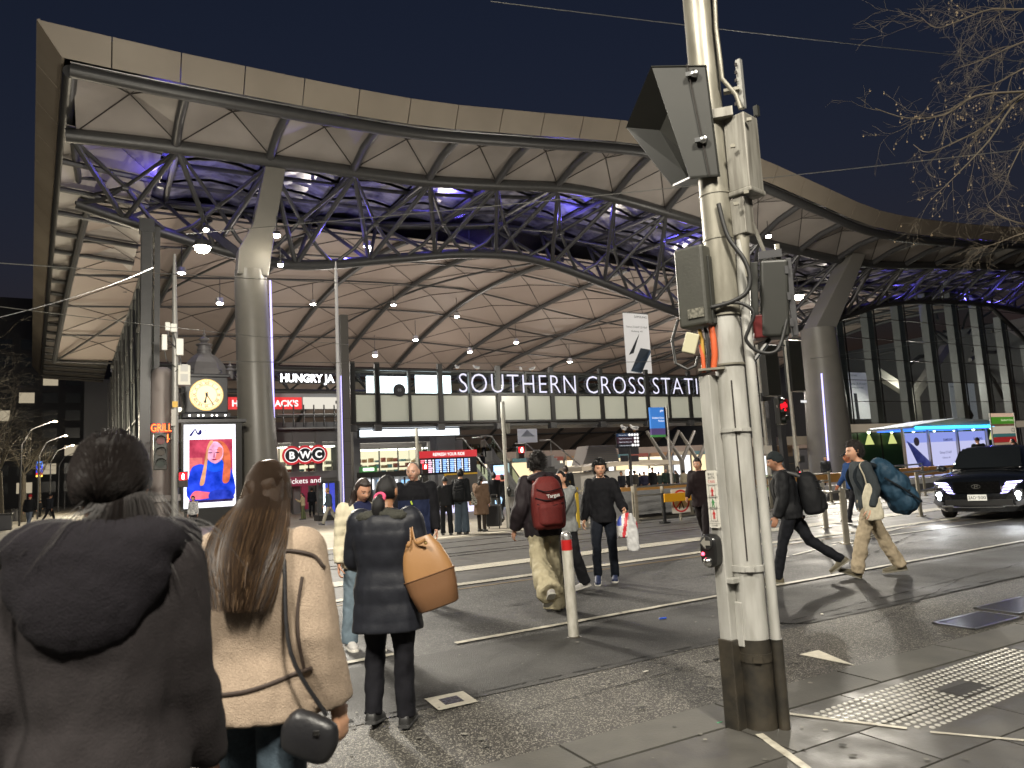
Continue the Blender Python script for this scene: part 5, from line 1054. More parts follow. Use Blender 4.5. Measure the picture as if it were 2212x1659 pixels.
u, z = UZ(346, 976, lv_ - .6); tl_head(tl, u, lv_ - .8, z, 1.75); MB('s').bar((u, lv_ - .4, z + .6), (lu, lv_, z + .6), .05).build('arm', M_VIS, tl)
pt = thing('pedestrian_signal', 'red pedestrian signal on the slim pole beside the advert screen', 'traffic light', S(lu, lv_, 0)); u, z = UZ(395, 1029, lv_ - .4); ped_head(pt, u, lv_ - .5, z, .36); MB('s').bar((u, lv_ - .2, z), (lu, lv_, z), .05).build('arm', M_VIS, pt)
ng = thing('neon_sign', 'orange red neon GRILL sign with an arrow on the round column', 'sign', S(*atv(349, 920, 43))); u, z = UZ(349, 932, 43)
text('GRILL', .58, lamp_mat('neon_orange', (1, .10, .02), 6), ng, (u, 43, z), (1, 0, 0), (0, 0, 1), frame='s', width=1.0, bold=-.012); text('GRILL', .66, lamp_mat('neon_rim', (1, .03, .02), .8), ng, (u, 43.05, z - .03), (1, 0, 0), (0, 0, 1), frame='s', width=1.06, bold=.02)
mb = MB('s'); mb.prism([(u + .2, 43, z - .15), (u + .32, 43, z - .15), (u + .32, 43, z - .4), (u + .4, 43, z - .4), (u + .24, 43, z - .65), (u + .12, 43, z - .4), (u + .2, 43, z - .4)], (0, .03, 0)); mb.build('neon_arrow', MATS['neon_orange'], ng)
rc = thing('round_column', 'short pale round column with a domed top behind the slim pole', 'column', S(*atv(350, 1000, 46))); u = UZ(350, 900, 46)[0]
mb = MB('s'); mb.lathe((u, 46, 0), [(.62, -.45), (.58, 8.2), (.5, 8.45), (.3, 8.6), (.05, 8.65)], 24); mb.build('shaft', mat('column_pale', (.36, .32, .30), .5), rc, smooth=True); wall('awning', mat('awning_pale', (.5, .47, .45), .5), rc, (u - .7, u + 1.2, 1.0, 1.35), 45.2, 1.0)
# ================================================================== mid road poles and pedestrian signals
for nm, lab, px_, top, pv, hx, hy, hs_z in (('signal_post', 'slim pale post with a red pedestrian signal behind the walker with the red backpack', 1110, (1089, 868), 19.2, 1124, 972, .17), ('signal_post', 'slim pale post with a red pedestrian signal before the departure board', 908, (898, 925), 28, 917, 1008, .2)):
    u = atv(px_ - (14 if px_ > 1000 else 3), 1080, pv).x; zt_ = atv(top[0], top[1], pv).z; t = thing(nm, lab, 'traffic light', S(u, pv, floor_z(pv)))
    MB('s').tube([(u, pv, floor_z(pv)), (u, pv, zt_ - .5)], .06 if pv < 25 else .07, 12).build('post', mat('post_pale', (.42, .41, .37), .45, .3, noise_=(6, (.33, .32, .28), .5)), t, smooth=True)
    MB('s').lathe((u, pv, zt_ - .5), [(.06, 0), (.075, .05), (.075, .12), (.07, .15), (.065, .48), (.05, .5)], 12).build('radio_cap', mat('cap_grey', (.40, .40, .36), .5), t, smooth=True)
    MB('s').bb((u + .04, pv - .1, zt_ - .95), (u + .16, pv + .05, zt_ - .65)).build('sensor_box', M_BOX, t, bevel=.01)
    hu, hz = UZ(hx, hy, pv - .1); ped_head(t, hu, pv - .15, hz, hs_z); MB('s').bar((hu, pv, hz + .1), (u, pv, hz + .1), .03).build('arm', M_VIS, t)
    if pv < 25: MB('s').ball((u + .02, pv - .09, 1.05), .1, 12, 8, (.7, .7, 1.5)).build('button_box', MATS['button_black'], t, smooth=True)
# right signal pole with red lit signal
sv = 21.5; u = atv(1712, 900, sv).x; t = thing('signal_post', 'pale signal post with a bright red traffic light right of the big pole', 'traffic light', S(u, sv, 0))
MB('s').tube([(u, sv, 0), (u, sv, atv(1690, 735, sv).z)], [.085, .07], 12).build('post', MATS['post_pale'], t, smooth=True)
uu, zz = UZ(1692, 880, sv - .4); tl_head(t, uu, sv - .35, zz - .15, 1.1, None); MB('s').bb((uu - .12, sv - .42, zz - .15), (uu + .22, sv - .38, zz + .22)).build('red_glow_visor', lamp_mat('visor_red', (1, .01, .02), 1.3), t)
for dx, y0 in ((-30, 800), (22, 790)):
    r = rect(1700 + dx - 14, y0 - 55, 1700 + dx + 14, y0 + 55, sv - .2); wall('rear_head', M_VIS, t, r, sv - .2, .35, bevel=.03); MB('s').bar(((r[0]+r[1])/2, sv, r[3] + .05), (u, sv, r[3] + .05), .05).build('arm', M_BEAM2, t)
    wall('white_tag', lamp_mat('tag_white', (1, 1, 1), .5) if dx > 0 else M_PWH, t, ((r[0]+r[1])/2 - .1, (r[0]+r[1])/2 + .25, r[2] - .5, r[2] - .4), sv - .3, .02)
MB('s').ball((u - .12, sv - .1, 1.05), .13, 12, 8, (.7, .7, 1.6)).build('button_box', MATS['button_black'], t, smooth=True); wall('plate', MATS['plate_white'], t, (u - .08, u + .08, 1.45, 2.1), sv - .1, .01)
MB('s').ball((u - .15, sv - .22, .98), .03, 8, 6).build('indicator_light', MATS['indicator_red'], t)
u2 = atv(1648, 870, 24).x; t = thing('camera_post', 'slim pale post with a small cream box just right of the big pole', 'pole', S(u2, 24, -.1)); MB('s').tube([(u2, 24, -.1), (u2 - .05, 24, atv(1640, 745, 24).z)], [.1, .07], 10).build('post', MATS['post_pale'], t, smooth=True)
r = rect(1651, 792, 1658, 815, 23.8); wall('box', MATS['radio_cream'], t, r, 23.8, .15); r = rect(1650, 848, 1668, 866, 23.7); wall('sign_bracket', M_BEAM, t, r, 23.8, .1); wall('flyer', MATS['plate_white'], t, rect(1648, 962, 1668, 980, 23.8), 23.8, .02)
for x in (1668, 1690): 
    r = rect(x - 5, 770, x + 5, 1040, 44); wall('post', M_BEAM2, thing('steel_post', 'dark steel post behind the signal, %s of a pair' % ('left' if x < 1680 else 'right'), 'post', S(r[0], 44, FZ)), (r[0], r[1], FZ, r[3]), 44, .4)
# blue station totem
bv = 21.0; r = rect(1406, 880, 1436, 944, bv); t = thing('station_totem', 'blue Southern Cross Station stop sign on a tall steel post', 'sign', S(r[1], bv, 0))
wall('panel', mat('totem_blue', (.03, .13, .36), .4, emit=((.05, .2, .6), .45)), t, (r[0], r[1], r[2] + .32, r[3]), bv, .08); wall('purple_panel', mat('totem_purple', (.07, .05, .13), .4, emit=((.15, .1, .3), .2)), t, (r[0], r[1], r[2] + .08, r[2] + .32), bv, .08); wall('green_panel', mat('totem_green', (.05, .2, .06), .4, emit=((.1, .4, .1), .2)), t, (r[0], r[1], r[2], r[2] + .08), bv, .08); wall('edge', M_FRAME, t, (r[1], r[1] + .07, r[2] + .02, r[3]), bv - .01, .1)
text('ptv', .13, M_TXT, t, (r[1] - .12, bv - .01, r[3] - .16), (1, 0, 0), (0, 0, 1), frame='s'); text('Southern Cross', .1, M_TXT, t, (r[1] - .04, bv - .01, r[3] - .42), (1, 0, 0), (0, 0, 1), frame='s', align='RIGHT', width=.55); text('Station', .1, M_TXT, t, (r[1] - .04, bv - .01, r[3] - .53), (1, 0, 0), (0, 0, 1), frame='s', align='RIGHT', width=.28)
u = r[1] + .16; MB('s').tube([(u, bv + .05, 0), (u, bv + .05, r[3] + .05)], .055, 12).build('post', mat('totem_steel', (.5, .49, .47), .35, .7), t, smooth=True)
for z in (r[2] + .1, r[3] - .1): MB('s').bar((r[1], bv + .05, z), (u, bv + .05, z), .03).build('bracket', M_BEAM2, t)
# ================================================================== tram stop rails and barrier
M_STN = mat('stainless', (.42, .40, .36), .28, .9); M_POSTF = mat('flat_post', (.30, .275, .22), .42, .5, noise_=(6, (.36, .33, .27), .6))
def rail_post(t, p, z1, tilt=0, w_=.11): 
    MB('w').box((p.x, p.y, z1/2), (w_, .035, z1), Matrix.Rotation(R(25), 3, 'Z')).build('post', M_POSTF, t, bevel=.006); MB('w').box((p.x, p.y, .01), (.2, .14, .02), Matrix.Rotation(R(25), 3, 'Z')).build('foot', M_POSTF, t)
def fence(label, pts, z1=1.08, rails=(1.0, .55), name='handrail'):
    t = thing(name, label, 'handrail', pts[0]); 
    for p in pts: rail_post(t, p, z1)
    for z in rails: MB('w').tube([Vector((p.x, p.y, z)) for p in pts], .028, 10).build('rail', M_STN, t, smooth=True)
    return t
n1 = fence('steel handrail ramp behind the walker with the blue duffel bag', [gp(1990, 1115), S(22, 13.0), S(27, 14.6), S(32, 16.0)], rails=(1.05, .6))
n2 = fence('long steel handrail behind the young person in the black hoodie', [S(13.3, 17.0), S(16.2, 17.2), S(19.2, 17.4), S(22.3, 17.5)], rails=(1.0, .75))
n3 = fence('handrail between the grey column and the duffel bag walker', [S(19.2, 14.6), S(22.3, 15.4), S(26.0, 16.4)], rails=(1.15, .9))
g1 = thing('hoop_rail', 'pair of flat steel posts with a curved hoop rail beyond the beanie walker', 'handrail', gp(1830, 1175))
a, b = gp(1830, 1175), gp(1785, 1140); rail_post(g1, a, 1.0, w_=.13); rail_post(g1, b, 1.02, w_=.13)
MB('w').tube(spl([Vector((a.x, a.y, .95)), Vector((a.x - .25, a.y + .2, .95)), Vector((b.x - .12, b.y, .93)), Vector((b.x - .2, b.y - .05, .82)), Vector((b.x - .02, b.y - .1, .72)), Vector((b.x + .1, b.y, .72))]), .024, 10).build('hoop', M_STN, g1, smooth=True)
wb = thing('platform_wall', 'low orange topped platform wall running behind the handrails', 'wall', S(30, 18.6, 0))
for k in range(9):
    u0 = 14 + 3.2*k; MB('s').bb((u0, 18.6, .62), (u0 + 3.16, 18.9, .95)).build('orange_panel', mat('panel_orange', (.42, .22, .06), .5, noise_=(3, (.36, .18, .05), .6)), wb); MB('s').bb((u0, 18.5, 0), (u0 + 3.16, 18.9, .3)).build('base_panel', M_DGREY, wb)
MB('s').bb((14, 18.45, .3), (43, 18.9, .5)).build('white_ledge', mat('ledge_white', (.55, .55, .56), .5), wb)
fp = thing('mesh_fence', 'grey panel fence with rails behind the hoodie walker', 'fence', S(14, 18, 0))
for k in range(6):
    u0 = 11.8 + 1.15*k; MB('s').bb((u0, 18.1, .12), (u0 + 1.05, 18.14, .85)).build('panel', mat('mesh_grey', (.33, .33, .33), .5, noise_=(30, (.2, .2, .2), .4), stretch=(.2, .2, 6)), fp); MB('s').bb((u0 - .06, 18.05, 0), (u0 - .01, 18.17, 1.0)).build('post', M_POSTF, fp)
yf = thing('yellow_gate', 'yellow and steel gate posts behind the person in the grey hoodie', 'gate', gp(1265, 1140))
for i, x in enumerate((1250, 1268)): p = gp(x, 1140); MB('w').box((p.x, p.y, .55), (.09, .05, 1.1), Matrix.Rotation(R(20), 3, 'Z')).build('post', mat('gate_yellow', (.48, .33, .03), .5) if i == 0 else M_POSTF, yf, bevel=.005)
p, q = gp(1250, 1140), gp(1268, 1140); MB('w').bar(Vector((p.x, p.y, 1.0)), Vector((q.x, q.y, 1.0)), .05).build('rail', M_POSTF, yf)
bv_ = 15.9; r = rect(1436, 1064, 1512, 1082, bv_); t = thing('yellow_barrier', 'orange yellow barrier arm on a dark post in front of the no walking sign', 'barrier', S(r[0], bv_, 0))
MB('s').bb((r[0], bv_, r[2]), (r[1] + .1, bv_ + .06, r[3])).build('arm', mat('barrier_yellow', (.62, .30, .01), .45), t, bevel=.005); MB('s').bb((r[0] - .02, bv_ + .07, 0), (r[0] + .06, bv_ + .13, r[3] + .03)).build('post', M_FRAME, t); MB('s').bb((r[0] - .1, bv_, 0), (r[0] + .14, bv_ + .2, .04)).build('foot', M_FRAME, t)
ns_v = 16.3; cu_, cz_ = UZ(1471, 1082, ns_v); t = thing('no_walking_sign', 'white square sign with a walking figure crossed by a red ring', 'sign', S(cu_, ns_v, 0))
s_ = .34; MB('s').bb((cu_ - s_, ns_v, cz_ - s_), (cu_ + s_, ns_v + .02, cz_ + s_)).build('plate', MATS['plate_white'], t, bevel=.02)
mb = MB('s'); n = 32
for j in range(n):
    a, b = 2*math.pi*j/n, 2*math.pi*(j+1)/n; P_ = lambda r_, t_: (cu_ + r_*math.cos(t_), ns_v - .006, cz_ + r_*math.sin(t_)); mb.quad(P_(.27, a), P_(.32, a), P_(.32, b), P_(.27, b))
mb.build('red_ring', RI, t); MB('s').bar((cu_ - .2, ns_v - .006, cz_ - .2), (cu_ + .2, ns_v - .006, cz_ + .2), .04, .004, up=(0, 1, 0)).build('red_slash', RI, t)
mb = MB('s'); mb.ball((cu_, ns_v - .005, cz_ + .19), .04, 10, 6, (1, .1, 1)); mb.bar((cu_, ns_v - .004, cz_ + .14), (cu_, ns_v - .004, cz_ - .02), .08, .004, up=(0, 1, 0)); mb.bar((cu_, ns_v - .004, cz_), (cu_ - .09, ns_v - .004, cz_ - .22), .04, .004, up=(0, 1, 0)); mb.bar((cu_, ns_v - .004, cz_), (cu_ + .09, ns_v - .004, cz_ - .22), .04, .004, up=(0, 1, 0)); mb.build('black_figure', INK, t)
MB('s').bb((cu_ - .03, ns_v + .03, 0), (cu_ + .03, ns_v + .08, cz_ + s_)).build('post', M_POSTF, t)
# ================================================================== bus shelter and stop flag
hv = 20.4; t = thing('bus_shelter', 'glass bus shelter with a cyan lit roof edge and pale phone adverts', 'bus shelter', S(34, hv, 0))
u0, u1 = UZ(1957, 980, hv)[0], UZ(2140, 980, hv)[0]; zr = 2.75
mb = MB('s'); mb.prism([(u0 - .2, hv - .6, zr - .1), (u1 + .3, hv - .6, zr - .1), (u1 + .3, hv - .6, zr + .15), (u0 + 3, hv - .6, zr + .3), (u0 - .2, hv - .6, zr)], (0, 2.2, 0)); mb.build('roof', mat('shelter_roof', (.25, .28, .32), .4, .4), t, bevel=.02)
MB('s').bb((u0 - .1, hv - .66, zr - .16), (u1 - .6, hv - .62, zr - .06)).build('light_edge', lamp_mat('cyan_edge', (.03, .55, 1), 3.5), t); MB('s').bb((u0, hv - .4, zr - .18), (u1, hv + 1.3, zr - .14)).build('lit_ceiling', lamp_mat('blue_ceiling', (.05, .2, 1), 1.2), t)
for k, u in enumerate((u0, u0 + (u1-u0)*.28, u0 + (u1-u0)*.62, u1)): MB('s').bb((u - .05, hv, 0), (u + .05, hv + .1, zr)).build('post', M_STN, t)
ADM = lamp_mat('shelter_ad', (.30, .36, .86), .55); ADM2 = lamp_mat('shelter_ad_pale', (.55, .56, .85), .6)
for k, (fa, fb, m_) in enumerate(((.02, .27, ADM2), (.29, .61, ADM2), (.64, .98, ADM2))):
    a, b = u0 + (u1-u0)*fa, u0 + (u1-u0)*fb; apn = wall('advert_panel', m_, t, (a, b, .45, zr - .3), hv + .1, .06); wall('advert_header', ADM, apn, (a, b, zr - .75, zr - .3), hv + .08, .015)
    if k: text('SAMSUNG', .16, lamp_mat('ad_ink', (.03, .03, .15), .3), apn, (b - .3, hv + .07, zr - .72), (1, 0, 0), (0, 0, 1), frame='s', align='RIGHT', width=.75, bold=.02); text('Galaxy Z Fold7', .16, MATS['ad_ink'], apn, ((a+b)/2 + .1, hv + .07, 1.45), (1, 0, 0), (0, 0, 1), frame='s', width=.95); text('Galaxy AI', .12, MATS['ad_ink'], apn, ((a+b)/2 + .1, hv + .07, 1.22), (1, 0, 0), (0, 0, 1), frame='s', width=.6)
mb = MB('s'); mb.prism([(u0 + .25, hv + .06, 2.1), (u0 + .6, hv + .06, 1.95), (u0 + 2.7, hv + .06, .5), (u0 + 1.2, hv + .06, .5)], (0, .01, 0)); mb.build('printed_phone', lamp_mat('ad_phone', (.04, .05, .22), .5), t)
mb = MB('s'); mb.prism([(u0 + (u1-u0)*.66, hv + .06, .95), (u1 - .2, hv + .06, 1.0), (u1 - .2, hv + .06, 1.12), (u0 + (u1-u0)*.72, hv + .06, 1.15)], (0, .01, 0)); mb.build('printed_phone', MATS['ad_phone'], t)
mb = MB('s'); mb.lathe((u0 + .95, hv + .05, 2.05), [(.2, 0), (.2, .01)], 20, M=MX); mb.build('round_badge', lamp_mat('badge', (.05, .04, .05), .4), t); MB('s').bb((u0 + .3, hv - .1, .55), (u1 - .3, hv + .05, .62)).build('bench', M_STN, t)
fv_ = 18.2; r = rect(2146, 892, 2196, 1010, fv_); t = thing('stop_flag', 'green and white bus stop panel numbered 122 beside the shelter', 'sign', S((r[0]+r[1])/2, fv_, 0)); H_ = r[3]-r[2]
for f0, f1, c in ((0, .38, 'b9a98c'), (.38, .46, 'a7937a'), (.46, .56, 'a02a2a'), (.56, .62, '3a6a6a'), (.62, .76, 'c9bfae'), (.76, .80, '6a4a3a'), (.80, .93, '4a8a2a'), (.93, 1, 'd9b8a0')): wall('panel', mat('flag_' + c, c, .5, emit=(c, .35)), t, (r[0], r[1], r[2] + H_*f0, r[2] + H_*f1 - .01), fv_, .06)
text('122', H_*.1, INK, t, (r[1] - .06, fv_ - .01, r[2] + H_*.65), (1, 0, 0), (0, 0, 1), frame='s', align='RIGHT'); text('Southern Cross', H_*.06, lamp_mat('flag_txt', (.9, .95, .6), .5), t, (r[1] - .06, fv_ - .01, r[2] + H_*.85), (1, 0, 0), (0, 0, 1), frame='s', align='RIGHT', width=(r[1]-r[0])*.55)
for u in (r[0] - .04, r[1] + .04): MB('s').tube([(u, fv_, 0), (u, fv_, r[3])], .04, 8).build('post', M_STN, t)
# green umbrella-like parcels stand near the column
gb = thing('green_hoarding', 'low green hoarding behind the beanie walker', 'hoarding', S(*atv(1660, 1050, 26))); r = rect(1642, 1025, 1700, 1055, 26)
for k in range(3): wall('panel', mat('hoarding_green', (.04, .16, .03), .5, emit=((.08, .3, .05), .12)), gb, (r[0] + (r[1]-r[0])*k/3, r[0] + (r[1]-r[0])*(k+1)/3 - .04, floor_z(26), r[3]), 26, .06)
# ================================================================== overhead wires
M_WIRE = mat('wire', (.16, .16, .15), .4, .5)
def wire(a, b, va, vb, r, lab, sag=.15):
    p, q = S(*atv(*a, va)), S(*atv(*b, vb)); n = 14; pts = [p.lerp(q, k/n) - Vector((0, 0, sag*4*(k/n)*(1-k/n))) for k in range(n+1)]
    tag(MB('w').tube(pts, r, 5).build('overhead_wire', M_WIRE, loc=p), lab, 'wire')
wire((400, 505), (2230, 320), 22, 9, .013, 'overhead wire rising from the column head across the hooded signal', .1)
wire((1060, 3), (2230, 135), 12, 10, .010, 'thin wire crossing the night sky at the top', .05)
wire((-20, 567), (1000, 622), 16, 20, .010, 'wire running right from the left frame edge past the glass wall', .05)
wire((-20, 690), (330, 578), 14, 24, .007, 'wire slanting up from the left frame edge to the corner post', .1)
wire((480, 781), (1420, 781), 18, 22, .010, 'level wire in front of the tall column and bridge', .05)
wire((1750, 775), (2230, 705), 20, 24, .010, 'wire running across the right glass front', .05)
wire((-20, 660), (760, 745), 14, 22, .007, 'faint wire crossing the clock finial', .05)
wire((1880, 640), (2230, 500), 10, 12, .008, 'wire rising to the right through the bare branches', .05)
# ================================================================== people
from mathutils.bvhtree import BVHTree
def remesh(mb, voxel, it=3, disp=None, keep=None):
    me = bpy.data.meshes.new('r'); me.from_pydata([tuple(p) for p in mb.v], [], mb.f)
    bm = bmesh.new(); bm.from_mesh(me); bmesh.ops.recalc_face_normals(bm, faces=bm.faces); bm.to_mesh(me); bm.free()
    ob = bpy.data.objects.new('r', me); m_ = ob.modifiers.new('r', 'REMESH'); m_.mode = 'VOXEL'; m_.voxel_size = voxel; m_.use_smooth_shade = True
    if it: s_ = ob.modifiers.new('s', 'SMOOTH'); s_.factor = .5; s_.iterations = it
    out = evaluate(ob); bpy.data.meshes.remove(me)
    if disp:
        nr = [v.normal.copy() for v in out.vertices]
        for v, n in zip(out.vertices, nr): v.co += n*disp(v.co, n)
    out.polygons.foreach_set('use_smooth', [True]*len(out.polygons)); out.update()
    return out
def put(name, me, mats, parent):
    for m_ in (mats if isinstance(mats, (list, tuple)) else [mats]): me.materials.append(m_)
    me.name = name; o = bpy.data.objects.new(name, me); col.objects.link(o); o.parent = parent
    return o
def chain(mb, pts, rs, n=12):
    for i, (p, r) in enumerate(zip(pts, rs)):
        mb.ball(p, r, n, 8)
        if i: mb.tube([pts[i-1], p], [rs[i-1], r], n)
def oring(c, w_, d_, M, n=24, ex=2.3):
    out = []
    for j in range(n):
        a = 2*math.pi*j/n; x, y = math.cos(a), math.sin(a); k = (abs(x)**ex + abs(y)**ex)**(-1/ex); out.append(M @ Vector((c[0] + x*k*w_, c[1] + y*k*d_, c[2])))
    return out
TORSO = [(-.10, .155, .105), (0, .168, .115), (.12, .142, .10), (.25, .158, .112), (.38, .172, .12), (.465, .160, .105), (.515, .11, .085), (.555, .064, .062)]
def wr(amp, fr, seed=0, sz=.6, puff=None):
    o = Vector((seed*3.7, seed*1.3, seed*2.1))
    def f(p, n):
        q = Vector((p.x*fr, p.y*fr, p.z*fr*sz)) + o; d = amp*(noise.noise(q) + .5*noise.noise(q*2.3))
        if puff: d += puff[1]*(abs(math.sin(math.pi*p.z/puff[0])) - .6)
        return d
    return f
SKINS = {}
def skin_mat(c): return mat('skin_' + c, c, .5, sss=.12, noise_=(20, tuple(x*.82 for x in srgb(c)), .8))
def fabric(name, c, c2=None, rough=.85, b=(120, .15), sc=30, stretch=None):
    c_ = srgb(c) if isinstance(c, str) else c
    return mat(name, c_, rough, noise_=(sc, srgb(c2) if c2 else tuple(x*.72 for x in c_), .7), bump=b, spec=.25, stretch=stretch)
def headpt(x, y, z, female=False):
    """unit sphere direction to a point on the head, head centre at the origin, face towards +y"""
    X, Y, Z = x*.074, y*.094, z*.116
    if z < -.05:
        k = min(1, (-z - .05)/.9); X *= 1 - .34*k*k - .10*k; Y *= 1 - .10*k if y > 0 else 1 - .42*k
        if y > 0: Y += .012*k
    if y > .3: Y *= .97
    g = lambda ax, az, sx, sz: math.exp(-((X - ax)/sx)**2 - ((Z - az)/sz)**2) if y > 0 else 0
    Y += .026*g(0, -.024, .011, .016) + .012*g(0, -.004, .009, .02)            # nose
    Y -= .010*(g(.032, .004, .016, .012) + g(-.032, .004, .016, .012))         # eye sockets
    Y += .006*g(0, .026, .045, .010)                                           # brow
    Y += .008*g(0, -.060, .020, .009) - .005*g(0, -.074, .02, .006) + .009*g(0, -.096, .022, .014)
    Y += .004*(g(.042, -.028, .018, .018) + g(-.042, -.028, .018, .018))
    return Vector((X, Y, Z))
def sphere_grid(fn, n=36, m=26):
    vs, fs = [], []
    for i in range(m+1):
        a = math.pi*i/m - math.pi/2
        for j in range(n): b = 2*math.pi*j/n; vs.append(fn(math.cos(a)*math.cos(b), math.cos(a)*math.sin(b), math.sin(a)))
    for i in range(m):
        for j in range(n): fs.append((i*n + j, i*n + (j+1) % n, (i+1)*n + (j+1) % n, (i+1)*n + j))
    return vs, fs
def hand(mb, wrist, d, side, pn, curl=.5, s=1.0):
    """palm and five fingers; d forearm direction, pn palm normal"""
    d = d.normalized(); pn = (pn - d*pn.dot(d)).normalized(); x = d.cross(pn)*side; k = s
    for a in (-.026, -.009, .009, .026): chain(mb, [wrist, wrist + d*.04*k + x*a*k*.8, wrist + d*.088*k + x*a*k], [.018*k, .016*k, .0125*k], 8)
    for a, L_ in ((-.027, .062), (-.0095, .075), (.0095, .08), (.027, .072)):
        p = wrist + d*.09*k + x*a*k; dd = d.copy(); pts = [p]; ax = 0
        for q in range(3):
            ax += curl*(.6 + .4*q); dr = (d*math.cos(ax) + pn*math.sin(ax)); p = p + dr*(L_*k*(.42, .32, .26)[q]); pts.append(p)
        chain(mb, pts, [.0098*k, .0092*k, .0085*k, .0075*k], 6)
    p = wrist + d*.025*k + x*.028*k; chain(mb, [p, p + (d*.6 + x*.7 + pn*.25)*.035*k, p + (d*.9 + x*.55 + pn*.5)*.062*k, p + (d*1.0 + x*.35 + pn*.7)*.085*k], [.015*k, .0115*k, .0105*k, .0085*k], 6)
class Person: pass
def person(label, foot, H=1.72, heading=0, pose=None, skin='b98a6e', hair=None, top=None, legs=None, shoe=None, voxel=.012, category='person', build=1.0, group=None, z0=None, female=False, face=True, name='person', extra=None):
    """foot: world ground point below the pelvis. pose angles in degrees."""
    P = dict(lean=2, twist=0, legL=(6, 2, 6, 0), legR=(-4, 2, 4, 0), armL=(4, 8, 12, 0), armR=(4, 8, 12, 0), head=(0, 0, 0)); P.update(pose or {})
    s = H/1.75; o = Person(); rx = lambda a: Matrix.Rotation(R(a), 3, 'X'); ry = lambda a: Matrix.Rotation(R(a), 3, 'Y'); rz = lambda a: Matrix.Rotation(R(a), 3, 'Z')
    T3 = rx(-P['lean']); TW = T3 @ rz(P['twist'])
    pel = Vector((0, 0, .94*s))
    J = {}; low = 9
    for sd, k in ((-1, 'L'), (1, 'R')):
        p, ab, kn, ft = P['leg' + k]; hip = pel + Vector((sd*.092*s*build, 0, -.02*s)); dr = lambda a: rx(a) @ Vector((0, 0, -1))
        th = ry(-sd*ab) @ rx(p) @ Vector((0, 0, -1)); sh = ry(-sd*ab*.6) @ rx(p - kn) @ Vector((0, 0, -1)); knee = hip + th*.43*s; ank = knee + sh*.42*s
        fd = rx(ft) @ Vector((0, 1, 0)); J['hip' + k], J['knee' + k], J['ank' + k], J['foot' + k] = hip, knee, ank, (fd, ft)
        low = min(low, (ank + rx(ft) @ Vector((0, -.06, -.085*s))).z, (ank + rx(ft) @ Vector((0, .2, -.085*s))).z)
    dz = -low; pel.z += dz
    for k in 'LR':
        for q in ('hip', 'knee', 'ank'): J[q + k].z += dz
    tor = lambda p, tw=True: pel + (TW if tw else T3) @ (Vector(p)*s)
    for sd, k in ((-1, 'L'), (1, 'R')):
        p, ab, el, inn = P['arm' + k]; shd = tor((sd*.166*build, -.005, .465)); B = TW
        ua = B @ (ry(-sd*ab) @ rx(p) @ Vector((0, 0, -1))); fa = B @ (rz(sd*inn) @ (ry(-sd*ab*.8) @ rx(p + el) @ Vector((0, 0, -1)))); elb = shd + ua*.285*s; wri = elb + fa*.255*s
        J['sh' + k], J['el' + k], J['wr' + k], J['fa' + k] = shd, elb, wri, fa
        pn = (B @ Vector((-sd*.9, .25, 0))) if el < 60 else (B @ Vector((-sd*.5, 0, .6)))
        J['pn' + k] = pn
    hy, hp, ht = P['head']; HM = TW @ rz(hy) @ rx(hp) @ ry(ht); hc = tor((0, .012, .545)) + HM @ Vector((0, .022, .135))*s; hs = s*(1.07 if not female else 1.03)
    hd = lambda p: hc + HM @ (Vector(p)*hs)
    # --- body
    mb = MB('l')
    mb.rings([oring((0, 0, z), w_*build*.93*s, d_*build*.93*s, Matrix.Identity(3)) for z, w_, d_ in [(0, .0, .0)]] or []) if False else None
    rs = []
    for z, w_, d_ in TORSO: rs.append([pel + TW @ p for p in oring((0, 0, z*s), w_*build*.93*s, d_*build*.93*s, Matrix.Identity(3))])
    mb.rings(rs); chain(mb, [tor((0, -.005, .47)), tor((0, .0, .52)), hc + HM @ Vector((0, -.012, -.07))*hs], [.062*s, .056*s, .054*s])
    for k in 'LR':
        chain(mb, [J['hip' + k], J['knee' + k], J['ank' + k]], [.085*s*build, .055*s, .04*s]); fd, ft = J['foot' + k]; M_ = rx(ft)
        chain(mb, [J['ank' + k] + M_ @ Vector((0, -.02, -.045))*s, J['ank' + k] + M_ @ Vector((0, .12, -.055))*s], [.032*s, .026*s])
        chain(mb, [J['sh' + k], J['el' + k], J['wr' + k]], [.058*s*build, .043*s, .027*s]); hand(mb, J['wr' + k], J['fa' + k], -1 if k == 'L' else 1, J['pn' + k], P.get('curl' + k, .45), s)
    vs, fs = sphere_grid(lambda x, y, z: hd(headpt(x, y, z, female)), 32, 24); mb.add(vs, fs)
    for sd in ((-1, 1) if not (hair and hair[0] == 'long') else ()): mb.ball(hd((sd*.076, -.008, -.004)), .028*hs, 8, 6, (.35, .75, 1.15), HM)
    me = remesh(mb, voxel, 1)
    root = bpy.data.objects.new(name, me); me.name = name; col.objects.link(root)
    sk = skin_mat(skin); hairc = hair[1] if hair else '1a1512'; lip = tuple(a*b for a, b in zip(srgb(skin), (.80, .45, .45)))
    for m_ in (sk, mat('eye_dark', (.02, .016, .014), .3), mat('brow_' + hairc, tuple(.5*a + .3*b for a, b in zip(srgb(hairc), srgb(skin))), .8), mat('lip_' + skin, lip, .45), mat('eye_white', (.55, .52, .5), .3)): me.materials.append(m_)
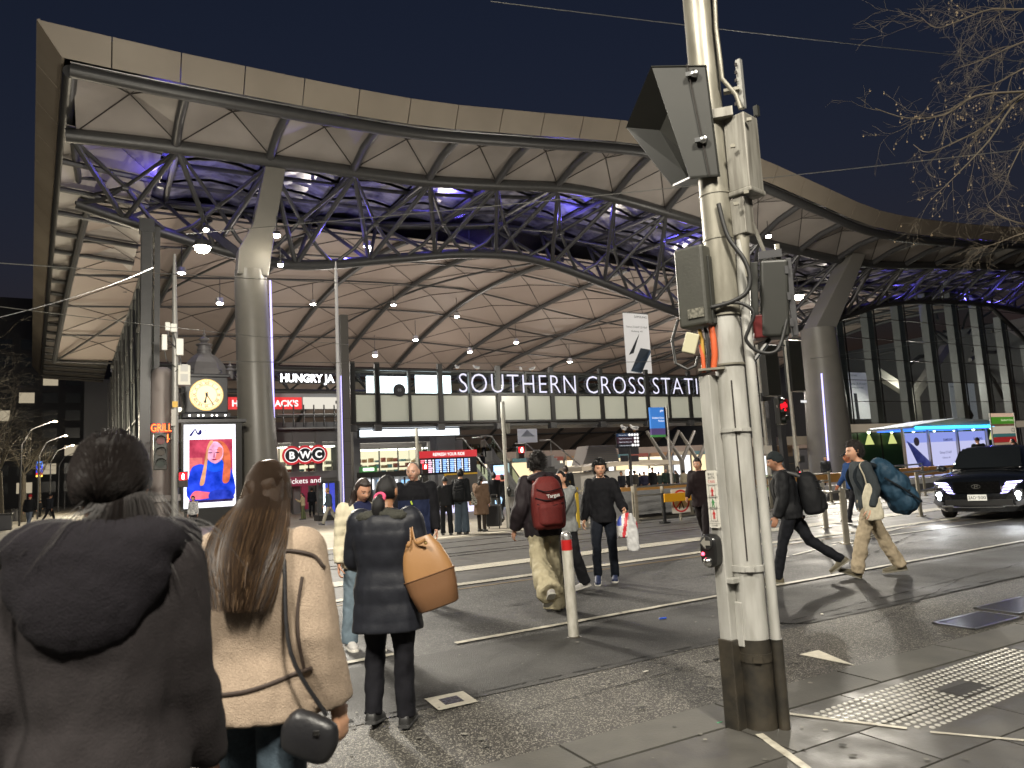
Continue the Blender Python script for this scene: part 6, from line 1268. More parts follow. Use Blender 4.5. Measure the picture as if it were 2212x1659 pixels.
    if face:
        HI = HM.inverted(); idx = [0]*len(me.polygons)
        for pl_ in me.polygons:
            q = (HI @ (pl_.center - hc))/hs
            if q.y > .055 and abs(q.x) < .06 and abs(q.z) < .08:
                ax = abs(q.x)
                if .018 < ax < .046 and -.001 < q.z < .009: idx[pl_.index] = 1 if abs(ax - .032) < .008 or q.z > .006 else 4
                elif .014 < ax < .052 and .018 < q.z < .027: idx[pl_.index] = 2
                elif ax < .023 and -.069 < q.z < -.055: idx[pl_.index] = 3
        me.polygons.foreach_set('material_index', idx)
    root.location = (foot[0], foot[1], foot[2] if z0 is None else z0); root.rotation_euler = (0, 0, R(heading))
    tag(root, label, category, group)
    o.root, o.J, o.tor, o.hd, o.HM, o.TW, o.s, o.hs, o.pel, o.rx = root, J, tor, hd, HM, TW, s, hs, pel, rx; o.heading = heading; o.jacket = None
    vx = max(voxel*1.25, .012)
    # --- trousers
    if legs:
        m_, rk, ra = legs['m'], legs.get('knee', .068), legs.get('ankle', .055); mb = MB('l'); rs = []
        for z, w_, d_ in TORSO[:3] if not legs.get('low') else TORSO[:2]: rs.append([pel + T3 @ p for p in oring((0, 0, z*s), (w_ + .008)*build*s, (d_ + .01)*build*s, Matrix.Identity(3))])
        mb.rings(rs)
        for k in 'LR':
            h, kn, an = J['hip' + k], J['knee' + k], J['ank' + k]; mid = (kn + an)/2; e = an + (an - kn).normalized()*legs.get('hem', .03)*s
            chain(mb, [h, (h + kn)/2, kn, mid], [.098*s*build, .088*s*build, rk*s, (rk + ra)/2*s])
            mb.tube([mid, (mid + e)/2, e], [(rk + ra)/2*s, ra*s, ra*legs.get('flare', 1.0)*s], 14)
        put('trousers', remesh(mb, vx, 3, wr(legs.get('wr', .010), 11, H*7, .8)), m_, root)
    # --- shoes
    if shoe:
        up, so = shoe
        for k in 'LR':
            M_ = rx(J['foot' + k][1]); an = J['ank' + k]; P_ = lambda x, y, z: an + M_ @ (Vector((x, y, z - .085))*s)
            mb = MB('l')
            for mi, (secs, zb, zt_) in enumerate(((((-.075, .024, .5), (-.062, .038, .8), (-.02, .040, 1), (.05, .041, .92), (.10, .046, .66), (.16, .045, .54), (.20, .034, .46), (.218, .014, .40)), .018, .10), (((-.082, .026, 1), (-.066, .042, 1), (-.02, .043, 1), (.05, .043, 1), (.10, .050, 1), (.16, .049, 1), (.205, .037, 1), (.226, .016, 1)), 0, .026))):
                mb.cur = mi; rs = []
                for y, w_, hk in secs:
                    h = zb + (zt_ - zb)*hk; rs.append([P_(w_*a, y, zb + (h - zb)*b) for a, b in ((1, 0), (1.02, .45), (.80, .82), (.35, 1), (-.35, 1), (-.80, .82), (-1.02, .45), (-1, 0))])
                mb.rings(rs)
            mb.build('shoe', [up, so], root, smooth=50)
    # --- top / coat
    if top:
        th = top.get('th', .02); hem = top.get('hem', -.10); fl = top.get('flare', 0.0); mb = MB('l'); rs = []
        prof = [(z, w_, d_) for z, w_, d_ in TORSO if z > hem + .03 and z < .52]
        wid = top.get('wide', 0.0)
        rs.append([pel + TW @ p for p in oring((0, 0, hem*s), (.158*build + th + fl)*s, (.108*build + th + fl*.8)*s, Matrix.Identity(3))])
        for z, w_, d_ in prof: rs.append([pel + TW @ p for p in oring((0, 0, z*s), (w_*build + th + wid + fl*max(0, (.1 - z))*2)*s, (d_*build + th + wid*.8 + fl*max(0, (.1 - z))*1.6)*s, Matrix.Identity(3))])
        rs.append([pel + TW @ p for p in oring((0, .0, .545*s), (.075 + th*.5)*s, (.075 + th*.5)*s, Matrix.Identity(3))]); mb.rings(rs)
        if top.get('collar'): ch_, cr_ = top['collar']; mb.rings([[pel + TW @ p for p in oring((0, .01 - .01*q, (.51 + ch_*q)*s), (cr_)*s*(1.0 - .05*q), (cr_)*s, Matrix.Identity(3), 20, 2)] for q in (0, .5, 1)])
        sl = top.get('sleeve', .0)
        for k in 'LR':
            a, b, c = J['sh' + k], J['el' + k], J['wr' + k]; c2 = b + (c - b)*top.get('cuff', 1.02)
            chain(mb, [a, (a + b)/2 + Vector((0, 0, 0)), b], [(.060*build + th*.8)*s, (.050*build + th*.7 + sl)*s, (.043 + th*.7 + sl)*s]); mb.tube([b, (b + c2)/2, c2], [(.043 + th*.7 + sl)*s, (.040 + th*.65 + sl)*s, (.032 + th*.55 + sl*.7)*s], 14)
        if top.get('hood'): hx, hz, hy_ = top['hood']; mb.ball(tor((0, -.10 - hy_*.3, .50)), 1.0, 18, 12, (hx*s, hy_*s, hz*s), TW)
        me = remesh(mb, vx, top.get('it', 3), wr(top.get('wr', .010), top.get('fr', 9), H*3 + len(label), .7, top.get('puff')))
        zs = top.get('split')
        ob = put('jacket' if top.get('kind') is None else top['kind'], me, top['m'], root); o.jacket = me
        if zs:  # colour blocking by height in torso frame
            TI = TW.inverted(); me.polygons.foreach_set('material_index', [1 if zs((TI @ (p.center - pel))/s) else 0 for p in me.polygons])
    # --- hair and hats
    if hair:
        kind, hcol = hair[0], hair[1]; hm = hair[2] if len(hair) > 2 else mat('hair_' + hcol, hcol, .55, noise_=(60, tuple(x*.45 for x in srgb(hcol)), .6), bump=(90, .5), stretch=(6, 6, .5), spec=.45)
        lim = {'short': (.054, -.078), 'bald': (.095, -.02), 'crop': (.07, -.045), 'long': (.062, -.09), 'bun': (.075, -.06), 'beanie': (.035, -.03), 'cap': (.05, -.02), 'quiff': (.048, -.072)}[kind]; th_ = {'short': 1.17, 'bald': 1.03, 'crop': 1.06, 'long': 1.15, 'bun': 1.06, 'beanie': 1.15, 'cap': 1.10, 'quiff': 1.18}[kind]
        nzs = {'short': .012, 'quiff': .016, 'long': .006, 'bun': .003, 'beanie': .002, 'cap': .001, 'crop': .004, 'bald': .002}[kind]
        def hf(x, y, z):
            p = headpt(x, y if y < 0 else y*.98, z); line = lim[0] if y > .35 else (lim[1] if y < -.25 else lim[1] + (lim[0] - lim[1])*((y + .25)/.6)**1.6)
            if y > .3: p.y = min(p.y, .094)
            e = (p.z - line)/.012; k = max(0, min(1, e)); f = .90 + (th_ - .90)*k
            n = nzs*noise.noise(Vector((p.x*38, p.y*38, p.z*24)) + Vector((H*9, 0, 0)))*k + (.02*max(0, z)*max(0, y) if kind == 'quiff' else 0)
            return hd(p*f + p.normalized()*n)
        mb = MB('l'); vs, fs = sphere_grid(hf, 56, 40); mb.add(vs, fs)
        if kind == 'long':
            L_ = hair[3] if len(hair) > 3 else .34; sp_ = hair[4] if len(hair) > 4 else 1.0
            for sd in ((-1, 1) if (len(hair) <= 5 or hair[5]) else ()): mb.tube(spl([hd((sd*.070, -.03, .0)), hd((sd*.085, -.02, -.10)), hd((sd*.105*sp_, .02, -.20)), hd((sd*.10*sp_, .06, -L_*.9))], 4), [.03, .035, .036, .036, .036, .036, .034, .034, .034, .03, .03, .026, .012], 10, flat=.7)
            mb.rings([[hc + HM @ (p*hs) for p in oring((0, cy_, z_), w_, d_, Matrix.Identity(3), 24, 2)] for z_, cy_, w_, d_ in ((.02, -.04, .075, .065), (-.08, -.075, .086, .045), (-.18, -.105, .09*sp_, .036), (-L_*.75, -.125, .085*sp_, .032), (-L_, -.13, .06*sp_, .018))])
        if kind == 'bun': mb.ball(hd((0, -.105, -.045)), .028*hs, 12, 8); mb.tube(spl([hd((0, -.115, -.05)), hd((0, -.135, -.10)), hd((0, -.13, -.17)), hd((.01, -.12, -.23))], 3), [.03, .038, .042, .045, .045, .042, .04, .034, .026, .012], 12)
        if kind == 'cap': mb.tube([hd((0, .08, .058)), hd((0, .17, .045))], [.062, .045], 14, flat=.16, up=HM @ Vector((1, 0, 0)))
        mb.build({'beanie': 'beanie', 'cap': 'cap'}.get(kind, 'hair'), hm, root, smooth=70)
        if kind == 'bun' and 'scrunchie' in label: mb = MB('l'); mb.tube([hd((math.cos(a)*.036, -.113 + .01*math.sin(a), -.046 + math.sin(a)*.030)) for a in [2*math.pi*q/16 for q in range(17)]], .0125*hs, 8); mb.build('scrunchie', fabric('scrunchie_pink', 'e0567a'), root, smooth=True)
    if hair and hair[0] in ('short', 'quiff') and voxel < .0125:   # short strands break the outline
        ra = random.Random(int(H*1000)); kind = hair[0]; mb = MB('l'); k = 0
        while k < 900:
            x, y, z = ra.gauss(0, 1), ra.gauss(0, 1), ra.gauss(0, 1); q = Vector((x, y, z)).normalized(); p = headpt(q.x, q.y, q.z)
            line = .056 if q.y > .35 else (-.07 if q.y < -.25 else -.07 + .126*((q.y + .25)/.6)**1.6)
            if p.z < line + .008: continue
            a = p*1.10; d = (q*.5 + Vector((ra.gauss(.25, .3), ra.gauss(.1 if kind == 'quiff' else -.2, .35), ra.gauss(-.1, .3)))).normalized(); L_ = ra.uniform(.025, .05); b = a + d*L_*.5 + q*.006; c = a + d*L_ - Vector((0, 0, .006))
            mb.tube([hd(a), hd(b), hd(c)], [.0022, .0018, .0006], 3, cap=False); k += 1
        mb.build('hair_strands', hm, root, smooth=True)
    return o
def strands(o, name, m_, n, fn, r=.0016, seg=7):
    """many thin hair strands, fn(i, t) -> point"""
    mb = MB('l')
    for i in range(n):
        pts = [fn(i, q/seg) for q in range(seg+1)]; mb.tube(pts, [r]*(seg) + [r*.3], 3, cap=False)
    ob = mb.build(name, m_, o.root, smooth=True); return ob
def bag_root(name, label, cat, o, off, group=None):
    M_ = o.root.matrix_basis; t = thing(name, label, cat, M_ @ Vector(off), rotz=R(o.heading), group=group); return t
def soft(name, mb, voxel, m_, parent, off, it=4, disp=None):
    me = remesh(mb, voxel, it, disp); me.transform(Matrix.Translation(-Vector(off))); return put(name, me, m_, parent)
def shift(mb, off): mb.v = [p - Vector(off) for p in mb.v]; return mb
def seam(o, name, m_, pts, r=.005, n=24, side=-1):
    """cord laid on the jacket surface, seen from behind: pts are (x, z) in the person's frame"""
    bvh = BVHTree.FromPolygons([v.co.copy() for v in o.jacket.vertices], [tuple(p.vertices) for p in o.jacket.polygons]); path = spl([Vector((x, 0, z)) for x, z in pts], 8); out = []
    for p in path:
        h = bvh.ray_cast(Vector((p.x, side*2, p.z)), Vector((0, -side, 0)))
        if h[0] is not None: out.append(h[0] + h[1]*r*.3)
    if len(out) > 2: return MB('l').tube(out, r, 8).build(name, m_, o.root, smooth=True)
SH_BLK = (mat('shoe_black', (.02, .02, .02), .5), mat('sole_black', (.03, .03, .03), .7)); SH_WHT = (mat('shoe_white', (.55, .53, .5), .5, noise_=(12, (.42, .40, .38), .6)), mat('sole_white', (.6, .58, .52), .6)); SH_NAVY = (mat('shoe_navy', (.02, .03, .08), .6), MATS['sole_white']); SH_BRN = (mat('shoe_brown', (.05, .045, .03), .6, noise_=(30, (.10, .08, .04), .5)), mat('sole_grey', (.15, .14, .11), .7))
STRIDE = dict(legL=(22, 2, 6, 8), legR=(-20, 2, 18, -28), armL=(-14, 8, 16, 0), armR=(18, 8, 22, 0), lean=4)
STRIDE2 = dict(legL=(-20, 2, 18, -28), legR=(22, 2, 6, 8), armL=(18, 8, 22, 0), armR=(-14, 8, 16, 0), lean=4)
def wp(px, Y): p = atY(px[0], px[1], Y); return Vector((p.x, p.y, 0))
# ---- 1 hooded person in the left foreground, from behind
p1 = person('person from behind in a dark hooded coat filling the left foreground', wp((222, 1250), 1.86), 1.74, 8, dict(head=(14, 3, 0), armL=(2, 5, 14, 0), armR=(8, 5, 20, 0)), 'c08a6a', ('crop', '17120f'),
    top=dict(m=fabric('coat_charcoal', '2e2a2b', '252223', .9, (160, .25), 60), th=.030, hem=-.34, flare=.03, wr=.012, fr=7, sleeve=.004, it=3), legs=dict(m=fabric('jeans_dark', '1c1e26')), shoe=SH_BLK, build=1.0, voxel=.010)
mb = MB('l'); T_ = p1.tor
for (x, y, z, a, b, c) in ((0, -.11, .46, .195, .06, .14), (-.10, -.07, .53, .115, .085, .07), (.10, -.07, .53, .115, .085, .07), (0, -.13, .40, .15, .05, .12), (-.155, .02, .53, .07, .10, .06), (.155, .02, .53, .07, .10, .06)): mb.ball(T_((x, y, z)), 1, 16, 10, (a, b, c), p1.TW)
put('hood', remesh(mb, .012, 5, lambda p, n: .003*noise.noise(p*50) + .006*noise.noise(p*8)), fabric('hood_fleece', '1b181d', '131115', .95, (220, .5), 90), p1.root)
HB = mat('hair_strand_black', (.012, .009, .008), .5, spec=.35)
rr = random.Random(5); par = [(rr.gauss(0, 1), rr.gauss(0, 1), rr.random(), rr.random()) for _ in range(2600)]
def st1(i, t):
    a, b, c, d = par[i]; an = c*6.28; v0 = Vector((math.cos(an)*.9, math.sin(an)*.9, .15 + .8*d)).normalized(); v1 = Vector((.25*a*.3, -.9, -.25 + .1*b)).normalized()
    q = (v0*(1-t) + v1*t).normalized(); hp_ = headpt(q.x, q.y, q.z)*(1.19 + .05*math.sin(t*6 + a) + .03*c); return p1.hd(hp_ + Vector((0, 0, .004*math.sin(9*t + b))))
strands(p1, 'hair_strands', HB, 2600, st1, .0007)
def st1b(i, t):
    a, b, c, d = par[i]; return p1.hd((.055*a*(.5 + t) + .04, -.09 - .02*b - .05*t, -.03 - .17*t*(.5 + c) + .012*math.sin(7*t + a)))
strands(p1, 'loose_hair', HB, 700, st1b, .0007)
b1 = bag_root('bag_strap', 'tan strap over the left shoulder of the hooded person', 'strap', p1, (-.2, -.1, 1.2)); MB('l').tube([q - Vector((-.2, -.1, 1.2)) for q in spl([p1.tor((-.19, .06, .52)), p1.tor((-.215, -.09, .49)), p1.tor((-.26, -.185, .30)), p1.tor((-.30, -.21, .05)), p1.tor((-.31, -.19, -.25))])], .014, 8, flat=.35).build('strap', fabric('strap_tan', '8a7868'), b1, smooth=True)
# ---- 2 person with long hair in a beige fleece jacket
BEI = fabric('fleece_beige', 'ab9986', '8c7c6c', .95, (260, .6), 120)
p2 = person('person with long brown hair in a beige fleece jacket with dark seams', wp((556, 1300), 2.62), 1.69, -4, dict(legL=(16, 3, 8, 0), legR=(-12, 3, 14, -12), armL=(4, 12, 14, 0), armR=(-8, 14, 22, 0), head=(10, -4, 4), lean=3, twist=-6), 'c79a7c', ('long', '3a2718', mat('hair_brown', (.045, .026, .014), .4, noise_=(50, (.018, .011, .008), .6), bump=(90, .5), stretch=(6, 6, .4), spec=.2), .36, .9, False),
    top=dict(m=BEI, th=.042, hem=-.09, flare=.035, wide=.010, wr=.010, fr=8, sleeve=.014, collar=(.05, .10), it=4), legs=dict(m=fabric('jeans_blue', '3a464f', '2a343c', .8, (160, .3), 60), knee=.085, ankle=.10, low=True), shoe=SH_WHT, voxel=.010, female=True)
DS = mat('seam_brown', (.035, .022, .016), .7); s2 = p2.s
seam(p2, 'yoke_seam', DS, [(-.25, 1.335), (-.15, 1.355), (-.06, 1.36)], .007); seam(p2, 'yoke_seam', DS, [(.06, 1.365), (.15, 1.375), (.22, 1.355), (.255, 1.31)], .007)
seam(p2, 'waist_seam', DS, [(-.235, .975), (-.15, .935), (0, .94), (.12, .965), (.235, 1.0)], .007)
for sd in (-1, 1): seam(p2, 'armhole_seam', DS, [(sd*.20, 1.29), (sd*.192, 1.18), (sd*.20, 1.06), (sd*.205, .99)], .006)
bvh2 = BVHTree.FromPolygons([v.co.copy() for v in p2.jacket.vertices], [tuple(p.vertices) for p in p2.jacket.polygons]); h = bvh2.ray_cast(Vector((-.165, -2, .90)), Vector((0, 1, 0)))[0]
MB('l').box(h + Vector((0, -.008, 0)), (.09, .016, .034), Matrix.Rotation(R(-14), 3, 'Z')).build('tab', mat('leather_dark', (.035, .018, .015), .5), p2.root, bevel=.007); MB('l').box(h + Vector((-.012, -.02, 0)), (.012, .008, .044)).build('buckle', M_CHROME, p2.root)
HBR = [mat('strand_brown', (.030, .018, .011), .45, spec=.4), mat('strand_light', (.11, .066, .034), .45, spec=.4)]
par2 = [(rr.gauss(0, 1), rr.gauss(0, 1), rr.random(), rr.random()) for _ in range(4200)]
def st2(i, t):
    a, b, c, d = par2[i]; x = max(-1.8, min(1.8, a))
    if t < .35:
        k = t/.35; an = -1.57 + x*.85; v = Vector((math.cos(an), math.sin(an), 1.6*(1-k) - .15*k)).normalized(); p = headpt(v.x, v.y, v.z)*1.17; return p2.hd(p + Vector((0, 0, .002*b)))
    k = (t - .35)/.65; an = -1.57 + x*.85; v = Vector((math.cos(an), math.sin(an), -.15)).normalized(); p = headpt(v.x, v.y, v.z)*1.17
    e = Vector((x*.050 + .014*math.sin(4*k + b) + .02, -.225 - .012*b, -.30 - .10*c)); m_ = Vector((x*.095, -.20 - .010*b, -.15)); return p2.hd(p*(1-k)**2 + m_*2*k*(1-k) + e*k*k)
strands(p2, 'hair_strands', HBR[0], 3500, st2, .0008, 9); strands(p2, 'hair_highlights', HBR[1], 600, lambda i, t: st2(3500 + i, (.40 + .45*par2[3500 + i][3])*(1 - t) + t)*1.0 + p2.HM @ Vector((0, -.006, 0)), .0008, 9)
off = (.26, -.10, .82); b2 = bag_root('shoulder_bag', 'small black leather bag at the hip of the beige jacket', 'bag', p2, off); mb = MB('l'); mb.rings([[Matrix.Rotation(R(22), 3, 'Y') @ q + Vector((.235, -.15, .80)) for q in oring((0, 0, z), w_, d_, Matrix.Identity(3), 20, 2.6)] for z, w_, d_ in ((-.075, .055, .02), (-.06, .085, .035), (0, .10, .042), (.05, .085, .032), (.07, .06, .015))]); soft('body', mb, .016, mat('leather_black', (.014, .014, .016), .4, bump=(40, .2)), b2, off, 3)
MB('l').box(Vector((.27, -.192, .82)) - Vector(off), (.02, .008, .014)).build('clasp', M_CHROME, b2); MB('l').tube([q - Vector(off) for q in spl([Vector((.29, -.15, .86)), p2.tor((.21, -.17, .15)), p2.tor((.16, -.12, .44)), p2.tor((.10, -.02, .55))])], .007, 6).build('strap', MATS['leather_black'], b2)
# ---- 3 person in a dark puffer with a tan shoulder bag
p3 = person('person in a long dark puffer jacket with a pink scrunchie, from behind', gp(845, 1572), 1.60, -6, dict(legL=(10, 2, 20, -10), legR=(0, 1, 2, 0), armL=(10, 14, 62, 30), armR=(0, 14, 20, 0), head=(-10, -4, 0), lean=1), 'b58463', ('bun', '0d0b0c'),
    top=dict(m=fabric('puffer_black', '23252b', '1a1b21', .5, (70, .12), 14), th=.050, hem=-.30, flare=.035, wr=.006, puff=(.115, .004), sleeve=.004, collar=(.05, .10)), legs=dict(m=fabric('trousers_black', '131319'), knee=.075, ankle=.07), shoe=SH_BLK, female=True, voxel=.010, build=1.12)
mb = MB('l'); 
for x, z in ((-.10, .50), (.10, .50), (0, .52)): mb.ball(p3.tor((x, -.05, z)), 1, 12, 8, (.10, .09, .045), p3.TW)
put('fur_collar', remesh(mb, .012, 2, lambda p, n: .008*noise.noise(p*60)), fabric('fur_grey', '4a4a42', '2a2a28', .95, (200, .8), 140), p3.root)
TAN = mat('leather_tan', (.30, .16, .065), .38, noise_=(7, (.25, .13, .05), .7), bump=(50, .06)); TAN2 = mat('leather_brown', (.15, .075, .035), .4, bump=(50, .06)); off = (.30, -.05, .98); b3 = bag_root('tote_bag', 'tan leather shoulder bag with a darker base', 'bag', p3, off); O_ = Vector(off)
rot = Matrix.Rotation(R(-16), 3, 'Y')
def bagring(z, w_, d_, cx=0): return [rot @ p + Vector((.30 + cx, -.06, .98)) - O_ for p in oring((0, 0, z), w_, d_, Matrix.Rotation(R(14), 3, 'Z'), 24, 3.2)]
MB('l').rings([bagring(-.015, .165, .075), bagring(.05, .158, .07), bagring(.15, .13, .055), bagring(.235, .085, .035)]).build('body', TAN, b3, smooth=60); MB('l').rings([bagring(-.225, .12, .07), bagring(-.215, .135, .078), bagring(-.10, .158, .079), bagring(-.012, .169, .079)]).build('base', TAN2, b3, smooth=60)
for dx in (-.05, .05): MB('l').tube([q - O_ for q in spl([O_ + rot @ Vector((dx*1.3, -.10, .21)), p3.tor((.235 + dx*.3, -.13, .32)), p3.tor((.20, -.03, .525)), p3.tor((.22 + dx*.2, .10, .40))])], .011, 8, flat=.5).build('handle', TAN, b3, smooth=True)
MB('l').tube([bagring(-.012, .17, .08)[j] for j in range(24)] + [bagring(-.012, .17, .08)[0]], .004, 5).build('seam', TAN2, b3); MB('l').ball(rot @ Vector((.06, -.09, .19)), .012, 8, 6).build('ring', mat('gold', (.7, .5, .2), .3, 1.0), b3)
# ---- 4 person with long dark hair in a white jacket
p4 = person('person with long dark hair in a white jacket and navy jumper, facing the road', gp(785, 1400), 1.63, 208, dict(head=(10, -20, 0), armR=(2, 10, 14, 0), legL=(10, 2, 6, 0)), 'b98a70', ('long', '140f0e', None, .40, 1.0) if False else ('long', '140f0e', mat('hair_dark', (.014, .010, .009), .4, noise_=(60, (.03, .018, .014), .5), bump=(90, .5), stretch=(6, 6, .4)), .42, 1.15), female=True, voxel=.0075,
    top=dict(m=[fabric('jacket_white', 'cfc7ae', 'b8b098', .8, (120, .2), 20), fabric('jumper_navy', '1c2140')], th=.034, hem=-.12, flare=.01, wr=.012, puff=(.09, .006), sleeve=.006, collar=(.05, .085), split=lambda q: q.y > .06 and abs(q.x) < .085 + .05*max(0, q.z - .2)), legs=dict(m=fabric('jeans_pale', '6f7f8a'), knee=.08, ankle=.085), shoe=SH_WHT)
# ---- 5 grey haired man in navy and black jacket
p5 = person('grey haired person in a black and navy jacket facing the camera', gp(905, 1302), 1.80, 176, dict(head=(-8, -2, 0), armL=(6, 10, 16, 0), armR=(6, 8, 14, 0)), 'c59a84', ('bald', '7a6f66'), build=1.18, voxel=.0075,
    top=dict(m=[fabric('jacket_navy', '1d2540'), fabric('jacket_black', '0f0f14')], th=.03, hem=-.12, wr=.012, sleeve=.01, collar=(.06, .09), split=lambda q: q.z > .33 or abs(q.x) > .20), legs=dict(m=fabric('jeans_mid', '39434e')), shoe=SH_BLK)
off = (0, .2, 1.25); b5 = bag_root('lanyard_badge', 'small yellow green badge hanging at the chest of the grey haired person', 'badge', p5, off); q = p5.tor((.01, .175, .30)); MB('l').box(q - Vector(off), (.02, .01, .05), Matrix.Rotation(R(20), 3, 'Y')).build('badge', mat('badge_lime', (.35, .45, .05), .4), b5); MB('l').tube([p5.tor((-.05, .15, .47)) - Vector(off), q - Vector(off)], .003, 4).build('cord', M_RUB, b5)
# ---- 6 walker with the red backpack
p6 = person('walker in baggy cream trousers and dark jacket carrying a red backpack', gp(1182, 1322), 1.82, 14, dict(legL=(-26, 3, 32, -34), legR=(8, 2, 6, 0), armL=(-6, 16, 34, 0), armR=(10, 10, 40, 0), head=(-22, 0, 0), lean=5), 'b98a70', ('short', '17110e'), voxel=.0085,
    top=dict(m=fabric('jacket_plum', '241c20', '1a1518', .7), th=.04, hem=-.13, flare=.01, wr=.016, sleeve=.02, hood=(.17, .075, .11)), legs=dict(m=fabric('trousers_cream', 'b0a78c', '978e74', .8, (140, .2), 20), knee=.105, ankle=.125, hem=.06, wr=.022, flare=1.05), shoe=SH_WHT)
M_BPR = fabric('pack_red', '6a2724', '58201e', .7, (150, .2), 50); M_BPD = fabric('pack_dark', '24161a')
def backpack(o, label, m_, m2, w_=.16, d_=.09, zc=.26, hh=.25, pockets=True, yo=-.24, name='backpack', tilt=0):
    off = o.tor((0, yo, zc - hh)); t = bag_root(name, label, 'backpack', o, off); O_ = Vector(off)
    def ring(z, k, dk, dy=0): return [o.pel + o.TW @ (p*o.s) for p in oring((0, yo + dy, z), w_*k, d_*dk, Matrix.Identity(3), 28, 3.0)]
    mb = MB('l'); mb.rings([ring(zc - hh, .80, .75), ring(zc - hh*.9, .97, .95), ring(zc - hh*.3, 1.03, 1.05), ring(zc + hh*.3, .98, 1.0), ring(zc + hh*.75, .82, .85, .01), ring(zc + hh, .48, .55, .03)])
    soft('body', mb, .015, m_, t, off, 3, wr(.008, 10, 3)); T_ = lambda x, y, z: o.tor((x, y, z)) - O_
    if pockets:
        mb = MB('l'); mb.rings([[o.pel + o.TW @ (p*o.s) for p in oring((0, yo - d_*.55, z), w_*k, d_*dk, Matrix.Identity(3), 24, 3)] for z, k, dk in ((zc - hh*.86, .66, .6), (zc - hh*.8, .78, .72), (zc - hh*.2, .80, .74), (zc - hh*.02, .72, .55))]); soft('pocket', mb, .014, m_, t, off, 2, wr(.006, 14, 5))
        for z, k in ((zc + hh*.12, .9), (zc + hh*.45, .78), (zc - hh*.12, .80)): MB('l').tube(spl([T_(-w_*k, yo - d_*.75, z + .02), T_(-w_*.3, yo - d_*1.14, z - .015), T_(w_*.3, yo - d_*1.14, z + .0), T_(w_*k, yo - d_*.75, z + .02)], 5), .007, 6).build('zip', m2, t, smooth=True)
    for sd in (-1, 1): MB('l').tube(spl([T_(sd*.11, yo + d_*.4, zc + hh*.75), T_(sd*.135, -.09, .50), T_(sd*.14, .03, .515), T_(sd*.135, .15, .38), T_(sd*.15, .13, .16), T_(sd*.16, -.05, .05)], 5), .022, 8, flat=.4).build('strap', m_ if m_ is M_BPR else m2, t, smooth=True)
    MB('l').tube(spl([T_(-.03, yo + d_*.3, zc + hh*.98), T_(0, yo + d_*.3, zc + hh*1.12), T_(.03, yo + d_*.3, zc + hh*.98)], 5), .008, 6).build('grab_loop', m2, t, smooth=True)
    return t, O_
t6, O6 = backpack(p6, 'dark red school backpack with black zips and a white logo', M_BPR, M_BPD, .18, .12, .22, .28, yo=-.285)
text('Targus', .055, mat('logo_white', (.6, .6, .58), .5), t6, p6.tor((.03, -.285 - .134, .27)) - O6, p6.TW @ Vector((1, 0, .12)), p6.TW @ Vector((-.12, 0, 1)), frame='l', extrude=.004, bold=.03)
# ---- 7 person in the grey hoodie
p7 = person('person in a pale grey hoodie and black trousers half hidden by the red backpack', gp(1232, 1274), 1.58, 118, dict(legL=(-8, 2, 10, -8), legR=(10, 2, 4, 0), armL=(38, 10, 78, 30), armR=(34, 8, 80, 30), head=(14, 0, 0)), 'c9987c', ('long', '15100e', None, .30) if False else ('bun', '15100e'), female=True, voxel=.0085, top=dict(m=fabric('hoodie_grey', '8b8d8c', '767877'), th=.035, hem=-.10, flare=.01, sleeve=.016, wr=.014, hood=(.13, .07, .09)), legs=dict(m=fabric('trousers_charcoal', '1d1d21'), knee=.09, ankle=.085), shoe=SH_WHT)
# ---- 8 young person in the black hoodie with shopping bags
p8 = person('young person in a black hoodie and dark jeans facing the camera with shopping bags', gp(1312, 1262), 1.68, 170, dict(legL=(-4, 2, 4, 0), legR=(16, 3, 34, -20), armL=(16, 20, 48, -8), armR=(6, 12, 16, 0), head=(10, -2, 0), lean=2, curlL=1.1), 'cf9f82', ('quiff', '0c0b0c'), voxel=.0075,
    top=dict(m=fabric('hoodie_black', '121216', '0c0c10'), th=.028, hem=-.10, wr=.014, sleeve=.014, hood=(.15, .08, .10), collar=(.03, .085)), legs=dict(m=fabric('jeans_navy', '151a24', '0f131b'), knee=.068, ankle=.062), shoe=SH_NAVY)
hp8 = p8.J['wrL'] + p8.J['faL']*.10; off = hp8 + Vector((0, 0, -.32)); t8 = bag_root('shopping_bag', 'striped red and white shopping bag held by the hoodie walker', 'bag', p8, off)
mb = MB('l'); rs = []
for z, w_, d_ in ((-.30, .12, .06), (-.28, .135, .075), (-.15, .14, .08), (-.06, .12, .055), (.02, .03, .02)): rs.append([hp8 + q for q in oring((0, 0, z - .02), w_, d_, Matrix.Rotation(R(20), 3, 'Z'), 24, 3)])
mb.rings(rs); me = remesh(mb, .012, 2, wr(.012, 14, 3)); me.transform(Matrix.Translation(-off)); put('bag', me, [mat('bag_white', (.6, .58, .56), .45), mat('bag_red', (.5, .03, .04), .45), mat('bag_blue', (.03, .06, .35), .45)], t8)
me.polygons.foreach_set('material_index', [1 if abs((p.center.x + .2*p.center.z) % .16 - .05) < .022 else (2 if p.center.x > .06 and p.center.z > .16 else 0) for p in me.polygons])
off = hp8 + Vector((-.10, .02, -.45)); t8b = bag_root('carrier_bag', 'thin white translucent carrier bag hanging behind the striped bag', 'bag', p8, off); mb = MB('l'); mb.rings([[hp8 + Vector((-.06, .05, 0)) + q for q in oring((.02*z, 0, z), w_, .035, Matrix.Identity(3), 20, 2.5)] for z, w_ in ((-.50, .06), (-.46, .085), (-.3, .09), (-.12, .05), (0, .015))]); soft('bag', mb, .012, mat('bag_film', (.5, .5, .5), .35), t8b, off, 2, wr(.012, 20, 2))
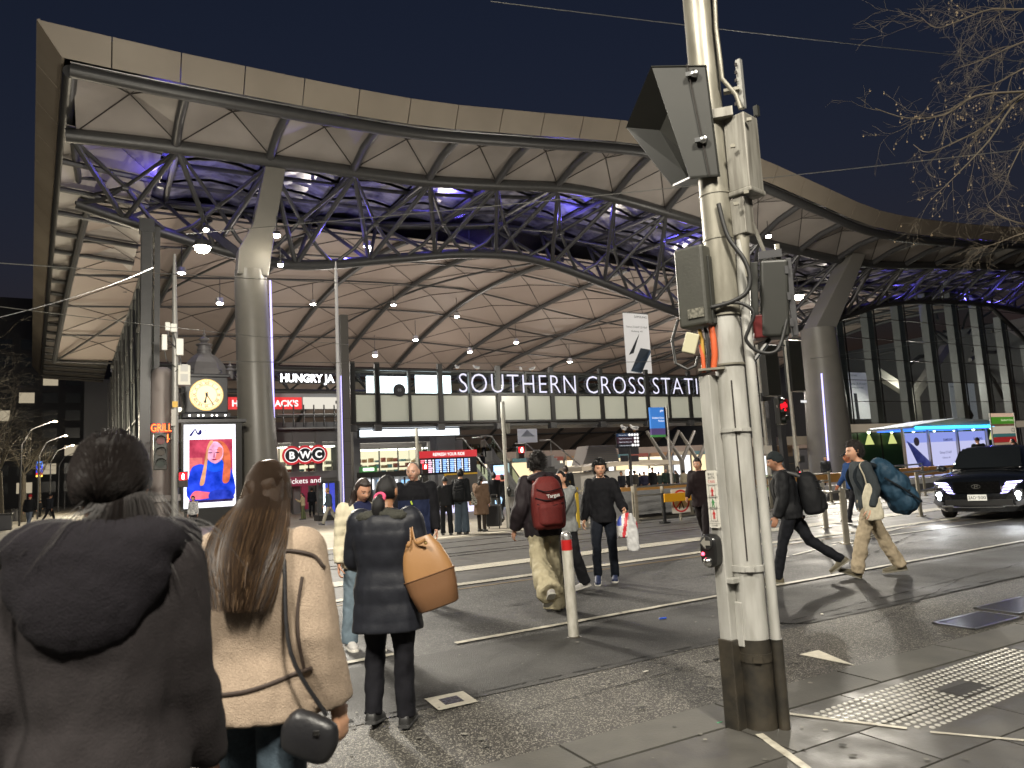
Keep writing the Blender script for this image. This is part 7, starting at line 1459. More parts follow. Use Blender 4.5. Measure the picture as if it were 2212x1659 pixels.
# ---- 9 dark walker behind the pole
p9 = person('walker in a dark brown coat mostly hidden behind the big pole', gp(1522, 1166), 1.72, 150, dict(STRIDE), 'b98a70', ('short', '120e0c'), voxel=.013, top=dict(m=fabric('coat_brown', '1d1214'), th=.04, hem=-.22, flare=.02), legs=dict(m=fabric('trousers_brown', '191214'), knee=.08, ankle=.07), shoe=SH_BLK)
# ---- 10 walker with beanie
p10 = person('walker in a dark beanie and black jacket carrying a black backpack', gp(1722, 1258), 1.72, 66, dict(legL=(18, 3, 6, 4), legR=(-28, 3, 28, -36), armL=(10, 8, 18, 0), armR=(-22, 14, 26, 0), lean=7, head=(0, -6, 0)), 'a87b62', ('beanie', '23282a', fabric('beanie_wool', '262b2d', '1a1e20', .95, (180, .5), 80)), voxel=.0085,
    top=dict(m=fabric('jacket_dark', '17181b', '111214', .7), th=.035, hem=-.10, wr=.014, sleeve=.014, collar=(.05, .085)), legs=dict(m=fabric('trousers_ink', '101218'), knee=.072, ankle=.064, wr=.012), shoe=SH_BRN)
t10, O10 = backpack(p10, 'bulky plain black backpack on the beanie walker', fabric('pack_black', '16171a', '0f1012', .7), M_RUB, .185, .135, .20, .28, yo=-.30)
hp = p10.J['wrR'] + p10.J['faR']*.11; t = bag_root('phone', 'dark phone held low in the hand of the beanie walker', 'phone', p10, hp); MB('l').box((0, 0, 0), (.012, .075, .15), Matrix.Rotation(R(25), 3, 'X')).build('case', M_VIS, t, bevel=.006)
# ---- 11 walker with the blue duffel
p11 = person('walker in cream trousers and grey jumper with a white tote and blue duffel pack', gp(1892, 1246), 1.80, 84, dict(legL=(20, 2, 4, 22), legR=(-22, 2, 4, -6), armL=(-8, 10, 30, 0), armR=(-30, 12, 40, 0), lean=6, head=(8, 0, 0)), 'c99a7e', ('short', '1c130e'), voxel=.0075,
    top=dict(m=fabric('jumper_grey', '3a3f42', '2d3235', .9), th=.022, hem=-.08, wr=.012, sleeve=.014, cuff=.92), legs=dict(m=fabric('trousers_sand', 'a0937c', '8a7d68', .85), knee=.085, ankle=.085, wr=.018), shoe=SH_BRN)
off = p11.tor((0, -.30, -.05)); t11 = bag_root('duffel_pack', 'huge slate blue duffel backpack worn by the walker in cream trousers', 'backpack', p11, off); mb = MB('l')
for (y, z, w_, d_, h_) in ((-.28, .34, .19, .15, .20), (-.36, .16, .21, .20, .24), (-.44, -.02, .20, .20, .20), (-.24, .46, .14, .11, .09)): mb.ball(p11.tor((0, y, z)), 1, 20, 14, (w_, d_, h_), p11.TW)
M_DUF = fabric('duffel_blue', '2a4558', '1d3344', .6, (60, .3), 12); soft('body', mb, .014, M_DUF, t11, off, 3, wr(.022, 9, 4)); O11 = Vector(off)
for pts in (((-.12, -.36, .40), (0, -.47, .36), (.12, -.38, .40)), ((-.18, -.45, .10), (0, -.60, .08), (.18, -.45, .10)), ((-.19, -.2, .30), (-.225, -.40, .12), (-.20, -.58, -.06))): MB('l').tube([q - O11 for q in spl([p11.tor(q) for q in pts], 6)], .014, 8, flat=.4).build('strap', fabric('duffel_strap', '151c22'), t11, smooth=True)
for sd in (-1, 1): MB('l').tube([q - O11 for q in spl([p11.tor((sd*.12, -.16, .46)), p11.tor((sd*.13, .0, .515)), p11.tor((sd*.14, .14, .36)), p11.tor((sd*.15, .05, .1))], 5)], .024, 8, flat=.4).build('shoulder_strap', MATS['duffel_strap'], t11, smooth=True)
off = p11.tor((-.24, .02, -.08)); tt = bag_root('tote_bag', 'cream canvas tote hanging from the shoulder of the duffel walker', 'bag', p11, off); mb = MB('l'); mb.rings([[p11.pel + p11.TW @ (q*p11.s) for q in oring((-.235, .03, z), .045, w_, Matrix.Identity(3), 20, 2.6)] for z, w_ in ((-.20, .08), (-.18, .105), (-.02, .115), (.12, .09), (.22, .05), (.27, .02))]); CAN = fabric('canvas_cream', 'c4bda8', 'a9a28e'); soft('body', mb, .012, CAN, tt, off, 3, wr(.012, 12, 6))
MB('l').tube([q - Vector(off) for q in spl([p11.tor((-.235, .05, .25)), p11.tor((-.225, .05, .36)), p11.tor((-.17, .06, .50)), p11.tor((-.12, -.02, .54))], 5)], .018, 8, flat=.35).build('strap', CAN, tt, smooth=True)
# ---- 12 person behind the duffel
p12 = person('person in a dark cap and blue top half hidden behind the duffel pack', S(15.6, 11.6), 1.70, 100, dict(STRIDE), 'b5704e', ('cap', '16181c', fabric('cap_dark', '1a1c20')), voxel=.014, top=dict(m=fabric('top_blue', '24406e'), th=.03), legs=dict(m=MATS['trousers_black']), shoe=SH_BLK)
# ================================================================== people further away
def far(label, px, H, heading, top, legs, hair=('short', '15100e'), pose=None, skin='b98a70', vx=.02, **kw):
    z = kw.pop('z', None); v = kw.pop('v', None)
    if v is not None:
        a = atv(px[0], px[1], v); f = S(a.x, v, floor_z(v) if z is None else z)
    else: f = gp(*px)
    return person(label, f, H, heading, pose or {}, skin, hair, top, legs, SH_BLK, vx, face=vx < .016, **kw)
def tp_(c, hem=-.10, th=.03, **k): return dict(m=fabric('far_' + c, c), hem=hem, th=th, **k)
def lg_(c, k=.07, a=.06): return dict(m=fabric('farleg_' + c, c), knee=k, ankle=a)
q1 = far('person in black with a beret, seen from behind, left of three waiting', (966, 1156), 1.58, 10, tp_('1b1c1f', -.08, .045), lg_('121316', .08, .08), ('beanie', '111214'), vx=.014)
q2 = far('tall person in black with wide jeans, middle of three waiting', (999, 1154), 1.76, -8, tp_('191b1e', -.08, .035), lg_('3f4a55', .10, .115), ('short', '0d0c0c'), vx=.014)
backpack(q2, 'black backpack with a small white tag on the tall waiting person', fabric('pack_ink', '15171a'), M_RUB, .16, .10, .22, .26, yo=-.25)
q3 = far('person in a long brown fur coat, right of three waiting', (1042, 1148), 1.55, -20, tp_('6a5545', -.42, .06, wr=.02, fr=14, flare=.03), lg_('2a2420'), ('bun', '0f0c0b'), vx=.014)
off = q3.tor((-.24, -.12, -.02)); t = bag_root('tote_bag', 'white polka dot tote carried by the person in the fur coat', 'bag', q3, off); mb = MB('l'); mb.rings([[q3.pel + q3.TW @ (q*q3.s) for q in oring((-.20, -.20, z), w_, .05, Matrix.Identity(3), 20, 2.6)] for z, w_ in ((-.12, .10), (-.09, .15), (.05, .15), (.18, .06), (.3, .02))]); soft('body', mb, .015, mat('tote_dots', (.6, .57, .48), .8, noise_=(38, (.05, .05, .05), .12)), t, off, 2)
sp = gp(1068, 1142); t = thing('suitcase', 'black upright suitcase beside the fur coat', 'suitcase', sp, rotz=R(-15)); MB('l').box((0, 0, .38), (.42, .26, .62)).build('shell', mat('case_black', (.012, .012, .014), .4), t, bevel=.04, seg=3)
for sx in (-.16, .16):
    MB('l').ball((sx, 0, .035), .035, 8, 6, (.5, 1, 1)).build('wheel', M_RUB, t); MB('l').tube([(sx*.6, .08, .69), (sx*.6, .08, .98)], .008, 6).build('handle_tube', M_CHROME, t)
MB('l').tube([(-.1, .08, .98), (.1, .08, .98)], .014, 8).build('handle', M_RUB, t)
far('person in a dark jacket walking behind the suitcase', (1072, 1128), 1.66, 20, tp_('17181c'), lg_('4a4d50'), pose=STRIDE)
far('person in black near the escalator screen', (1092, 1118), 1.7, 60, tp_('141519'), lg_('15161a'), pose=STRIDE2, v=26)
b_ = far('person with brown hair in a black and khaki vest, facing the stairs', (1228, 1120), 1.74, -5, dict(m=[fabric('vest_black', '15161a'), fabric('vest_khaki', '6b5a34')], th=.045, hem=-.12, split=lambda q: q.y < -.05 and q.z < .30 and abs(q.x) < .15), lg_('4a5a68'), ('short', '2a1a10'), v=20.5, vx=.014)
far('person in dark clothes coming down the staircase', (1293, 1070), 1.6, 190, tp_('20242c'), lg_('39404a'), v=47, z=.2)
crowd = [(1345, '2a2c34', '20222a', 150), (1362, '1a1c20', '24262c', 200), (1374, '33302c', '1c1c20', 30), (1385, '23283a', '2a2c34', 10), (1394, '26263a', '1a1a1e', 170), (1426, '2a3430', '7a7468', 20), (1440, '1c2a24', '3a3c40', 190), (1452, '2c3430', '24282c', 160), (1464, '24221f', '1e1e22', 40), (1480, '8a8270', '2a2826', 10)]
clab = ['person at the left end of the crowd by the kiosk', 'person in near black, second from the left end of the crowd', 'person in a brown grey coat in the crowd', 'person in a navy coat with hood in the crowd', 'person in a slate coat beside the long black dress', 'person in a green grey jacket and pale trousers in the crowd', 'person in a dark green jacket in the crowd', 'person in a sage jacket near the steel post', 'person in charcoal behind the sage jacket', 'person in a cream top at the right end of the crowd']
for (x, c, l, hd_), lab in zip(crowd, clab): far(lab, (x, 1062), RND.uniform(1.60, 1.80), hd_, tp_(c, -.12, .04), lg_(l), (RND.choice(('short', 'bun', 'beanie')), RND.choice(('14100e', '2a1c12', '0e0d0d'))), v=RND.uniform(35, 39), vx=.024)
far('person in a long black dress and cap standing in the crowd', (1412, 1062), 1.82, 185, tp_('0c0c0f', -.62, .03, flare=.02), lg_('0c0c0f'), ('cap', '101014', MATS['cap_dark']), v=34, vx=.02)
# riders
for x, y, vv, c, lab in ((1019, 1003, 52.8, 'a09888', 'rider in a pale top low on the near escalator'), (1043, 1022, 52.8, '23252b', 'rider in dark clothes lower on the near escalator'), (1046, 985, 55.8, 'b0a89c', 'rider leaning in a white top high on the far escalator'), (1066, 1000, 55.8, '17181c', 'rider in black on the far escalator'), (1090, 1030, 55.8, '1c1d22', 'rider in charcoal near the foot of the far escalator')):
    a = atv(x, y, vv); far(lab, (x, y), 1.7, 20, tp_(c), lg_('1b1c22'), v=vv, z=a.z - .1, vx=.024)
far('person in black on the upper floor by the escalator head', (1005, 985), 1.75, 150, tp_('101115'), lg_('101115'), v=60, z=3.2 if False else atv(1005, 992, 60).z, vx=.024)
# ticket hall and left side
far('person crouched in a cream jumper by the ticket hall', (655, 1112), 1.5, 100, tp_('a89a78', -.05, .04), lg_('5a6040', .09, .09), ('bun', '0f0c0b'), dict(armL=(40, 5, 80, 20), armR=(40, 5, 80, 20)), v=43, vx=.02)
far('staff member in a black uniform with arm badges at the ticket hall', (674, 1104), 1.78, 10, tp_('101218', -.08), lg_('0e0f14'), v=46, vx=.02)
far('walker with a blond head and pale grey trousers crossing before the cabinet', (712, 1132), 1.7, 100, tp_('3c4650', -.10, .04), lg_('9a968a', .09, .09), ('short', '8a6a3a'), STRIDE, v=34, vx=.02)
far('person in a patterned grey shirt in front of the advert screen', (418, 1122), 1.72, 180, dict(m=mat('shirt_pattern', (.16, .16, .17), .8, noise_=(26, (.5, .5, .5), .15)), th=.025, hem=-.1), lg_('1a1b20'), ('short', '15100e'), v=38, vx=.02)
far('walker in a red cap and black jacket on the left footway', (62, 1141), 1.80, 10, tp_('101114', -.10, .05), lg_('5c6470', .08, .075), ('cap', 'a02028', fabric('cap_red', '9a1c24')), STRIDE, vx=.02)
far('walker in a dark cap and grey jacket beside the red cap walker', (106, 1131), 1.78, -10, tp_('2a2c30', -.08, .035), lg_('1c1c20'), ('cap', '15161a', MATS['cap_dark']), STRIDE2, vx=.02)
far('distant person in black walking under the parking sign', (87, 1052), 1.76, 0, tp_('0f1013'), lg_('0f1013'), v=90, z=-.45, vx=.03)
far('security guard standing before the grey column', (1789, 1060), 1.78, 175, tp_('181a1e', -.14, .05), lg_('15161a'), ('cap', '101114', MATS['cap_dark']), v=27, vx=.02)
far('person in black with a cap looking at a phone at the bus shelter', (2126, 1060), 1.8, -10, tp_('0c0d10', -.12, .05), lg_('0c0d10'), ('cap', '0c0d10', MATS['cap_dark']), dict(armR=(40, 5, 80, 10)), v=17.4, z=.25, vx=.016)
far('person with dark hair in a brown coat by the stop panel at the frame edge', (2204, 1060), 1.68, 20, tp_('6a4a30', -.2, .05), lg_('1a1a1c'), ('bun', '0f0c0b'), v=17.0, z=.25, vx=.02)
# ================================================================== dark car at the right edge
cp_ = atY(2113, 1078, 16.6); car = thing('parked_car', 'glossy black car with lit headlights and plate 2AD 500 at the right edge', 'car', (cp_.x, cp_.y, 0), rotz=R(-43))
M_PAINT = mat('car_paint', (.006, .007, .009), .22, .2, coat=1.0); M_TRIM = mat('car_trim', (.012, .012, .012), .5); M_GLS = mat('car_glass', (.012, .014, .015), .06, .0, spec=.9); M_SILV = mat('car_silver', (.5, .5, .5), .3, .8)
def cring(y, w_, zs, zsh, zh, hw):  # sill, shoulder, hood heights
    half = [(0, .20), (w_*.80, .20), (w_*.96, zs), (w_, zs + .22), (w_*.985, zsh - .08), (w_*.95, zsh), (hw, zh - .02), (hw*.5, zh + .012), (0, zh + .02)]
    return [Vector((x, y, z)) for x, z in half] + [Vector((-x, y, z)) for x, z in half[-2:0:-1]]
mb = MB('l'); mb.rings([cring(-.02, .58, .34, .66, .74, .42), cring(.04, .80, .30, .80, .86, .58), cring(.16, .90, .28, .90, .95, .66), cring(.5, .925, .26, .95, 1.01, .70), cring(1.0, .93, .26, 1.0, 1.06, .72), cring(1.4, .93, .26, 1.02, 1.08, .76), cring(3.0, .93, .26, 1.05, 1.10, .8), cring(4.3, .90, .28, 1.05, 1.10, .78), cring(4.55, .84, .34, .98, 1.02, .7)]); mb.build('body', M_PAINT, car, smooth=38)
mb = MB('l'); mb.rings([[Vector((sx*w_*k, y, z)) for sx, k, z in ((1, 1, z0), (1, .92, z0 + (z1-z0)*.6), (1, .78, z1 - .03), (1, .4, z1), (-1, .4, z1), (-1, .78, z1 - .03), (-1, .92, z0 + (z1-z0)*.6), (-1, 1, z0))] for y, w_, z0, z1 in ((1.25, .78, 1.04, 1.10), (1.7, .80, 1.06, 1.40), (2.1, .80, 1.07, 1.60), (2.6, .80, 1.08, 1.66), (3.5, .79, 1.09, 1.64), (4.1, .76, 1.09, 1.50), (4.45, .74, 1.08, 1.12))]); mb.build('cabin', M_PAINT, car, smooth=40)
mb = MB('l'); mb.prism([(-.70, 1.27, 1.12), (.70, 1.27, 1.12), (.60, 2.02, 1.575), (-.60, 2.02, 1.575)], Vector((0, -.03, .03))); mb.build('windscreen', M_GLS, car)
for s in (-1, 1): mb = MB('l'); mb.prism([(s*.795, 1.75, 1.12), (s*.80, 3.3, 1.14), (s*.69, 3.2, 1.56), (s*.70, 2.25, 1.55)], Vector((s*.03, 0, .005))); mb.build('side_window', M_GLS, car)
for s in (-1, 1):
    for (x0, z0, z1, w_) in ((.44, .60, .64, .16), (.47, .665, .71, .20), (.50, .735, .785, .26), (.54, .81, .855, .34)):
        mb = MB('l'); y = lambda x: -.035 + max(0, abs(x) - .5)*.42; pts = [(s*x0, y(x0), z0), (s*(x0 + w_*.8), y(x0 + w_*.8), z0 + .012), (s*(x0 + w_*.8 + .05), y(x0 + w_*.8), z1 + .012), (s*(x0 + .05), y(x0), z1)]
        mb.prism(pts, (0, -.03, 0)); mb.build('running_light', lamp_mat('drl', (.55, .50, 1), 4.5 if z0 > .7 else 3.5), car)
    lh_ = MB('l').box((s*.76, .04, .56), (.20, .10, .26), Matrix.Rotation(R(s*24), 3, 'Z')).build('lamp_housing', M_TRIM, car, bevel=.03); MB('l').ball((s*.76, -.02, .585), .062, 12, 8, (1, .5, .9)).build('headlight', lamp_mat('headlight_white', (.95, 1, .98), 40), lh_, smooth=True); MB('l').ball((s*.76, -.02, .49), .04, 10, 8, (1, .5, 1)).build('headlight_lower', lamp_mat('headlight_dim', (.85, .95, 1), 6), lh_, smooth=True)
    MB('l').box((s*.80, .03, .40), (.22, .05, .10), Matrix.Rotation(R(s*24), 3, 'Z') @ Matrix.Rotation(R(s*-24), 3, 'Y')).build('bumper_fin', M_SILV if False else mat('fin_grey', (.12, .12, .13), .4), car)
    MB('l').ball((s*1.02, 1.55, 1.14), .12, 12, 8, (1.0, .6, .7)).build('mirror', M_PAINT, car, smooth=True); MB('l').bar((s*.9, 1.55, 1.08), (s*1.0, 1.55, 1.12), .04).build('mirror_stalk', M_TRIM, car)
    for y in (.92, 3.62):
        WL = MB('l').lathe((s*.80, y, .355), [(.21, -.11), (.335, -.115), (.355, -.08), (.355, .08), (.335, .115), (.21, .11)], 28, M=Matrix.Rotation(R(90), 3, 'Y'))
        wl_ = WL.build('wheel', mat('tyre', (.012, .012, .013), .8), car, smooth=40)
        MB('l').lathe((s*.80, y, .355), [(.02, .085*s), (.20, .09*s), (.22, .10*s)], 20, M=Matrix.Rotation(R(90), 3, 'Y')).build('rim', M_SILV, wl_)
MB('l').box((0, -.045, .74), (.92, .03, .26)).build('grille', mat('grille_dark', (.015, .015, .016), .18, .8), car, bevel=.01)
for k in range(9):
    for j in range(4):
        MB('l').box((-.38 + .095*k + (.045 if j % 2 else 0), -.064, .65 + .058*j), (.05, .012, .03), Matrix.Rotation(R(20), 3, 'Y')).build('grille_stud', mat('stud_dark', (.04, .04, .042), .15, 1.0), car)
mb = MB('l'); mb.tube([(math.cos(2*math.pi*q/20)*.085, -.075, .76 + math.sin(2*math.pi*q/20)*.045) for q in range(21)], .008, 6); mb.bar((-.03, -.075, .725), (-.02, -.075, .795), .012); mb.bar((.02, -.075, .725), (.03, -.075, .795), .012); mb.bar((-.03, -.075, .755), (.03, -.075, .765), .012); mb.build('emblem', M_CHROME, car, smooth=True)
mb = MB('l'); mb.tube(spl([(-.86, .10, .36), (-.72, -.02, .33), (-.5, -.06, .325), (-.42, -.065, .30), (.42, -.065, .30), (.5, -.06, .325), (.72, -.02, .33), (.86, .10, .36)], 4), .022, 8, flat=.6); mb.build('chrome_strip', M_SILV, car, smooth=True)
MB('l').box((0, -.035, .40), (1.3, .04, .14)).build('lower_intake', M_TRIM, car, bevel=.01)
npl = MB('l').box((0, -.085, .515), (.372, .012, .134)).build('number_plate', mat('plate_cream', (.62, .61, .56), .4, emit=((.6, .6, .55), .25)), car, bevel=.004)
text('2AD', .095, INK, npl, (-.095, -.094, .483), (1, 0, 0), (0, 0, 1), frame='l', width=.145, extrude=.001); text('500', .095, INK, npl, (.095, -.094, .483), (1, 0, 0), (0, 0, 1), frame='l', width=.145, extrude=.001)
mb = MB('l'); mb.prism([(-.012, -.094, .535), (.012, -.094, .535), (0, -.094, .515)], (0, -.001, 0)); mb.build('plate_mark', mat('plate_navy', (.02, .03, .12), .5), npl)
for x in (-.5, .5): MB('l').tube([(x*1.1, 1.28, 1.115), (x*.3, 1.33, 1.15)], .008, 5).build('wiper', M_TRIM, car)
for s in (-1, 1):
    q = car.matrix_basis @ Vector((s*.76, -.15, .585)); a_ = car.matrix_basis @ Vector((s*.6, -9, -.3)); point('headlight_beam', q, 45, (.95, .98, 1), .05, spot=60, aim=a_)
# ================================================================== bare trees
M_BARK = mat('bark_twig', (.11, .09, .062), .85, noise_=(20, (.07, .056, .04), .6)); M_BARK2 = mat('bark_trunk', (.13, .11, .08), .85, noise_=(5, (.07, .06, .045), .5), bump=(14, .6))
def twig(mb, p, d, L_, r, dep, rnd, droop=.0, balls=None, nmin=3):
    n = 4; pts = [p]; rs = [r]; q = p.copy(); dd = d.normalized()
    for i in range(n):
        dd = (dd + Vector((rnd.gauss(0, .16), rnd.gauss(0, .16), rnd.gauss(0, .16) - droop*.1))).normalized(); q = q + dd*(L_/n); pts.append(q.copy()); rs.append(max(.0012, r*(1 - .75*(i+1)/n)))
    mb.tube(pts, rs, 4 if r < .01 else 6, cap=False)
    if dep > 0:
        for k in range(nmin + rnd.randrange(2)):
            i = rnd.randrange(1, n+1); ax = Vector((rnd.gauss(0, 1), rnd.gauss(0, 1), rnd.gauss(0, .8))).normalized(); nd = (dd*.75 + ax*.62).normalized(); twig(mb, pts[i], nd, L_*rnd.uniform(.45, .72), rs[i]*.72, dep-1, rnd, droop, balls, nmin)
    elif balls is not None and rnd.random() < .28: balls.append(q.copy())
def px3(pts, Y, dY=0): return [atY(x, y, Y + dY*i) for i, (x, y) in enumerate(pts)]
rt = random.Random(21); tr = thing('plane_tree', 'bare plane tree whose twigs hang into the upper right corner', 'tree', (9.4, 9.8, 0)); mb = MB('w'); balls = []
mb.tube(spl([Vector((9.4, 9.8, 0)), Vector((9.3, 9.75, 2.5)), Vector((9.1, 9.6, 4.6)), Vector((8.8, 9.4, 6.4)), Vector((8.9, 9.3, 8.4))], 4), [.22, .21, .20, .19, .18, .17, .16, .15, .14, .13, .12, .11, .10, .09, .08, .07, .06], 12); mb.build('trunk', M_BARK2, tr, smooth=True)
mb = MB('w')
for pts, r0, n_, L_ in (([(2330, 195), (2212, 198), (2107, 208), (2040, 248), (1960, 255), (1890, 234)], .022, 26, .75), ([(2330, 190), (2212, 202), (2141, 265), (2074, 302), (2006, 329), (1973, 312)], .020, 24, .75), ([(2330, 215), (2212, 208), (2138, 302), (2074, 370), (2013, 430)], .018, 22, .7), ([(2330, 0), (2212, 20), (2141, 20), (2074, 44), (2023, 60), (1990, 37)], .018, 34, .8), ([(2330, 60), (2212, 90), (2120, 130), (2060, 150)], .016, 30, .75), ([(2330, 500), (2212, 484), (2158, 464), (2131, 443)], .014, 22, .6), ([(2330, 480), (2212, 504), (2158, 524), (2108, 538)], .014, 22, .6), ([(2330, 120), (2230, 140), (2150, 180), (2090, 190)], .016, 24, .7), ([(2330, 250), (2230, 290), (2190, 350), (2170, 400)], .014, 20, .7), ([(2330, 20), (2240, -20), (2150, -30)], .016, 26, .8)):
    P_ = spl(px3(pts, 9.2, rt.uniform(-.12, .12)), 4); st_ = Vector((8.95, 9.4, 6.0)); k = len(P_); mb.tube([st_.lerp(P_[0], .5)] + P_, [r0*1.2] + [max(.003, r0*(1 - .85*i/k)) for i in range(k)], 6, cap=False); MB_ = mb
    for q in range(int(n_*.62)):
        i = rt.randrange(2, k); d = (P_[min(i, k-1)] - P_[max(i-1, 0)]).normalized(); a = Vector((rt.gauss(-.2, .5), rt.gauss(0, .5), rt.gauss(-.1, .6))); twig(mb, P_[i-1], d*.7 + a, L_*rt.uniform(.35, .8), max(.003, r0*.35*(1 - .6*i/k)), 2, rt, .5, balls)
mb.build('crown', M_BARK, tr)
mb = MB('w')
for b in balls[:170]: mb.ball(b - Vector((0, 0, .035)), .011, 6, 5); mb.tube([b, b - Vector((0, 0, .03))], .0012, 3, cap=False)
o = mb.build('seed_balls', mat('seed_ball', (.20, .15, .09), .9), tr); o['kind'] = 'stuff'
# street trees on the left footway
spots = [(-6.2, 30, 8.5), (-6.4, 39, 9), (-6.3, 50, 9), (-6.5, 62, 9.5), (-6.4, 76, 9.5), (-6.5, 94, 10)]
tl_ = ['nearest bare street tree on the left footway, with the thickest trunk', 'bare street tree just behind the nearest one on the left', 'third bare street tree along the left footway', 'fourth bare street tree along the left footway', 'fifth bare street tree, far along the left footway', 'farthest bare street tree on the left footway']
for k, (u, v, h) in enumerate(spots):
    r_ = random.Random(40 + k); b = S(u, v, floor_z(v)); t = thing('street_tree', tl_[k], 'tree', b, group='bare street trees on the left'); lean = Vector((r_.uniform(-.3, .3), r_.uniform(-.2, .2), 0))
    MB('w').tube([b, b + lean*.4 + Vector((0, 0, h*.2)), b + lean + Vector((0, 0, h*.42))], [.24, .19, .15], 10).build('trunk', M_BARK2, t, smooth=True)
    mb = MB('w'); c = b + lean + Vector((0, 0, h*.40))
    for q in range(9 if k < 4 else 6): a = 6.28*q/9 + r_.uniform(-.3, .3); twig(mb, c + Vector((0, 0, r_.uniform(0, h*.1))), Vector((math.cos(a)*.55, math.sin(a)*.55, 1)), h*r_.uniform(.28, .42), .06, 4 if k < 3 else 3, r_, 0, None, 3)
    mb.build('crown', mat('bark_far', (.10, .085, .06), .85), t)
# ================================================================== left side street furniture
for k, (u, v) in enumerate(((-3.6, 66), (-3.6, 82), (-3.6, 98), (-3.6, 114), (-3.6, 130))):
    b = S(u - 2.2, v, FZ); t = thing('street_lamp', ('nearest', 'second', 'third', 'fourth', 'farthest')[k] + ' lit street lamp down the left side street', 'street lamp', b, group='lamps down the side street')
    MB('w').tube([b, b + Vector((0, 0, 6)), b + S(.6, 0, 7.2), b + S(2.0, 0, 7.8)], [.08, .06, .045, .035], 8).build('pole', M_BEAM2, t, smooth=True); MB('w').ball(b + S(2.1, 0, 7.75), .13, 10, 6, (1.3, 1, .5)).build('lamp_head', lamp_mat('side_lamp', (1, .80, .48), 25), t, smooth=True)
    if k < 3: point('side_light', b + S(2.1, 0, 7.3), 2200, (1, .88, .66), .2)
r = rect(78, 997, 92, 1030, 96); t = thing('parking_sign', 'blue lit parking sign with a white P down the side street', 'sign', S((r[0]+r[1])/2, 96, FZ)); H_ = r[3]-r[2]
for f0, f1, m_ in ((.72, 1, lamp_mat('park_light', (.05, .25, .9), 1.2)), (.28, .70, lamp_mat('park_blue', (.02, .05, .6), 1.2)), (.12, .26, lamp_mat('park_red', (.7, .04, .03), 1.0)), (0, .11, lamp_mat('park_yellow', (1, .7, .1), 1.6))): wall('panel', m_, t, (r[0], r[1], r[2] + H_*f0, r[2] + H_*f1), 96, .1)
text('P', H_*.40, lamp_mat('park_white', (1, 1, 1), 1.6), t, ((r[0]+r[1])/2, 95.95, r[2] + H_*.35), (1, 0, 0), (0, 0, 1), frame='s', bold=.03); wall('post', M_BEAM2, t, ((r[0]+r[1])/2 - .08, (r[0]+r[1])/2 + .08, FZ, r[2]), 96.05, .1)
ob = thing('added_office_block', 'dark building added at the side street end to hide the sky glow', 'building', S(-12, 175, FZ)); MB('s').bb((-75, 175, FZ), (1, 195, 42)).build('wall', mat('office_dark', (.04, .04, .042), .7), ob)  # building added to block the sky glow at the horizon
for k in range(9):
    for j in range(9): MB('s').bb((-36 + 4*k, 174.9, 2.5 + 3.6*j), (-33.4 + 4*k, 174.97, 4.6 + 3.6*j)).build('window', lamp_mat('office_lit', (1, .85, .6), .25) if (k*7 + j*3) % 5 == 0 else mat('office_glass', (.03, .035, .04), .2), ob)
lb = thing('corner_building', 'unlit dark building along the far side of the left street', 'building', S(-34, 90, FZ)); MB('s').bb((-60, 60, FZ), (-20, 170, 9)).build('wall', MATS['office_dark'], lb)
for k in range(14):
    MB('s').bb((-19.98, 62 + 7.5*k, .2), (-19.9, 67 + 7.5*k, 2.8)).build('window', MATS['office_lit'] if k % 4 == 1 else MATS['office_glass'], lb)
for i, (x, y, lab) in enumerate(((12, 1090, 'dark litter bin beside the nearest street tree'), (35, 1075, 'dark planter box by the second street tree'))):
    p = gp(x*1.0, y + 40); u, v, _ = uvz(p); t = thing('litter_bin' if i == 0 else 'planter_box', lab, 'bin' if i == 0 else 'planter', S(u, v, floor_z(v))); MB('s').bb((u - .35, v - .35, floor_z(v)), (u + .35, v + .35, 1.0 + floor_z(v))).build('body', M_DGREY, t, bevel=.04); MB('s').bb((u - .4, v - .4, 1.0 + floor_z(v)), (u + .4, v + .4, 1.1 + floor_z(v))).build('lid', M_BEAM, t, bevel=.03)
for i, (x, v) in enumerate(((72, 92), (112, 90))):
    u = UZ(x, 1040, v)[0]; t = thing('kerb_bollard', 'dark bollard flanking the walkway down the side street, %s' % ('left' if i == 0 else 'right'), 'bollard', S(u, v, FZ)); MB('s').tube([(u, v, FZ), (u, v, .65)], .12, 10).build('post', M_FRAME, t, smooth=True); MB('s').ball((u, v, .68), .13, 8, 6).build('cap', M_FRAME, t)
struct(MB('s').bb((-1.0, 30, -.2), (-.86, 120, -.42)).build('footway_line', M_WHITE2))
# ================================================================== lamps that light the place
WARM = (1, .93, .80); NEUT = (1, .90, .79)
M_BULB = lamp_mat('bulb_warm', (1, .86, .60), 90); M_BULBW = lamp_mat('bulb_white', (1, .93, .82), 60)
def lamp_at(p): return p
def floodlight(px, v, label, power, bulb, r=.22, group=None, colr=WARM, dirn=(0, -1, -1)):
    p = atv(px[0], px[1], v); w_ = S(*p)
    t = thing('floodlight', label, 'light', w_, group=group)
    MB('l').lathe((0, 0, .02), [(r*.3, .25), (r*.9, .2), (r*1.05, 0)], 14).build('housing', M_BEAM, t, smooth=True)
    MB('l').ball((0, 0, -.02), r*.9, 12, 8, (1, 1, .7)).build('bulb', bulb, t, smooth=True)
    MB('l').tube([(0, 0, .22), (0, 0, 1.2)], .03, 6).build('stem', M_BEAM, t)
    point('lamp_light', w_ - Vector((0, 0, .45)), power, colr, .25)
    if power > 3000: point('lamp_beam', w_ - Vector((0, 0, .5)), power*2.8, colr, 1.6, spot=125, aim=w_ + S(2, -14, -14))
floodlight((437, 535), 27, 'big glaring yellow floodlight left of the tall column', 3600, M_BULB, .28)
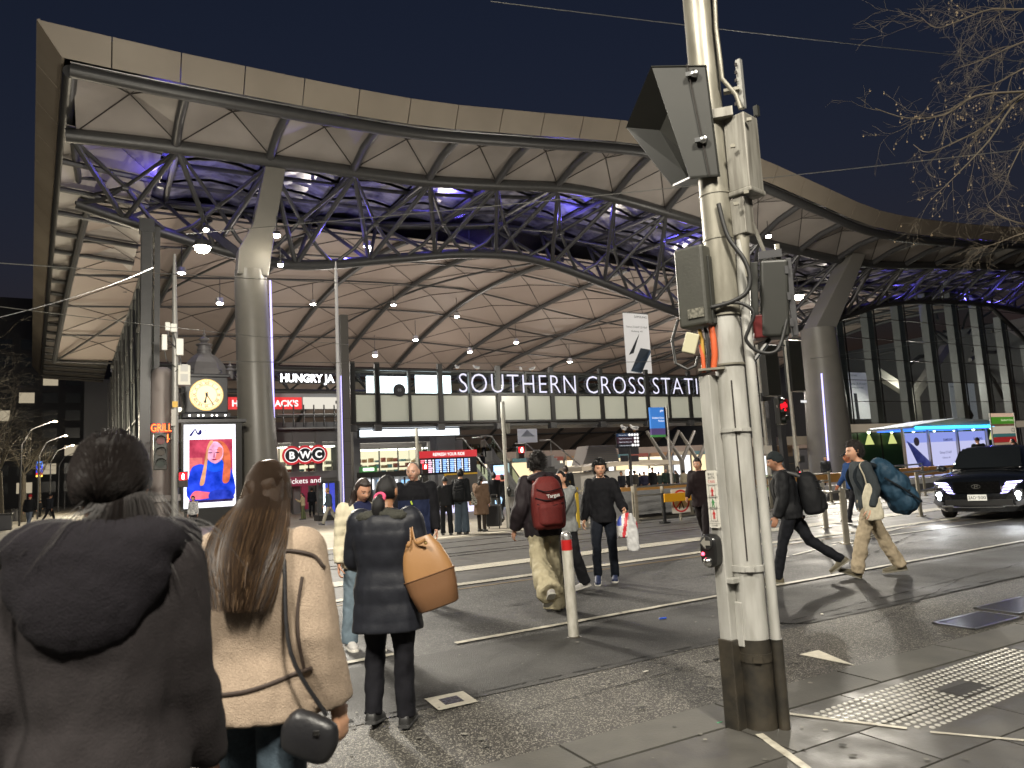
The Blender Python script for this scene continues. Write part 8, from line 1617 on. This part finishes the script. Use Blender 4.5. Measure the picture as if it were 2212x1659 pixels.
floodlight((445, 496), 44, 'smaller white floodlight above the big yellow one', 150, M_BULBW, .16)
floodlight((598, 508), 44, 'bright floodlight on the right edge of the tall column head', 40, M_BULB, .22)
floodlight((606, 572), 46, 'lower of two floodlights right of the tall column', 80, M_BULBW, .18)
floodlight((1725, 640), 27, 'glaring yellow floodlight beside the black signal right of the big pole', 3600, M_BULB, .28)
floodlight((1660, 510), 38, 'white floodlight just right of the grey box on the big pole', 1100, M_BULBW, .22)
# pendant lamps under the hall ceiling
pend = [(392, 590), (475, 655), (676, 657), (850, 659), (793, 533), (987, 684), (1015, 760), (1095, 656), (1115, 740), (1330, 663), (1326, 688), (1015, 551), (898, 734), (810, 768), (1231, 782), (1833, 624), (1945, 628), (2018, 663), (2192, 775), (2180, 797), (1805, 745)]
pr = None
for i, (x, y) in enumerate(pend):
    v = {1: 62, 4: 54, 11: 54, 7: 78, 9: 84, 10: 86}.get(i, 74 if y > 600 else 60)
    p = atv(x, y, v); w_ = S(*p)
    if pr is None:
        pr = thing('pendant_lamp', 'small white pendant lamp hanging under the station ceiling', 'lamp', w_, group='pendant lamps under the hall ceiling')
        MB('l').lathe((0, 0, 0), [(.1, .5), (.3, .42), (.34, 0)], 12).build('lamp_shade', mat('lamp_grey', (.4, .4, .4), .4, .6), pr, smooth=True)
        MB('l').ball((0, 0, .02), .27, 10, 6, (1, 1, .6)).build('bulb', M_BULBW, pr, smooth=True)
        MB('l').tube([(0, 0, .5), (0, 0, 2.2)], .03, 5).build('cable', M_BEAM, pr)
    else:
        c = copy_tree(pr); c.location = w_
for i, (u, v, z, pw) in enumerate(((8, 66, 11, 2600), (20, 66, 11, 3200), (33, 68, 11, 3400), (48, 68, 11, 3200), (18, 84, 10, 2600), (38, 86, 10, 3200), (62, 72, 11, 2600), (82, 64, 11, 2600), (58, 92, 9, 2200), (30, 112, 7, 2200), (60, 116, 7, 1800), (92, 58, 10, 4500), (76, 74, 10, 4500), (100, 76, 10, 4500))):
    point('hall_light', S(u, v, z), pw*.42, NEUT, .6)
for i, (x, y, v) in enumerate(((355, 395, 50), (745, 540, 52), (1240, 470, 51), (1465, 520, 52), (975, 410, 51), (800, 745, 96), (1060, 735, 97), (2085, 640, 52), (1930, 610, 52), (2150, 900*.7, 52))):
    point('blue_uplight', S(*atv(x, y, v)) - Vector((0, 0, .3)), 300, (.16, .12, 1), .15)
# unseen lamps added behind the viewer to light the jackets and pole
def street_lamp(p, label, power, aim, h=8.5):
    t = thing('street_lamp', label, 'street lamp', p, group='added street lamps behind the viewer')
    MB('l').tube([(0, 0, 0), (0, 0, h*.55), (0, 0, h)], [.11, .09, .06], 10).build('pole', mat('lamp_pole', (.3, .3, .3), .4, .7), t, smooth=True)
    MB('l').tube([(0, 0, h - .1), (aim[0]*.5, aim[1]*.5, h + .25), (aim[0], aim[1], h + .3)], .035, 8).build('arm', MATS['lamp_pole'], t, smooth=True)
    MB('l').ball((aim[0], aim[1], h + .3), .32, 12, 6, (1, .6, .3)).build('lamp_head', MATS['lamp_pole'], t, smooth=True)
    MB('l').ball((aim[0], aim[1], h + .22), .2, 10, 6, (1, .6, .3)).build('bulb', M_BULB, t, smooth=True)
    point('added_street_light', Vector(p) + Vector((aim[0], aim[1], h)), power, WARM, 1.0)
street_lamp((-8.0, -4.5, 0), 'added unseen street lamp on the near footpath behind the viewer, left', 6000, (1.2, .8), 11.5)
street_lamp((4.6, -6.5, 0), 'added unseen street lamp on the near footpath behind the viewer, right', 8500, (-1.2, .8), 12.5)
# ------------------------------------------------------------------ tidy up helper data
for ob_ in bpy.data.objects:
    if '_abs' in ob_.keys(): del ob_['_abs']
bpy.data.scenes.remove(tmp)
